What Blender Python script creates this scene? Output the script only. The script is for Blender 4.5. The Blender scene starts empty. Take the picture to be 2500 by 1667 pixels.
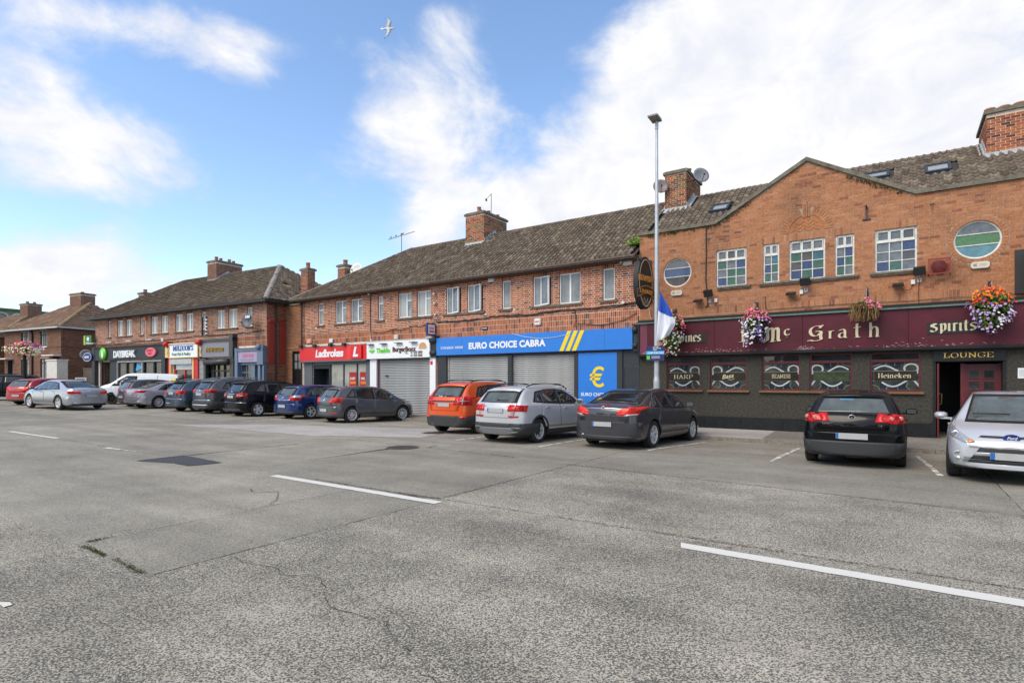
import bpy, bmesh, math, random
from mathutils import Vector, Matrix
from mathutils.geometry import tessellate_polygon
R = math.radians
rnd = random.Random(7)
scene = bpy.context.scene
COL = scene.collection

# ------------------------------------------------------------------ camera
cam_d = bpy.data.cameras.new('camera')
cam = bpy.data.objects.new('camera', cam_d); COL.objects.link(cam)
cam.location = (0, 0, 1.65); cam.rotation_euler = (R(90), 0, 0)
cam_d.sensor_width = 36; cam_d.lens = 1380/2500*36
cam_d.shift_y = 96.5/2500
cam_d.clip_start = .05; cam_d.clip_end = 3000
scene.camera = cam

# ------------------------------------------------------------------ light
SUN_EL, SUN_AZ = 46, 232        # azimuth measured clockwise from +Y
sun_d = bpy.data.lights.new('sun', 'SUN'); sun_d.energy = 1.5; sun_d.angle = R(36); sun_d.color = (1, .90, .74)
sun = bpy.data.objects.new('sun', sun_d); COL.objects.link(sun)
sv = Vector((math.sin(R(SUN_AZ))*math.cos(R(SUN_EL)), math.cos(R(SUN_AZ))*math.cos(R(SUN_EL)), math.sin(R(SUN_EL))))
sun.rotation_euler = sv.to_track_quat('Z', 'Y').to_euler()
scene.view_settings.view_transform = 'Standard'; scene.view_settings.look = 'None'
scene.view_settings.gamma = 1; scene.view_settings.use_curve_mapping = False
scene.view_settings.exposure = 0.86

def make_world():
    w = bpy.data.worlds.new('World'); scene.world = w; w.use_nodes = True
    nt = w.node_tree; N = nt.nodes; L = nt.links; N.clear()
    out = N.new('ShaderNodeOutputWorld'); bg = N.new('ShaderNodeBackground'); bg.inputs[1].default_value = .125
    L.new(bg.outputs[0], out.inputs[0])
    sky = N.new('ShaderNodeTexSky'); sky.sky_type = 'NISHITA'; sky.sun_disc = False
    sky.sun_elevation = R(SUN_EL); sky.sun_rotation = R(SUN_AZ); sky.dust_density = .6; sky.ozone_density = 1.4; sky.air_density=1.0
    tc = N.new('ShaderNodeTexCoord')
    nrm = N.new('ShaderNodeVectorMath'); nrm.operation = 'NORMALIZE'; L.new(tc.outputs['Generated'], nrm.inputs[0])
    # clouds: soft masses (direction, half sizes, weight) broken up by fractal noise
    def px(u, v): return Vector(((u-1176)/1298, 1, (875-v)/1298)).normalized()
    blobs = [((1980,270),(.50,.21),1.0), ((2330,350),(.42,.19),.95), ((1640,360),(.20,.20),.95), ((1640,20),(.22,.08),.75),((1900,20),(.36,.09),.75), ((1520,230),(.11,.12),.5), ((1300,455),(.22,.08),.70), ((1560,560),(.4,.10),.85),
             ((1010,120),(.065,.09),.62), ((990,230),(.13,.13),.60), ((1080,370),(.24,.12),.66), ((880,330),(.10,.10),.44), ((730,440),(.075,.06),.60), ((1120,470),(.2,.06),.5), ((950,540),(.08,.05),.5),
             ((230,40),(.12,.045),.50), ((380,80),(.14,.04),.52), ((520,110),(.14,.06),.62), ((750,105),(.12,.035),.62), ((560,165),(.08,.06),.50),
             ((30,220),(.16,.12),.74), ((190,300),(.15,.09),.52), ((390,395),(.13,.095),.66), ((280,420),(.18,.08),.44), ((110,650),(.24,.075),1.1), ((300,560),(.07,.06),.36), ((0,600),(.12,.06),.6),
             ((30,20),(.09,.05),.4), ((960,560),(.08,.045),.4)]
    acc = None
    for (u, v), (a, b), wgt in blobs:
        sub = N.new('ShaderNodeVectorMath'); sub.operation = 'SUBTRACT'; L.new(nrm.outputs[0], sub.inputs[0]); sub.inputs[1].default_value = px(u, v)
        mul = N.new('ShaderNodeVectorMath'); mul.operation = 'MULTIPLY'; L.new(sub.outputs[0], mul.inputs[0]); mul.inputs[1].default_value = (1/a, 1/max(a,b), 1/b)
        ln = N.new('ShaderNodeVectorMath'); ln.operation = 'LENGTH'; L.new(mul.outputs[0], ln.inputs[0])
        mr = N.new('ShaderNodeMapRange'); mr.interpolation_type = 'SMOOTHSTEP'; L.new(ln.outputs['Value'], mr.inputs[0])
        mr.inputs[1].default_value = 1.35; mr.inputs[2].default_value = .1; mr.inputs[3].default_value = 0; mr.inputs[4].default_value = wgt
        if acc is None: acc = mr.outputs[0]
        else:
            ad = N.new('ShaderNodeMath'); ad.operation = 'ADD'; L.new(acc, ad.inputs[0]); L.new(mr.outputs[0], ad.inputs[1]); acc = ad.outputs[0]
    # noise on a cloud deck seen in perspective
    sep = N.new('ShaderNodeSeparateXYZ'); L.new(nrm.outputs[0], sep.inputs[0])
    mp = N.new('ShaderNodeVectorMath'); mp.operation = 'MULTIPLY'; L.new(nrm.outputs[0], mp.inputs[0]); mp.inputs[1].default_value = (1, 1, 1.45)
    n1 = N.new('ShaderNodeTexNoise'); n1.inputs['Scale'].default_value = 5.6; n1.inputs['Detail'].default_value = 12; n1.inputs['Roughness'].default_value = .60; n1.inputs['Distortion'].default_value = .25
    L.new(mp.outputs[0], n1.inputs['Vector'])
    n2 = N.new('ShaderNodeTexNoise'); n2.inputs['Scale'].default_value = 2.0; n2.inputs['Detail'].default_value = 3
    L.new(mp.outputs[0], n2.inputs['Vector'])
    # unseen denser cloud added outside the view to whiten the ambient light
    back = N.new('ShaderNodeMapRange'); L.new(sep.outputs[1], back.inputs[0]); back.inputs[1].default_value = .45; back.inputs[2].default_value = .1
    back.inputs[3].default_value = 0; back.inputs[4].default_value = .98
    hi = N.new('ShaderNodeMapRange'); L.new(sep.outputs[2], hi.inputs[0]); hi.inputs[1].default_value = .56; hi.inputs[2].default_value = .75; hi.inputs[3].default_value = 0; hi.inputs[4].default_value = .8
    mx = N.new('ShaderNodeMath'); mx.operation = 'MAXIMUM'; L.new(back.outputs[0], mx.inputs[0]); L.new(hi.outputs[0], mx.inputs[1])
    b2 = N.new('ShaderNodeMath'); b2.operation = 'ADD'; L.new(acc, b2.inputs[0]); L.new(mx.outputs[0], b2.inputs[1])
    nm = N.new('ShaderNodeMath'); nm.operation = 'MULTIPLY_ADD'; L.new(n1.outputs[0], nm.inputs[0]); nm.inputs[1].default_value = 2.9; nm.inputs[2].default_value = -1.83
    d = N.new('ShaderNodeMath'); d.operation = 'ADD'; L.new(b2.outputs[0], d.inputs[0]); L.new(nm.outputs[0], d.inputs[1])
    al = N.new('ShaderNodeMapRange'); al.interpolation_type = 'SMOOTHSTEP'; L.new(d.outputs[0], al.inputs[0])
    al.inputs[1].default_value = .12; al.inputs[2].default_value = 1.12
    # cloud colour: thick = white, thin = pale blue grey
    thick = N.new('ShaderNodeMapRange'); L.new(d.outputs[0], thick.inputs[0]); thick.inputs[1].default_value = .35; thick.inputs[2].default_value = 1.05
    n3 = N.new('ShaderNodeTexNoise'); n3.inputs['Scale'].default_value = 7.5; n3.inputs['Detail'].default_value = 9; n3.inputs['Roughness'].default_value = .6; n3.inputs['Distortion'].default_value = .4; L.new(mp.outputs[0], n3.inputs['Vector'])
    nr = N.new('ShaderNodeMapRange'); L.new(n3.outputs[0], nr.inputs[0]); nr.inputs[1].default_value = .36; nr.inputs[2].default_value = .58; nr.inputs[3].default_value = .25; nr.inputs[4].default_value = 1
    tm = N.new('ShaderNodeMath'); tm.operation = 'MULTIPLY'; L.new(thick.outputs[0], tm.inputs[0]); L.new(nr.outputs[0], tm.inputs[1])
    cc = N.new('ShaderNodeMix'); cc.data_type = 'RGBA'; L.new(tm.outputs[0], cc.inputs[0])
    cc.inputs[6].default_value = (3.5, 3.65, 4.15, 1); cc.inputs[7].default_value = (4.62, 4.58, 4.55, 1)
    # grade the blue
    gr = N.new('ShaderNodeMix'); gr.data_type = 'RGBA'; gr.blend_type = 'MULTIPLY'; gr.inputs[0].default_value = 1
    hs = N.new('ShaderNodeHueSaturation'); hs.inputs['Saturation'].default_value = 1.06; hs.inputs['Value'].default_value = .88; L.new(sky.outputs[0], hs.inputs['Color']); L.new(hs.outputs[0], gr.inputs[6]); gr.inputs[7].default_value = (1.38, 1.36, 1.36, 1)
    mix = N.new('ShaderNodeMix'); mix.data_type = 'RGBA'; L.new(al.outputs[0], mix.inputs[0]); L.new(gr.outputs[2], mix.inputs[6]); L.new(cc.outputs[2], mix.inputs[7])
    L.new(mix.outputs[2], bg.inputs[0])
make_world()

# ------------------------------------------------------------------ materials
MATS = {}
def srgb(r, g, b):
    f = lambda c: ((c/255+.055)/1.055)**2.4 if c > 10 else c/255/12.92
    return (f(r), f(g), f(b))
def _base(name):
    m = bpy.data.materials.new(name); m.use_nodes = True
    nt = m.node_tree; p = nt.nodes['Principled BSDF']; return m, nt, p
def pm(name, col, rough=.6, metal=0, var=.12, scale=6, bump=0, bscale=60, coat=0, spec=.5, dirt=0, stretch=(1,1,1)):
    """one colour with cloudy variation, optional grime patches and fine relief (all in object metres)"""
    if name in MATS: return MATS[name]
    m, nt, p = _base(name); N = nt.nodes; L = nt.links
    p.inputs['Roughness'].default_value = rough; p.inputs['Metallic'].default_value = metal
    p.inputs['Specular IOR Level'].default_value = spec; p.inputs['Coat Weight'].default_value = coat; p.inputs['Coat Roughness'].default_value = .04
    p.inputs['Base Color'].default_value = (*col, 1)
    if var > 0 or dirt > 0 or bump > 0:
        tc = N.new('ShaderNodeTexCoord'); mp = N.new('ShaderNodeMapping'); mp.inputs['Scale'].default_value = stretch; L.new(tc.outputs['Object'], mp.inputs[0])
    if var > 0:
        n = N.new('ShaderNodeTexNoise'); n.inputs['Scale'].default_value = scale; n.inputs['Detail'].default_value = 6; n.inputs['Roughness'].default_value = .65; L.new(mp.outputs[0], n.inputs['Vector'])
        r = N.new('ShaderNodeMapRange'); L.new(n.outputs[0], r.inputs[0]); r.inputs[1].default_value = .3; r.inputs[2].default_value = .7
        r.inputs[3].default_value = 1-var; r.inputs[4].default_value = 1+var
        v = N.new('ShaderNodeVectorMath'); v.operation = 'SCALE'; v.inputs[0].default_value = col; L.new(r.outputs[0], v.inputs['Scale'])
        last = v.outputs[0]
        if dirt > 0:
            n2 = N.new('ShaderNodeTexNoise'); n2.inputs['Scale'].default_value = scale*.45; n2.inputs['Detail'].default_value = 8; n2.inputs['Roughness'].default_value = .7; L.new(mp.outputs[0], n2.inputs['Vector'])
            r2 = N.new('ShaderNodeMapRange'); L.new(n2.outputs[0], r2.inputs[0]); r2.inputs[1].default_value = .48; r2.inputs[2].default_value = .72; r2.inputs[3].default_value = 0; r2.inputs[4].default_value = dirt
            mx = N.new('ShaderNodeMix'); mx.data_type = 'RGBA'; L.new(r2.outputs[0], mx.inputs[0]); L.new(last, mx.inputs[6]); mx.inputs[7].default_value = (.06, .05, .04, 1)
            last = mx.outputs[2]
        L.new(last, p.inputs['Base Color'])
    if bump > 0:
        nb = N.new('ShaderNodeTexNoise'); nb.inputs['Scale'].default_value = bscale; nb.inputs['Detail'].default_value = 4; L.new(mp.outputs[0], nb.inputs['Vector'])
        b = N.new('ShaderNodeBump'); b.inputs['Strength'].default_value = bump; b.inputs['Distance'].default_value = .01; L.new(nb.outputs[0], b.inputs['Height']); L.new(b.outputs[0], p.inputs['Normal'])
    MATS[name] = m; return m

def tinted(name, stops, rough=.85, stain=.35, stain_col=(.05,.04,.035), lichen=None, bump=.25, sscale=.8):
    """pieces coloured one by one: a ramp read with the face attribute 'tint' plus the object's random number"""
    if name in MATS: return MATS[name]
    m, nt, p = _base(name); N = nt.nodes; L = nt.links
    p.inputs['Roughness'].default_value = rough; p.inputs['Specular IOR Level'].default_value = .15
    at = N.new('ShaderNodeAttribute'); at.attribute_name = 'tint'; oi = N.new('ShaderNodeObjectInfo')
    ad = N.new('ShaderNodeMath'); ad.operation = 'ADD'; L.new(at.outputs['Fac'], ad.inputs[0]); L.new(oi.outputs['Random'], ad.inputs[1])
    fr = N.new('ShaderNodeMath'); fr.operation = 'FRACT'; L.new(ad.outputs[0], fr.inputs[0])
    cr = N.new('ShaderNodeValToRGB'); L.new(fr.outputs[0], cr.inputs[0]); e = cr.color_ramp.elements
    cr.color_ramp.interpolation = 'LINEAR'
    while len(e) < len(stops): e.new(.5)
    for i, (pos, c) in enumerate(stops): e[i].position = pos; e[i].color = (*c, 1)
    geo = N.new('ShaderNodeNewGeometry')
    n = N.new('ShaderNodeTexNoise'); n.inputs['Scale'].default_value = 22; n.inputs['Detail'].default_value = 5; L.new(geo.outputs['Position'], n.inputs['Vector'])
    r = N.new('ShaderNodeMapRange'); L.new(n.outputs[0], r.inputs[0]); r.inputs[1].default_value = .3; r.inputs[2].default_value = .7; r.inputs[3].default_value = .78; r.inputs[4].default_value = 1.18
    v = N.new('ShaderNodeVectorMath'); v.operation = 'SCALE'; L.new(cr.outputs[0], v.inputs[0]); L.new(r.outputs[0], v.inputs['Scale'])
    n2 = N.new('ShaderNodeTexNoise'); n2.inputs['Scale'].default_value = sscale; n2.inputs['Detail'].default_value = 9; n2.inputs['Roughness'].default_value = .68; L.new(geo.outputs['Position'], n2.inputs['Vector'])
    r2 = N.new('ShaderNodeMapRange'); L.new(n2.outputs[0], r2.inputs[0]); r2.inputs[1].default_value = .5; r2.inputs[2].default_value = .75; r2.inputs[3].default_value = 0; r2.inputs[4].default_value = stain
    mx = N.new('ShaderNodeMix'); mx.data_type = 'RGBA'; L.new(r2.outputs[0], mx.inputs[0]); L.new(v.outputs[0], mx.inputs[6]); mx.inputs[7].default_value = (*stain_col, 1)
    last = mx.outputs[2]
    if lichen:
        lc, amt, ls = lichen
        n3 = N.new('ShaderNodeTexNoise'); n3.inputs['Scale'].default_value = ls; n3.inputs['Detail'].default_value = 8; n3.inputs['Roughness'].default_value = .75; L.new(geo.outputs['Position'], n3.inputs['Vector'])
        r3 = N.new('ShaderNodeMapRange'); L.new(n3.outputs[0], r3.inputs[0]); r3.inputs[1].default_value = .53; r3.inputs[2].default_value = .66; r3.inputs[3].default_value = 0; r3.inputs[4].default_value = amt
        m3 = N.new('ShaderNodeMix'); m3.data_type = 'RGBA'; L.new(r3.outputs[0], m3.inputs[0]); L.new(last, m3.inputs[6]); m3.inputs[7].default_value = (*lc, 1); last = m3.outputs[2]
    L.new(last, p.inputs['Base Color'])
    nb = N.new('ShaderNodeTexNoise'); nb.inputs['Scale'].default_value = 90; nb.inputs['Detail'].default_value = 3; L.new(geo.outputs['Position'], nb.inputs['Vector'])
    b = N.new('ShaderNodeBump'); b.inputs['Strength'].default_value = bump; b.inputs['Distance'].default_value = .008; L.new(nb.outputs[0], b.inputs['Height']); L.new(b.outputs[0], p.inputs['Normal'])
    MATS[name] = m; return m

def glassy(name, col, rough=.03, ripple=0, var=0.0, scale=3, spec=.6):
    if name in MATS: return MATS[name]
    m = pm(name, col, rough=rough, var=var, scale=scale, spec=spec)
    if ripple:
        nt = m.node_tree; N = nt.nodes; L = nt.links; p = N['Principled BSDF']
        g = N.new('ShaderNodeNewGeometry'); nb = N.new('ShaderNodeTexNoise'); nb.inputs['Scale'].default_value = 1.7; L.new(g.outputs['Position'], nb.inputs['Vector'])
        b = N.new('ShaderNodeBump'); b.inputs['Strength'].default_value = ripple; b.inputs['Distance'].default_value = .05; L.new(nb.outputs[0], b.inputs['Height']); L.new(b.outputs[0], p.inputs['Normal'])
    return m

def paint(name, col, metal=.0, flake=.0, rough=.32, spec=.5):
    if name in MATS: return MATS[name]
    m = pm(name, col, rough=rough, metal=metal, var=.05, scale=2.2, coat=.8 if sum(col) > .1 else .28, spec=spec if sum(col) > .1 else .18)
    return m

def concrete_road(name, lo, mid, hi, grain=55, big=.35, groove=False):
    """exposed-aggregate concrete: pale cement with darker stones, tyre-worn clouds"""
    m, nt, p = _base(name); N = nt.nodes; L = nt.links
    p.inputs['Roughness'].default_value = .9; p.inputs['Specular IOR Level'].default_value = .2
    g = N.new('ShaderNodeNewGeometry'); P = g.outputs['Position']
    n = N.new('ShaderNodeTexNoise'); n.inputs['Scale'].default_value = grain; n.inputs['Detail'].default_value = 4; n.inputs['Roughness'].default_value = .62; L.new(P, n.inputs['Vector'])
    vo = N.new('ShaderNodeTexVoronoi'); vo.inputs['Scale'].default_value = grain*1.1; L.new(P, vo.inputs['Vector'])
    sep = N.new('ShaderNodeSeparateColor'); L.new(vo.outputs['Color'], sep.inputs[0])
    a1 = N.new('ShaderNodeMath'); a1.operation = 'MULTIPLY_ADD'; L.new(sep.outputs[0], a1.inputs[0]); a1.inputs[1].default_value = .22; L.new(n.outputs[0], a1.inputs[2])
    nb_ = N.new('ShaderNodeTexNoise'); nb_.inputs['Scale'].default_value = .9; nb_.inputs['Detail'].default_value = 7; nb_.inputs['Roughness'].default_value = .6; L.new(P, nb_.inputs['Vector'])
    a2 = N.new('ShaderNodeMath'); a2.operation = 'MULTIPLY_ADD'; L.new(nb_.outputs[0], a2.inputs[0]); a2.inputs[1].default_value = big; L.new(a1.outputs[0], a2.inputs[2])
    cr = N.new('ShaderNodeValToRGB'); L.new(a2.outputs[0], cr.inputs[0]); e = cr.color_ramp.elements
    c0 = .5+.11+big*.5
    e[0].position = c0-.085; e[0].color = (*lo, 1); e[1].position = c0+.075; e[1].color = (*hi, 1); k = e.new(c0-.01); k.color = (*mid, 1)
    oi = N.new('ShaderNodeObjectInfo'); rr = N.new('ShaderNodeMapRange'); L.new(oi.outputs['Random'], rr.inputs[0]); rr.inputs[3].default_value = .9; rr.inputs[4].default_value = 1.1
    nc = N.new('ShaderNodeTexNoise'); nc.inputs['Scale'].default_value = .35; nc.inputs['Detail'].default_value = 5; L.new(P, nc.inputs['Vector'])
    rc = N.new('ShaderNodeMapRange'); L.new(nc.outputs[0], rc.inputs[0]); rc.inputs[1].default_value = .3; rc.inputs[2].default_value = .7; rc.inputs[3].default_value = .87; rc.inputs[4].default_value = 1.12
    mpp = N.new('ShaderNodeMapping'); mpp.vector_type = 'TEXTURE'; mpp.inputs['Rotation'].default_value = (0, 0, -.597); mpp.inputs['Scale'].default_value = (9, .9, 1); L.new(P, mpp.inputs[0])
    nt_ = N.new('ShaderNodeTexNoise'); nt_.inputs['Scale'].default_value = 1; nt_.inputs['Detail'].default_value = 6; nt_.inputs['Roughness'].default_value = .65; L.new(mpp.outputs[0], nt_.inputs['Vector'])
    rt = N.new('ShaderNodeMapRange'); L.new(nt_.outputs[0], rt.inputs[0]); rt.inputs[1].default_value = .35; rt.inputs[2].default_value = .65; rt.inputs[3].default_value = .84; rt.inputs[4].default_value = 1.1
    m0 = N.new('ShaderNodeMath'); m0.operation = 'MULTIPLY'; L.new(rr.outputs[0], m0.inputs[0]); L.new(rt.outputs[0], m0.inputs[1])
    mm = N.new('ShaderNodeMath'); mm.operation = 'MULTIPLY'; L.new(m0.outputs[0], mm.inputs[0]); L.new(rc.outputs[0], mm.inputs[1])
    v = N.new('ShaderNodeVectorMath'); v.operation = 'SCALE'; L.new(cr.outputs[0], v.inputs[0]); L.new(mm.outputs[0], v.inputs['Scale']); L.new(v.outputs[0], p.inputs['Base Color'])
    b = N.new('ShaderNodeBump'); b.inputs['Strength'].default_value = .5; b.inputs['Distance'].default_value = .006; L.new(a1.outputs[0], b.inputs['Height']); L.new(b.outputs[0], p.inputs['Normal'])
    MATS[name] = m; return m

M = dict(
 mortar_pub=pm('mortar_pub', (.36,.27,.20), .95, var=.2, scale=4, dirt=.25),
 mortar_pale=pm('mortar_pale', (.70,.58,.48), .95, var=.25, scale=4, dirt=.3),
 mortar_brown=pm('mortar_brown', (.38,.28,.21), .95, var=.2, scale=4),
 brick_pub=tinted('brick_pub', [(0,(.36,.148,.07)),(.3,(.43,.19,.092)),(.6,(.39,.165,.078)),(.8,(.47,.22,.12)),(.93,(.31,.115,.06)),(1,(.22,.09,.055))], stain=.55, lichen=((.52,.22,.12),.3,1.3)),
 brick_red=tinted('brick_red', [(0,(.36,.108,.042)),(.25,(.43,.14,.056)),(.5,(.27,.08,.04)),(.75,(.46,.165,.075)),(.9,(.15,.055,.04)),(1,(.09,.045,.04))], stain=.35),
 brick_mid=tinted('brick_mid', [(0,(.29,.10,.05)),(.4,(.36,.14,.07)),(.7,(.22,.08,.045)),(1,(.15,.065,.045))], stain=.3),
 brick_brown=tinted('brick_brown', [(0,(.17,.075,.045)),(.4,(.22,.10,.06)),(.7,(.13,.06,.04)),(1,(.10,.05,.04))], stain=.3),
 brick_orange=tinted('brick_orange', [(0,(.38,.17,.075)),(.5,(.33,.14,.065)),(1,(.27,.11,.05))], stain=.3),
 brick_sooty=tinted('brick_sooty', [(0,(.34,.10,.05)),(.35,(.42,.13,.06)),(.55,(.10,.06,.045)),(.75,(.22,.15,.06)),(1,(.07,.05,.04))], stain=.5, lichen=((.30,.24,.05),.55,2.2)),
 tile=tinted('roof_tile', [(0,(.14,.108,.08)),(.4,(.18,.145,.11)),(.7,(.10,.075,.058)),(.9,(.27,.225,.175)),(1,(.14,.11,.085))], stain=.4, lichen=((.34,.31,.26),.55,3.2), bump=.5),
 tile_gold=tinted('roof_tile_lichen', [(0,(.135,.11,.09)),(.4,(.17,.145,.12)),(.7,(.105,.085,.07)),(.9,(.26,.22,.15)),(1,(.14,.12,.10))], stain=.35, lichen=((.34,.22,.08),.6,2.2), bump=.5),
 tile_brown=tinted('roof_tile_brown', [(0,(.20,.125,.085)),(.4,(.25,.16,.11)),(.7,(.16,.10,.07)),(1,(.30,.21,.15))], stain=.3, bump=.4),
 ridge=pm('ridge_cap', (.20,.175,.145), .95, var=.35, scale=7, dirt=.4, bump=.5),
 ridge_gold=pm('ridge_cap_gold', (.30,.20,.10), .95, var=.35, scale=6, dirt=.3, bump=.4),
 underlay=pm('underlay', (.05,.045,.04), .95),
 coping=pm('coping', (.17,.155,.12), .95, var=.4, scale=5, dirt=.6, bump=.6, bscale=30),
 sill=pm('sill', (.17,.14,.11), .9, var=.35, scale=8, dirt=.5, bump=.3),
 upvc=pm('white_frame', (.78,.79,.79), .35, var=.03),
 oldwhite=pm('old_white_paint', (.70,.70,.66), .6, var=.12, scale=14, dirt=.45, bump=.4, bscale=40),
 glass_dim=glassy('glass_dim', (.20,.22,.225), ripple=.25, var=.5, scale=1.3),
 glass_pale=glassy('glass_pale', (.24,.26,.265), rough=.06, var=.2, scale=1.2),
 glass_shop=glassy('glass_shop', (.035,.04,.042), ripple=.2, var=.8, scale=1.1),
 blind=pm('roller_blind', (.62,.62,.59), .7, var=.05),
 curtain=pm('net_curtain', (.50,.51,.50), .9, var=.2, scale=10, stretch=(8,1,.3)),
 galv=pm('galvanised', (.50,.52,.53), .45, metal=.6, var=.12, scale=3),
 shutter=pm('shutter_steel', (.36,.37,.37), .5, metal=.4, var=.15, scale=2, dirt=.2),
 dark=pm('black_plastic', (.02,.02,.021), .5, var=.2),
 black_paint=pm('black_paint', (.014,.014,.015), .45, spec=.3, var=.3, scale=5, dirt=.1),
 anth=pm('anthracite', (.035,.041,.048), .5, spec=.3, var=.12, scale=2),
 gutter=pm('gutter_brown', (.10,.07,.055), .7, var=.4, scale=6, dirt=.4),
 lead=pm('lead_flashing', (.42,.43,.44), .6, metal=.2, var=.25, scale=9, bump=.4, bscale=20),
 pot=pm('chimney_pot', (.42,.20,.11), .85, var=.2, scale=9, dirt=.3),
 cable=pm('cable', (.025,.024,.024), .6, var=0),
 white_pl=pm('white_plastic', (.72,.72,.70), .45, var=.08, dirt=.15),
 cream=pm('cream_plastic', (.62,.58,.48), .6, var=.1, dirt=.2),
 maroon=pm('maroon_paint', (.085,.010,.020), .45, spec=.3, var=.3, scale=1.5, dirt=.12),
 maroon_l=pm('maroon_paint_light', (.15,.025,.05), .4, var=.2, scale=2),
 wood_red=pm('red_wood', (.105,.014,.018), .4, var=.2, scale=4),
 green_strip=pm('green_copper', (.10,.17,.14), .5, var=.35, scale=4, dirt=.3),
 render_dark=pm('dark_render', (.050,.046,.036), .7, spec=.25, var=.5, scale=16, dirt=.15, bump=.9, bscale=45),
 plinth=pm('black_plinth', (.013,.015,.016), .4, spec=.3, var=.35, scale=6, dirt=.1),
 gold=pm('gold_letters', (.72,.48,.10), .4, var=.15, scale=10),
 parch=pm('cream_letters', (.62,.54,.36), .6, var=.08, dirt=.1),
 etched=pm('etched_glass', (.46,.50,.50), .5, var=.12, scale=6),
 lead_came=pm('lead_came', (.30,.31,.31), .5, var=.1),
 brass=pm('brass', (.45,.30,.08), .3, metal=.9, var=.05),
)
def flat(name, rgb, rough=.45, **k): return pm(name, srgb(*rgb), rough, var=k.pop('var', .04), **k)
M.update(
 blue=flat('blue_sign', (38,122,212), .35, dirt=.07), yellow=flat('yellow_sign', (236,208,30), .4), white=flat('white_sign', (232,234,236), .4, dirt=.05),
 red=flat('red_sign', (214,20,28), .35, dirt=.08), red_d=flat('red_poster', (160,22,30), .4), orange=flat('orange_print', (225,120,30), .5),
 green=flat('green_sign', (95,205,40), .4), pink=flat('pink_sign', (222,110,130), .5), navy=flat('navy_sign', (24,52,120), .4),
 forest=flat('forest_sign', (40,105,48), .4), grey=flat('grey_paint', (92,96,102), .45), slateblue=flat('slate_blue_paint', (102,120,142), .5),
 lilac=flat('lilac_sign', (160,150,178), .5), silverb=flat('silver_brushed', (128,128,138), .45, scale=8), txt_blue=flat('blue_print', (30,90,165), .5), txt_green=flat('teal_print', (60,140,110), .5),
 black=flat('black_print', (22,22,24), .5), brown=flat('brown_print', (82,50,34), .5), redpaint=flat('red_shop_paint', (196,32,24), .45), creamp=flat('cream_paint', (226,190,130), .5),
 terracotta=flat('terracotta_panel', (158,62,52), .6), whitewall=flat('white_render', (206,204,196), .8, dirt=.25), pebble=pm('pebbledash', (.17,.145,.115), .95, var=.5, scale=25, bump=.8, bscale=60),
 concrete_w=pm('grey_render', (.27,.25,.21), .95, var=.2, scale=2), lime=flat('lime_edge', (190,215,30), .4), ltblue=flat('light_blue', (60,160,215), .4))

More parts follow.
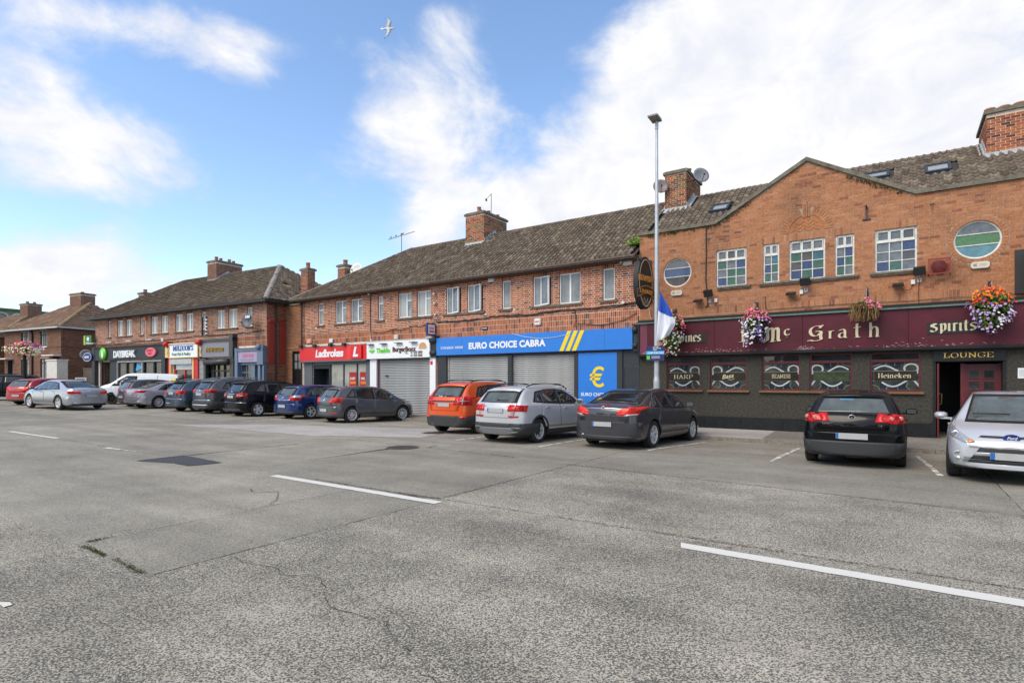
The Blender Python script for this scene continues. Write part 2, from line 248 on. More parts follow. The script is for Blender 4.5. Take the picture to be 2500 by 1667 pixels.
# ------------------------------------------------------------------ mesh helpers
class MB:
    def __init__(s): s.v = []; s.f = []; s.mi = []; s.t = []; s.sm = []
    def add(s, vs, fs, mi=0, tint=0., smooth=False):
        o = len(s.v); s.v += [tuple(p) for p in vs]
        for f in fs: s.f.append(tuple(i+o for i in f)); s.mi.append(mi); s.t.append(tint); s.sm.append(smooth)
    def box(s, x0, x1, y0, y1, z0, z1, mi=0, tint=0., skip=()):
        v = [(x0,y0,z0),(x1,y0,z0),(x1,y1,z0),(x0,y1,z0),(x0,y0,z1),(x1,y0,z1),(x1,y1,z1),(x0,y1,z1)]
        F = {'b':(0,3,2,1),'t':(4,5,6,7),'f':(0,1,5,4),'k':(2,3,7,6),'l':(3,0,4,7),'r':(1,2,6,5)}
        s.add(v, [F[k] for k in F if k not in skip], mi, tint)
    def quad(s, a, b, c, d, mi=0, tint=0.): s.add([a,b,c,d], [(0,1,2,3)], mi, tint)
    def prism(s, poly, y0, y1, mi=0, tint=0.):
        """polygon in x,z (counter-clockwise seen from -y) pushed from y0 (front) to y1"""
        n = len(poly); v = [(x,y0,z) for x,z in poly]+[(x,y1,z) for x,z in poly]
        s.add(v, [tuple(range(n)), tuple(range(2*n-1, n-1, -1))]+[((i+1)%n, i, i+n, (i+1)%n+n) for i in range(n)], mi, tint)
    def tube(s, pts, r, n=6, mi=0, close=True, r1=None, smooth=True):
        pts = [Vector(p) for p in pts]; rings = []
        for i, p in enumerate(pts):
            d = (pts[min(i+1,len(pts)-1)]-pts[max(i-1,0)]); d = d.normalized() if d.length > 1e-9 else Vector((0,0,1))
            a = d.orthogonal().normalized() if abs(d.z) < .9 else d.cross(Vector((0,1,0))).normalized()
            if abs(d.z) < .9: a = d.cross(Vector((0,0,1))).normalized()
            b = d.cross(a).normalized(); rr = r if r1 is None else r+(r1-r)*i/max(1,len(pts)-1)
            rings.append([p+a*rr*math.cos(2*math.pi*k/n)+b*rr*math.sin(2*math.pi*k/n) for k in range(n)])
        v = [q for g in rings for q in g]; f = []
        for i in range(len(pts)-1):
            for k in range(n): f.append((i*n+k, i*n+(k+1)%n, (i+1)*n+(k+1)%n, (i+1)*n+k))
        s.add(v, f, mi, 0, smooth)
        if close: s.add(v, [tuple(range(n-1,-1,-1)), tuple((len(pts)-1)*n+k for k in range(n))], mi)
    def lathe(s, prof, n=24, mi=0, axis='z', c=(0,0,0), smooth=True, a0=0, a1=2*math.pi):
        """profile (r, h) turned round an axis through c"""
        full = abs(a1-a0-2*math.pi) < 1e-6; m = n if full else n+1; v = []
        for r, h in prof:
            for k in range(m):
                a = a0+(a1-a0)*k/n; x, y = r*math.cos(a), r*math.sin(a)
                if axis == 'z': q = (c[0]+x, c[1]+y, c[2]+h)
                elif axis == 'y': q = (c[0]+x, c[1]+h, c[2]+y)
                else: q = (c[0]+h, c[1]+x, c[2]+y)
                v.append(q)
        f = []
        for i in range(len(prof)-1):
            for k in range(n if not full else n):
                k2 = (k+1) % m if full else k+1
                f.append((i*m+k, i*m+k2, (i+1)*m+k2, (i+1)*m+k))
        s.add(v, f, mi, 0, smooth)
    def build(s, name, mats, parent=None, loc=None, rot=None):
        me = bpy.data.meshes.new(name); me.from_pydata(s.v, [], s.f)
        mats = mats if isinstance(mats, (list, tuple)) else [mats]
        for m in mats: me.materials.append(m)
        me.polygons.foreach_set('material_index', s.mi); me.polygons.foreach_set('use_smooth', s.sm)
        if any(s.t):
            a = me.attributes.new('tint', 'FLOAT', 'FACE'); a.data.foreach_set('value', s.t)
        me.update()
        return obj(name, me, parent, loc, rot)
def obj(name, data, parent=None, loc=None, rot=None):
    o = bpy.data.objects.new(name, data); COL.objects.link(o)
    if parent: o.parent = parent
    if loc is not None: o.location = loc
    if rot is not None: o.rotation_euler = rot
    return o
def thing(name, label, cat, loc=(0,0,0), rz=0, group=None):
    o = obj(name, None, None, loc, (0,0,rz)); o.empty_display_size = .3; tag(o, label, cat, group); return o
def tag(o, label, cat, group=None):
    o['label'] = label; o['category'] = cat
    if group: o['group'] = group
    return o
def kind(o, k): o['kind'] = k; return o

class Frame:
    """street frame: x along the facade, y into the building, z up"""
    def __init__(s, o, d): n = math.hypot(*d); s.o = o; s.d = (d[0]/n, d[1]/n); s.a = math.atan2(s.d[1], s.d[0]); s.b = (-s.d[1], s.d[0])
    def w(s, x, y, z=0): return Vector((s.o[0]+s.d[0]*x+s.b[0]*y, s.o[1]+s.d[1]*x+s.b[1]*y, z))
FS = Frame((4.50,19.924), (2030,-1380))
FA = Frame((-13.39,30.88), (16.9,-9.7))
FC = Frame((-35.1,44.0), (2782,-1380))
def gz(s, t):
    """road level: a slight fall to the kerb and a slow rise towards the far end of the street"""
    z = .0135*max(0, -8-s)
    if t < 5.5: z -= .06*min(1, (5.5-t)/3.5)
    return z

def make_text(name, txt, size, mat, parent, x, y, z, ext=.01, sx=1, bold=0, shear=0, align='LEFT', spacing=1, rot=None, res=3):
    c = bpy.data.curves.new(name, 'FONT'); c.body = txt; c.size = size; c.extrude = ext; c.offset = bold*size; c.shear = shear; c.align_x = align; c.space_character = spacing; c.resolution_u = res
    t = bpy.data.objects.new('tmp', c); COL.objects.link(t)
    dg = bpy.context.evaluated_depsgraph_get(); me = bpy.data.meshes.new_from_object(t.evaluated_get(dg)); bpy.data.objects.remove(t); bpy.data.curves.remove(c)
    me.name = name; me.materials.clear(); me.materials.append(mat)
    for p in me.polygons: p.use_smooth = False
    o = obj(name, me, parent, (x,y,z), rot if rot else (R(90),0,0)); o.scale = (sx,1,1); return o

def pen_letters(name, glyphs, mat, parent, x, y, z, h, nib=(.16,.07), ext=.02):
    """letters drawn with a broad pen: each stroke is a swept nib. glyphs: list of (xoffset, [paths]) in letter heights"""
    mb = MB(); k = 0
    for gx, paths, sc in glyphs:
        for path in paths:
            pts = [Vector((p[0],p[1],0)) for p in path]
            # catmull
            P = []
            for i in range(len(pts)-1):
                p0 = pts[max(i-1,0)]; p1 = pts[i]; p2 = pts[i+1]; p3 = pts[min(i+2,len(pts)-1)]
                for j in range(5):
                    t = j/5; P.append(.5*((2*p1)+(-p0+p2)*t+(2*p0-5*p1+4*p2-p3)*t*t+(-p0+3*p1-3*p2+p3)*t*t*t))
            P.append(pts[-1]); n = Vector((nib[0]/2*sc, nib[1]/2*sc, 0))
            m = Vector((-n.y, n.x, 0)).normalized()*.022*sc
            for a, b in zip(P, P[1:]):
                d = (b-a)
                if d.length < 1e-6: continue
                k += 1; yy = -ext-.0002*(k % 9)
                q = [a-n-m*0, a+n, b+n, b-n]
                ar = sum(q[i].x*q[(i+1)%4].y-q[(i+1)%4].x*q[i].y for i in range(4))
                if abs(ar) < 2*.02*d.length*sc:      # stroke runs along the nib: give it a hairline
                    pd = Vector((-d.y,d.x,0)).normalized()*.028*sc; q = [a-pd, b-pd, b+pd, a+pd]; ar = 1
                if ar < 0: q = q[::-1]
                mb.prism([(gx+p.x*h, p.y*h) for p in q], yy, 0)
    return mb.build(name, mat, parent, (x,y,z))

def holes_rows(z, holes):
    iv = []
    for hh in holes:
        if hh[0] == 'r':
            _, a, b, c, d = hh
            if c < z < d: iv.append((a, b))
        elif hh[0] == 'c':
            _, cx, cz, r = hh
            if abs(z-cz) < r: w = math.sqrt(r*r-(z-cz)**2); iv.append((cx-w, cx+w))
        elif hh[0] == 'a':
            _, cx, cz, r = hh
            if 0 <= z-cz < r: w = math.sqrt(r*r-(z-cz)**2); iv.append((cx-w, cx+w))
    return iv
def bricks(x0, x1, z0, z1, holes=(), top=None, course=.078, L=.225, gap=.011, bond='stretcher', rr=rnd):
    out = []; n = int(math.ceil((z1-z0)/course)); H = L/2
    for i in range(n):
        za = z0+i*course; zb = min(za+course-gap, z1); zc = (za+zb)/2
        if zb-za < .02: continue
        iv = holes_rows(zc, holes)
        if bond == 'stretcher': pat = [L]; off = (i % 2)*L/2
        elif bond == 'garden': pat = ([L/2, L] if i % 2 else [L]); off = (0 if i % 2 == 0 else L*.25)
        else: pat = [L, L/2]; off = (i % 2)*(L*.75)
        x = x0-off; k = 0
        while x < x1:
            w = pat[k % len(pat)]; k += 1
            segs = [(max(x, x0), min(x+w-gap, x1))]; x += w
            for a, b in iv:
                ns = []
                for p, q in segs:
                    if b <= p or a >= q: ns.append((p,q)); continue
                    if p < a: ns.append((p, a))
                    if q > b: ns.append((b, q))
                segs = ns
            for p, q in segs:
                if q-p < .03: continue
                if top:
                    tz = min(top(p), top(q))
                    if tz < za+.02: continue
                    out.append((p, q, za, min(zb, tz), rr.random()))
                else: out.append((p, q, za, zb, rr.random()))
    return out
def soldiers(x0, x1, z0, z1, w=.078, gap=.011, rows=1, rr=rnd):
    out = []; n = max(1, round((x1-x0)/w)); w = (x1-x0)/n; hz = (z1-z0)/rows
    for j in range(rows):
        for i in range(n): out.append((x0+i*w, x0+(i+1)*w-gap, z0+j*hz, z0+(j+1)*hz-gap, rr.random()))
    return out
def brick_box(mb, b, y=-.004, dep=.02, jit=0, mi=0):
    x0, x1, z0, z1, t = b; j = rnd.uniform(-.0015, .0015)
    mb.box(x0, x1, y+j, y+dep, z0, z1, mi, max(t, 1e-3), skip=('k',))
def lay_bricks(parent, bs, mat, singles=0, cam_local=None, name='brick', y=-.004, extra=None):
    """the nearest pieces as single parts, the rest as one stuff part"""
    if singles and len(bs) > singles:
        cl = cam_local
        key = lambda b: ((b[0]+b[1])/2-cl[0])**2+cl[1]**2+((b[2]+b[3])/2-cl[2])**2 + (0 if (b[1]-b[0])*(b[3]-b[2]) > .008 else 400)
        bs = sorted(bs, key=key); near, far = bs[:singles], bs[singles:]
    else: near, far = ([], bs) if not singles else (bs, [])
    cache = {}
    for b in near:
        w, h = b[1]-b[0], b[3]-b[2]; k = (round(w,2), round(h,2), name)
        if k not in cache:
            m = MB(); m.box(-w/2, w/2, 0, .02, -h/2, h/2, skip=('k',)); o = m.build(name, mat, parent); cache[k] = o.data
        else: o = obj(name, cache[k], parent)
        o.location = ((b[0]+b[1])/2, y+rnd.uniform(-.0015,.0015), (b[2]+b[3])/2)
    mb = MB()
    for b in far: brick_box(mb, b, y)
    if extra: extra(mb)
    if mb.f: kind(mb.build('brickwork' if near else 'brickwork', mat, parent), 'stuff')

def wall_sheet(parent, outer, holes, mat, y=0, depth=.12, name='wall', reveal=None):
    """wall face with real openings; outer and holes are x,z outlines"""
    polys = [[Vector((x,z,0)) for x,z in outer]]+[[Vector((x,z,0)) for x,z in h] for h in holes]
    tri = tessellate_polygon(polys); flatv = [(p.x, y, p.y) for pl in polys for p in pl]
    mb = MB(); fs = []
    for a,b,c in tri:
        A,B,C = flatv[a],flatv[b],flatv[c]
        cr = (B[0]-A[0])*(C[2]-A[2])-(B[2]-A[2])*(C[0]-A[0])
        fs.append((a,b,c) if cr > 0 else (a,c,b))
    mb.add(flatv, fs)
    for h in holes:
        n = len(h)
        for i in range(n):
            p, q = h[i], h[(i+1)%n]; mb.quad((p[0],y,p[1]), (q[0],y,q[1]), (q[0],y+depth,q[1]), (p[0],y+depth,p[1]), 1)
    return mb.build(name, [mat, reveal or mat], parent)
def rect(a, b, c, d): return [(a,c),(b,c),(b,d),(a,d)]
def circ(cx, cz, r, n=40): return [(cx+r*math.cos(2*math.pi*i/n), cz+r*math.sin(2*math.pi*i/n)) for i in range(n)]

# pantiles -------------------------------------------------------------
def tile_shape(w, l, amp):
    """one S-shaped pantile lying in x (width), y (up the slope), z (out)"""
    xs = [-.5,-.36,-.22,-.06,.1,.26,.40,.52]; zs = [.35,.6,.4,-.25,-.6,-.4,.25,1.0]
    v = []; f = []
    for y, up in ((0, .042), (l*1.12, .004)):
        for x, z in zip(xs, zs): v.append((x*w, y, z*amp+up+amp*.6))
    n = len(xs)
    for i in range(n-1): f.append((i, i+1, n+i+1, n+i))
    for x, z in zip(xs, zs): v.append((x*w, 0, z*amp+amp*.6+.004))
    for i in range(n-1): f.append((2*n+i, 2*n+i+1, i+1, i))
    return v, f
def tile_roof(roof, origin, U, V, W, Ln, mat, inside=None, tw=.20, tl=.29, amp=.040, singles=0, camw=None, mat2=None, pick=None):
    U = Vector(U).normalized(); V = Vector(V).normalized(); Nn = U.cross(V).normalized(); O = Vector(origin)
    v0, f0 = tile_shape(tw, tl, amp); pos = []
    nx, ny = int(W/tw), int(math.ceil(Ln/tl))
    for j in range(ny):
        for i in range(nx):
            a, b = (i+.5)*tw, j*tl
            if inside and not inside(a, b+tl*.5): continue
            pos.append((a, b))
    mat4 = Matrix((( U.x,V.x,Nn.x,0),(U.y,V.y,Nn.y,0),(U.z,V.z,Nn.z,0),(0,0,0,1)))
    near = []
    if singles:
        pos.sort(key=lambda p: (O+U*p[0]+V*p[1]-camw).length if (pick is None or pick(*p)) else 1e6); near, pos = pos[:singles], pos[singles:]
    me = None
    for a, b in near:
        q = O+U*a+V*b; rz = Matrix.Rotation(rnd.uniform(-.02,.02), 4, 'Z') @ Matrix.Rotation(rnd.uniform(-.02,.02), 4, 'X')
        if me is None:
            m = MB(); m.add(v0, f0, 0, 0, True); o = m.build('tile', mat, roof); me = o.data
        else: o = obj('tile', me, roof)
        o.matrix_local = Matrix.Translation(q+Nn*rnd.uniform(0,.006)) @ mat4 @ rz
    mb = MB()
    for a, b in pos:
        j = rnd.uniform(0,.008); jx = rnd.uniform(-.02,.02); q = O+U*a+V*b
        mi = 1 if (mat2 and rnd.random() < mat2[1](a, b)) else 0
        mb.add([q+U*(x)+V*(y+jx*x)+Nn*(z+j) for x,y,z in v0], f0, mi, rnd.random()+1e-3, True)
    if mb.f: kind(mb.build('tiling', [mat]+([mat2[0]] if mat2 else []), roof), 'stuff')
def caps(parent, a, b, mat, r=.12, name='ridge_tile', step=.42, singles=False):
    a, b = Vector(a), Vector(b); n = max(1, int((b-a).length/step)); mb = MB()
    for i in range(n):
        p = a.lerp(b, i/n); q = a.lerp(b, (i+1.04)/n); d = (q-p).normalized(); side = d.cross(Vector((0,0,1))).normalized(); up = side.cross(d)
        rr = r*rnd.uniform(.96,1.06); v = []
        for e, P in enumerate((p, q)):
            for k in range(7):
                an = math.pi*k/6; v.append(P+side*math.cos(an)*rr*(1-.06*e)+up*(math.sin(an)*rr*.8*(1-.06*e)-.03))
        mb.add(v, [(k+1,k,k+7,k+8) for k in range(6)]+[tuple(range(7)), tuple(range(13,6,-1))], 0, 0, False)
    return mb.build(name, mat, parent)
def gable_box(parent, x0, x1, d, z0, z1, mat, y0=.02, name='wall_body', mb=None):
    m = MB(); m.box(x0, x1, y0, d, z0, z1, skip=('f',)); return m.build(name, mat, parent)

# chimney --------------------------------------------------------------
def chimney(parent, x0, x1, y0, y1, z0, z1, bmat, mmat, pots=2, r=.11, flash=None, potrow='y', singles=False, slab=.10, pot_h=.28, crooked=False):
    c = MB(); c.box(x0, x1, y0, y1, z0, z1); mmat = M['mortar_pale'] if mmat is M['mortar_brown'] else mmat; ch = c.build('chimney', mmat, parent)
    mb = MB(); co = .078
    n = int((z1-z0-.02)/co)
    def face(a0, a1, fn):
        for i in range(n):
            L = .225; x = a0-(i%2)*L/2
            while x < a1:
                p, q = max(x, a0), min(x+L-.015, a1); x += L
                if q-p < .03: continue
                fn(p, q, z0+i*co, z0+(i+1)*co-.012, rnd.random()+1e-3)
    face(x0-.01, x1+.01, lambda p,q,a,b,t: mb.box(p,q,y0-.006,y0+.005,a,b,0,t))
    face(y0-.008, y1, lambda p,q,a,b,t: mb.box(x1-.005,x1+.006,p,q,a,b,0,t))
    face(y0-.008, y1, lambda p,q,a,b,t: mb.box(x0-.006,x0+.005,p,q,a,b,0,t))
    kind(mb.build('brickwork', bmat, ch), 'stuff')
    s = MB(); s.box(x0-.07, x1+.07, y0-.07, y1+.07, z1, z1+slab); s.box(x0-.02, x1+.02, y0-.02, y1+.02, z1+slab, z1+slab+.04)
    s.build('cap_slab', M['coping'], ch)
    for i in range(pots):
        f = (i+.5)/pots; m = MB()
        px_, py_ = ((x0+x1)/2, y0+(y1-y0)*f) if potrow == 'y' else (x0+(x1-x0)*f, (y0+y1)/2)
        if potrow == 'y' and pots > 2: px_ += (-.12 if i % 2 else .12)
        h = pot_h*rnd.uniform(.85,1.1)
        m.lathe([(r*1.05,0),(r,.05),(r*.92,h-.05),(r*1.08,h-.04),(r*1.08,h),(r*.8,h),(r*.8,h-.1)], 14, c=(px_,py_,z1+slab+.03)); m.build('chimney_pot', M['pot'], ch)
    if flash:
        f = MB(); zf = flash   # function y -> roof z
        f.box(x0-.03, x1+.03, y0-.03, y0+.01, zf(y0)-.08, zf(y0)+.12)
        f.quad((x0-.05,y0-.25,zf(y0-.25)+.07),(x1+.05,y0-.25,zf(y0-.25)+.07),(x1+.05,y0,zf(y0)+.09),(x0-.05,y0,zf(y0)+.09))
        k = 6; ym = y0
        for i in range(k):
            ya = y0+(4-y0)*i/k; yb = y0+(4-y0)*(i+1)/k
            for xx, s_ in ((x1,1),(x0,-1)):
                f.box(min(xx+s_*.012,xx+s_*.03), max(xx+s_*.012,xx+s_*.03), ya, yb+.01, zf(ya)-.1, zf(yb)+.16)
                f.quad((xx+s_*.02,ya,zf(ya)+.09),(xx+s_*.16,ya,zf(ya)+.08),(xx+s_*.16,yb,zf(yb)+.08),(xx+s_*.02,yb,zf(yb)+.09))
        f.build('flashing', M['lead'], ch)
    return ch

# ------------------------------------------------------------------ ground
def clampf(x, a, b): return max(a, min(b, x))
def pav_z(s, t): return .0135*max(0, -8-s)+.12-.07*clampf(t/2.0, 0, 1)
def kerb_t(s): return 1.72 if s < -5 else 1.72+(s+5)*.05
def lerp_tab(x, tab):
    for (a, b), (c, d) in zip(tab, tab[1:]):
        if x <= c: return b+(d-b)*clampf((x-a)/(c-a), 0, 1)
    return tab[-1][1]
M['road_near'] = concrete_road('aggregate_concrete', (.098,.093,.080), (.205,.192,.158), (.485,.435,.345), grain=78, big=.28)
M['road_mid'] = concrete_road('aggregate_concrete_warm', (.15,.14,.116), (.28,.259,.212), (.40,.363,.292), grain=90, big=.24)
M['road_pale'] = concrete_road('aggregate_concrete_pale', (.26,.24,.22), (.36,.335,.305), (.45,.42,.38), grain=60, big=.2)
M['pav'] = concrete_road('pavement_concrete', (.14,.125,.105), (.22,.20,.17), (.31,.275,.235), grain=50, big=.3)
M['joint'] = pm('joint_dirt', (.016,.014,.011), .98, var=.4, scale=20)
M['asphalt'] = pm('asphalt_patch', (.055,.055,.06), .92, var=.25, scale=60, bump=.5, bscale=120)
M['kerb'] = pm('kerb_stone', (.24,.215,.18), .92, var=.3, scale=12, dirt=.5, bump=.4)
M['iron'] = pm('cast_iron', (.09,.075,.065), .7, metal=.3, var=.3, scale=20)
M['moss'] = pm('moss', (.075,.085,.02), .95, var=.5, scale=14)
def worn_white():
    m, nt, p = _base('worn_road_paint'); N = nt.nodes; L = nt.links; p.inputs['Roughness'].default_value = .8
    g = N.new('ShaderNodeNewGeometry'); n = N.new('ShaderNodeTexNoise'); n.inputs['Scale'].default_value = 28; n.inputs['Detail'].default_value = 8; n.inputs['Roughness'].default_value = .75; L.new(g.outputs['Position'], n.inputs['Vector'])
    c = N.new('ShaderNodeValToRGB'); L.new(n.outputs[0], c.inputs[0]); c.color_ramp.elements[0].position = .60; c.color_ramp.elements[0].color = (.68,.65,.58,1); c.color_ramp.elements[1].position = .72; c.color_ramp.elements[1].color = (.30,.27,.24,1)
    L.new(c.outputs[0], p.inputs['Base Color']); return m
M['line'] = worn_white()

gnd = MB(); Rr = 900
ring = []
for i in range(-16, 17):
    for j in range(-6, 10): pass
gx = [-900,-300,-120,-70,-50,-40,-30,-20,-8,0,10,25,80,300,900]; gy = [900,300,90,30,15,8,5.6,3.8,2,0,-4,-12,-40,-300,-900]
v = []
for y in gy:
    for x in gx: v.append(FS.w(x, -y, min(gz(x, 5.6 if y > 5.5 else y), .9)-.05))
f = []
for j in range(len(gy)-1):
    for i in range(len(gx)-1): a = j*len(gx)+i; f.append((a, a+1, a+len(gx)+1, a+len(gx)))
gnd.add(v, f); ground = kind(gnd.build('ground', M['joint']), 'structure')
road = kind(obj('road', None), 'structure')
T1 = [(-60,10.2),(-11.6,10.1),(-5.62,9.7),(-5.5,8.45),(-2.1,8.62),(2.2,9.13),(8.8,9.77),(15,10.3),(40,12)]
def slab(s0, s1, tlo, thi, mat, name='slab', g=.007, dz=0, parent=road, zf=None, step=.28, jag=.007, skew=(0,0)):
    zf = zf or gz; mb = MB(); nx = int(clampf((s1-s0)/step, 2, 26)); fl = tlo if callable(tlo) else (lambda s: tlo); fh = thi if callable(thi) else (lambda s: thi)
    ny = int(clampf((fh(s0)-fl(s0))/step, 2, 26)); v = []
    for j in range(ny+1):
        for i in range(nx+1):
            s = s0+g+(s1-s0-2*g)*i/nx; lo, hi = fl(s)+g, fh(s)-g; t = lo+(hi-lo)*j/ny; s += skew[0]*(1-j/ny)+skew[1]*j/ny
            e = (i in (0,nx)) or (j in (0,ny))
            js, jt = (rnd.uniform(-jag,jag), rnd.uniform(-jag,jag)) if e else (0,0)
            v.append(FS.w(s+js, -(t+jt), zf(s,t)+dz-(.003 if e else 0)))
    w = nx+1; f = [(j*w+i, (j+1)*w+i, (j+1)*w+i+1, j*w+i+1) for j in range(ny) for i in range(nx)]
    mb.add(v, f, 0, 0, True)
    edge = [i for i in range(w)]+[(k)*w+nx for k in range(1,ny+1)]+[ny*w+i for i in range(nx-1,-1,-1)]+[k*w for k in range(ny-1,0,-1)]
    sk = [Vector(v[k])-Vector((0,0,.05)) for k in edge]; ev = [v[k] for k in edge]; n = len(edge)
    mb.add(ev+sk, [(k,(k+1)%n,(k+1)%n+n,k+n) for k in range(n)])
    return mb.build(name, mat, parent)
t1 = lambda s: lerp_tab(s, T1); RN, RM, RP = M['road_near'], M['road_mid'], M['road_pale']
kt = lambda s: kerb_t(s)+.135
cuts0 = [-58,-51,-45,-39.5,-34,-28.4,-22.8,-17.2,-11.6,-5.56,2.18,8.82,15,22]
for a, b in zip(cuts0, cuts0[1:]): slab(a, b, kt, t1, RM)
for a, b in zip(cuts0, cuts0[1:]):
    if a == -5.56: slab(a, -2.7, t1, 13.02, RM, g=.009, skew=(-.2,.1)); slab(-2.7, b, t1, 13.02, RM, g=.009, skew=(-.2,.1) if 0 else (0,0))
    else: slab(a, b, t1, 13.02, RN if a > 2 else RM, g=.012 if a > 2 else .010)
for a, b in zip([-58,-51,-45,-39.5,-34,-28.4,-22.8,-17.2,-11.6,-5.5,.6,2.22,9.3,16], [-51,-45,-39.5,-34,-28.4,-22.8,-17.2,-11.6,-5.5,.6,2.22,9.3,16,23]):
    slab(a, b, 13.02, 16.76 if a < 2 else 20.6, RM if b < 2.3 else RN, jag=.007 if a > -1 else .001, g=.007 if a > -1 else .0015)
for a, b in zip([-40,-30,-22.8,-17.2,-11.6,-5.5,2.26,9.4,16], [-30,-22.8,-17.2,-11.6,-5.5,2.26,9.4,16,23]): (slab(a, b, 16.76, 20.6, RN, g=.0015, jag=0) if a < 2 else None)
for a, b in zip([-40,-30,-22.8,-17.2,-11.6,-5.5,2.26,9.4,16], [-30,-22.8,-17.2,-11.6,-5.5,2.26,9.4,16,23]): slab(a, b, 20.6, 27, RN, step=.8)
slab(-40, 60, 27, 60, RM, step=4); slab(-200, -58, -20, 60, RM, step=6, g=.0); slab(23, 80, kt, 27, RM, step=4)
for a,b in ((-58,-40),): slab(a, b, 16.76, 60, RM, step=4)

def drape(name, poly, mat, parent=None, dz=.004, dens=.35, jag=.0):
    """thin sheet following the road"""
    mb = MB(); n = len(poly); P = []
    for i in range(n):
        a, b = poly[i], poly[(i+1)%n]; k = max(1, int(math.hypot(b[0]-a[0], b[1]-a[1])/dens))
        for q in range(k): f_ = q/k; P.append((a[0]+(b[0]-a[0])*f_+rnd.uniform(-jag,jag), a[1]+(b[1]-a[1])*f_+rnd.uniform(-jag,jag)))
    tri = tessellate_polygon([[Vector((s,t,0)) for s,t in P]])
    vv = [FS.w(s, -t, gz(s,t)+dz) for s,t in P]
    for a,b,c in tri:
        A,B,C_ = vv[a],vv[b],vv[c]
        mb.add([A,B,C_] if (B-A).cross(C_-A).z > 0 else [A,C_,B], [(0,1,2)])
    return mb.build(name, mat, parent)
drape('pale_patch', [(-14.2,9.0),(-12,7.2),(-8.6,5.2),(-4.9,3.9),(-3.95,6.9),(-7.1,8.25)], RP, road, .005, .3, .02)
drape('tar_patch', [(-5.5,13.75),(-5.62,12.72),(-3.8,12.86),(-3.85,13.5),(-4.5,13.45)], M['asphalt'], road, .008, .2, .025)
def stripe(s0, t0, s1, t1_, w=.12, jag=.006, parent=road, name='road_marking', end=.0, dz=.006):
    d = Vector((s1-s0, t1_-t0)); L_ = d.length; d /= L_; nn = Vector((-d.y, d.x)); k = max(2, int(L_/.12)); mb = MB()
    for i in range(k):
        q = []
        for f_, sg in ((i/k,1),(i/k,-1),((i+1)/k,-1),((i+1)/k,1)):
            rr = random.Random(int(1e4*(s0+f_*7.7+sg))); e = 0
            if f_ == 0 and sg == 1: e = end
            p = Vector((s0,t0))+d*(L_*f_+e)+nn*(sg*w/2+rr.uniform(-jag,jag)); q.append(FS.w(p.x, -p.y, gz(p.x,p.y)+dz))
        mb.quad(q[1],q[0],q[3],q[2])
    o = mb.build(name, M['line'], parent); 
    me = o.data
    if me.polygons[0].normal.z < 0: me.flip_normals()
    return o
stripe(-15.1,13.30,-11.85,13.10,.12); stripe(-8.6,13.12,-7.9,13.05,.10,.02); stripe(-7.75,13.06,-7.3,13.0,.05,.02)
stripe(-1.5,13.19,2.36,13.24,.16); stripe(5.66,13.36,11.2,13.46,.175,end=.06); stripe(14.5,13.5,18.4,13.6,.14); stripe(1.96,17.68,2.10,17.66,.06,.02)
stripe(-24,13.5,-20.5,13.4,.12); stripe(-33,13.6,-29.5,13.6,.12)
for s0, s1, ta, tb, seed in ((2.6,3.12,6.1,3.15,3),(5.36,5.47,6.4,3.2,4),(8.12,7.86,6.7,3.45,5),(.05,.15,6.9,4.2,6),(-2.65,-2.55,6.9,3.2,7),(-19.5,-19.2,7.4,5.6,8),(-16.6,-16.4,7.2,5.5,9),(-22.5,-22.0,7.2,5.5,10),(-13.5,-13.3,6.9,4.8,11)):
    r2 = random.Random(seed); t = ta
    while t > tb:
        l = r2.uniform(.1,.42) if s0 > 5 else r2.uniform(.25,.8); e = max(t-l, tb); fs_ = lambda t_: s0+(s1-s0)*(ta-t_)/(ta-tb)
        stripe(fs_(t), t, fs_(e), e, .09*r2.uniform(.7,1.05), .012, dz=.007); t = e-r2.uniform(.04,.14)
# cracks: narrow meandering ribbons of dirt
def crack(pts, w=.012, name='crack', mat=None):
    mb = MB(); P = []
    for (a,b),(c,d) in zip(pts, pts[1:]):
        k = max(1, int(math.hypot(c-a,d-b)/.05))
        for i in range(k): f_ = i/k; P.append((a+(c-a)*f_+rnd.uniform(-.012,.012), b+(d-b)*f_+rnd.uniform(-.012,.012)))
    P.append(pts[-1]); prev = None
    for i, (s,t) in enumerate(P):
        a = P[max(i-1,0)]; b = P[min(i+1,len(P)-1)]; d = Vector((b[0]-a[0], b[1]-a[1])); d = d.normalized() if d.length else Vector((1,0)); n = Vector((-d.y,d.x))*w*.7*rnd.uniform(.2,1)*(.25 if i in (0,len(P)-1) else 1)
        q = (FS.w(s+n.x, -(t+n.y), gz(s,t)+.009), FS.w(s-n.x, -(t-n.y), gz(s,t)+.009))
        if prev: mb.quad(prev[0], prev[1], q[1], q[0])
        prev = q
    o = mb.build(name, mat or M['joint'], road); return o
crack([(2.35,16.1),(2.62,16.13),(2.95,16.05),(3.12,16.13),(3.5,16.0),(3.72,16.13),(4.05,16.35),(4.35,16.33),(4.6,16.3),(4.8,16.45),(5.05,16.5)], .006)
crack([(5.2,16.6),(5.45,16.72),(5.5,16.95),(5.85,17.2)], .005)
crack([(-2.97,10.41),(-2.9,11.0),(-3.1,11.4),(-3.0,12.2)], .008); crack([(-.7,14.1),(-.4,14.25),(-.15,14.0),(.3,14.3),(.58,14.6)], .012)
crack([(1.4,13.06),(1.9,13.12),(2.2,13.0)], .02); crack([(-.6,13.02),(.6,13.06),(1.4,13.06),(2.2,13.02)], .018)
crack([(2.2,9.13),(4,9.3),(6,9.5),(8.8,9.77),(11,9.98)], .014); crack([(2.2,13.02),(5.6,13.03),(9.3,13.03)], .010)
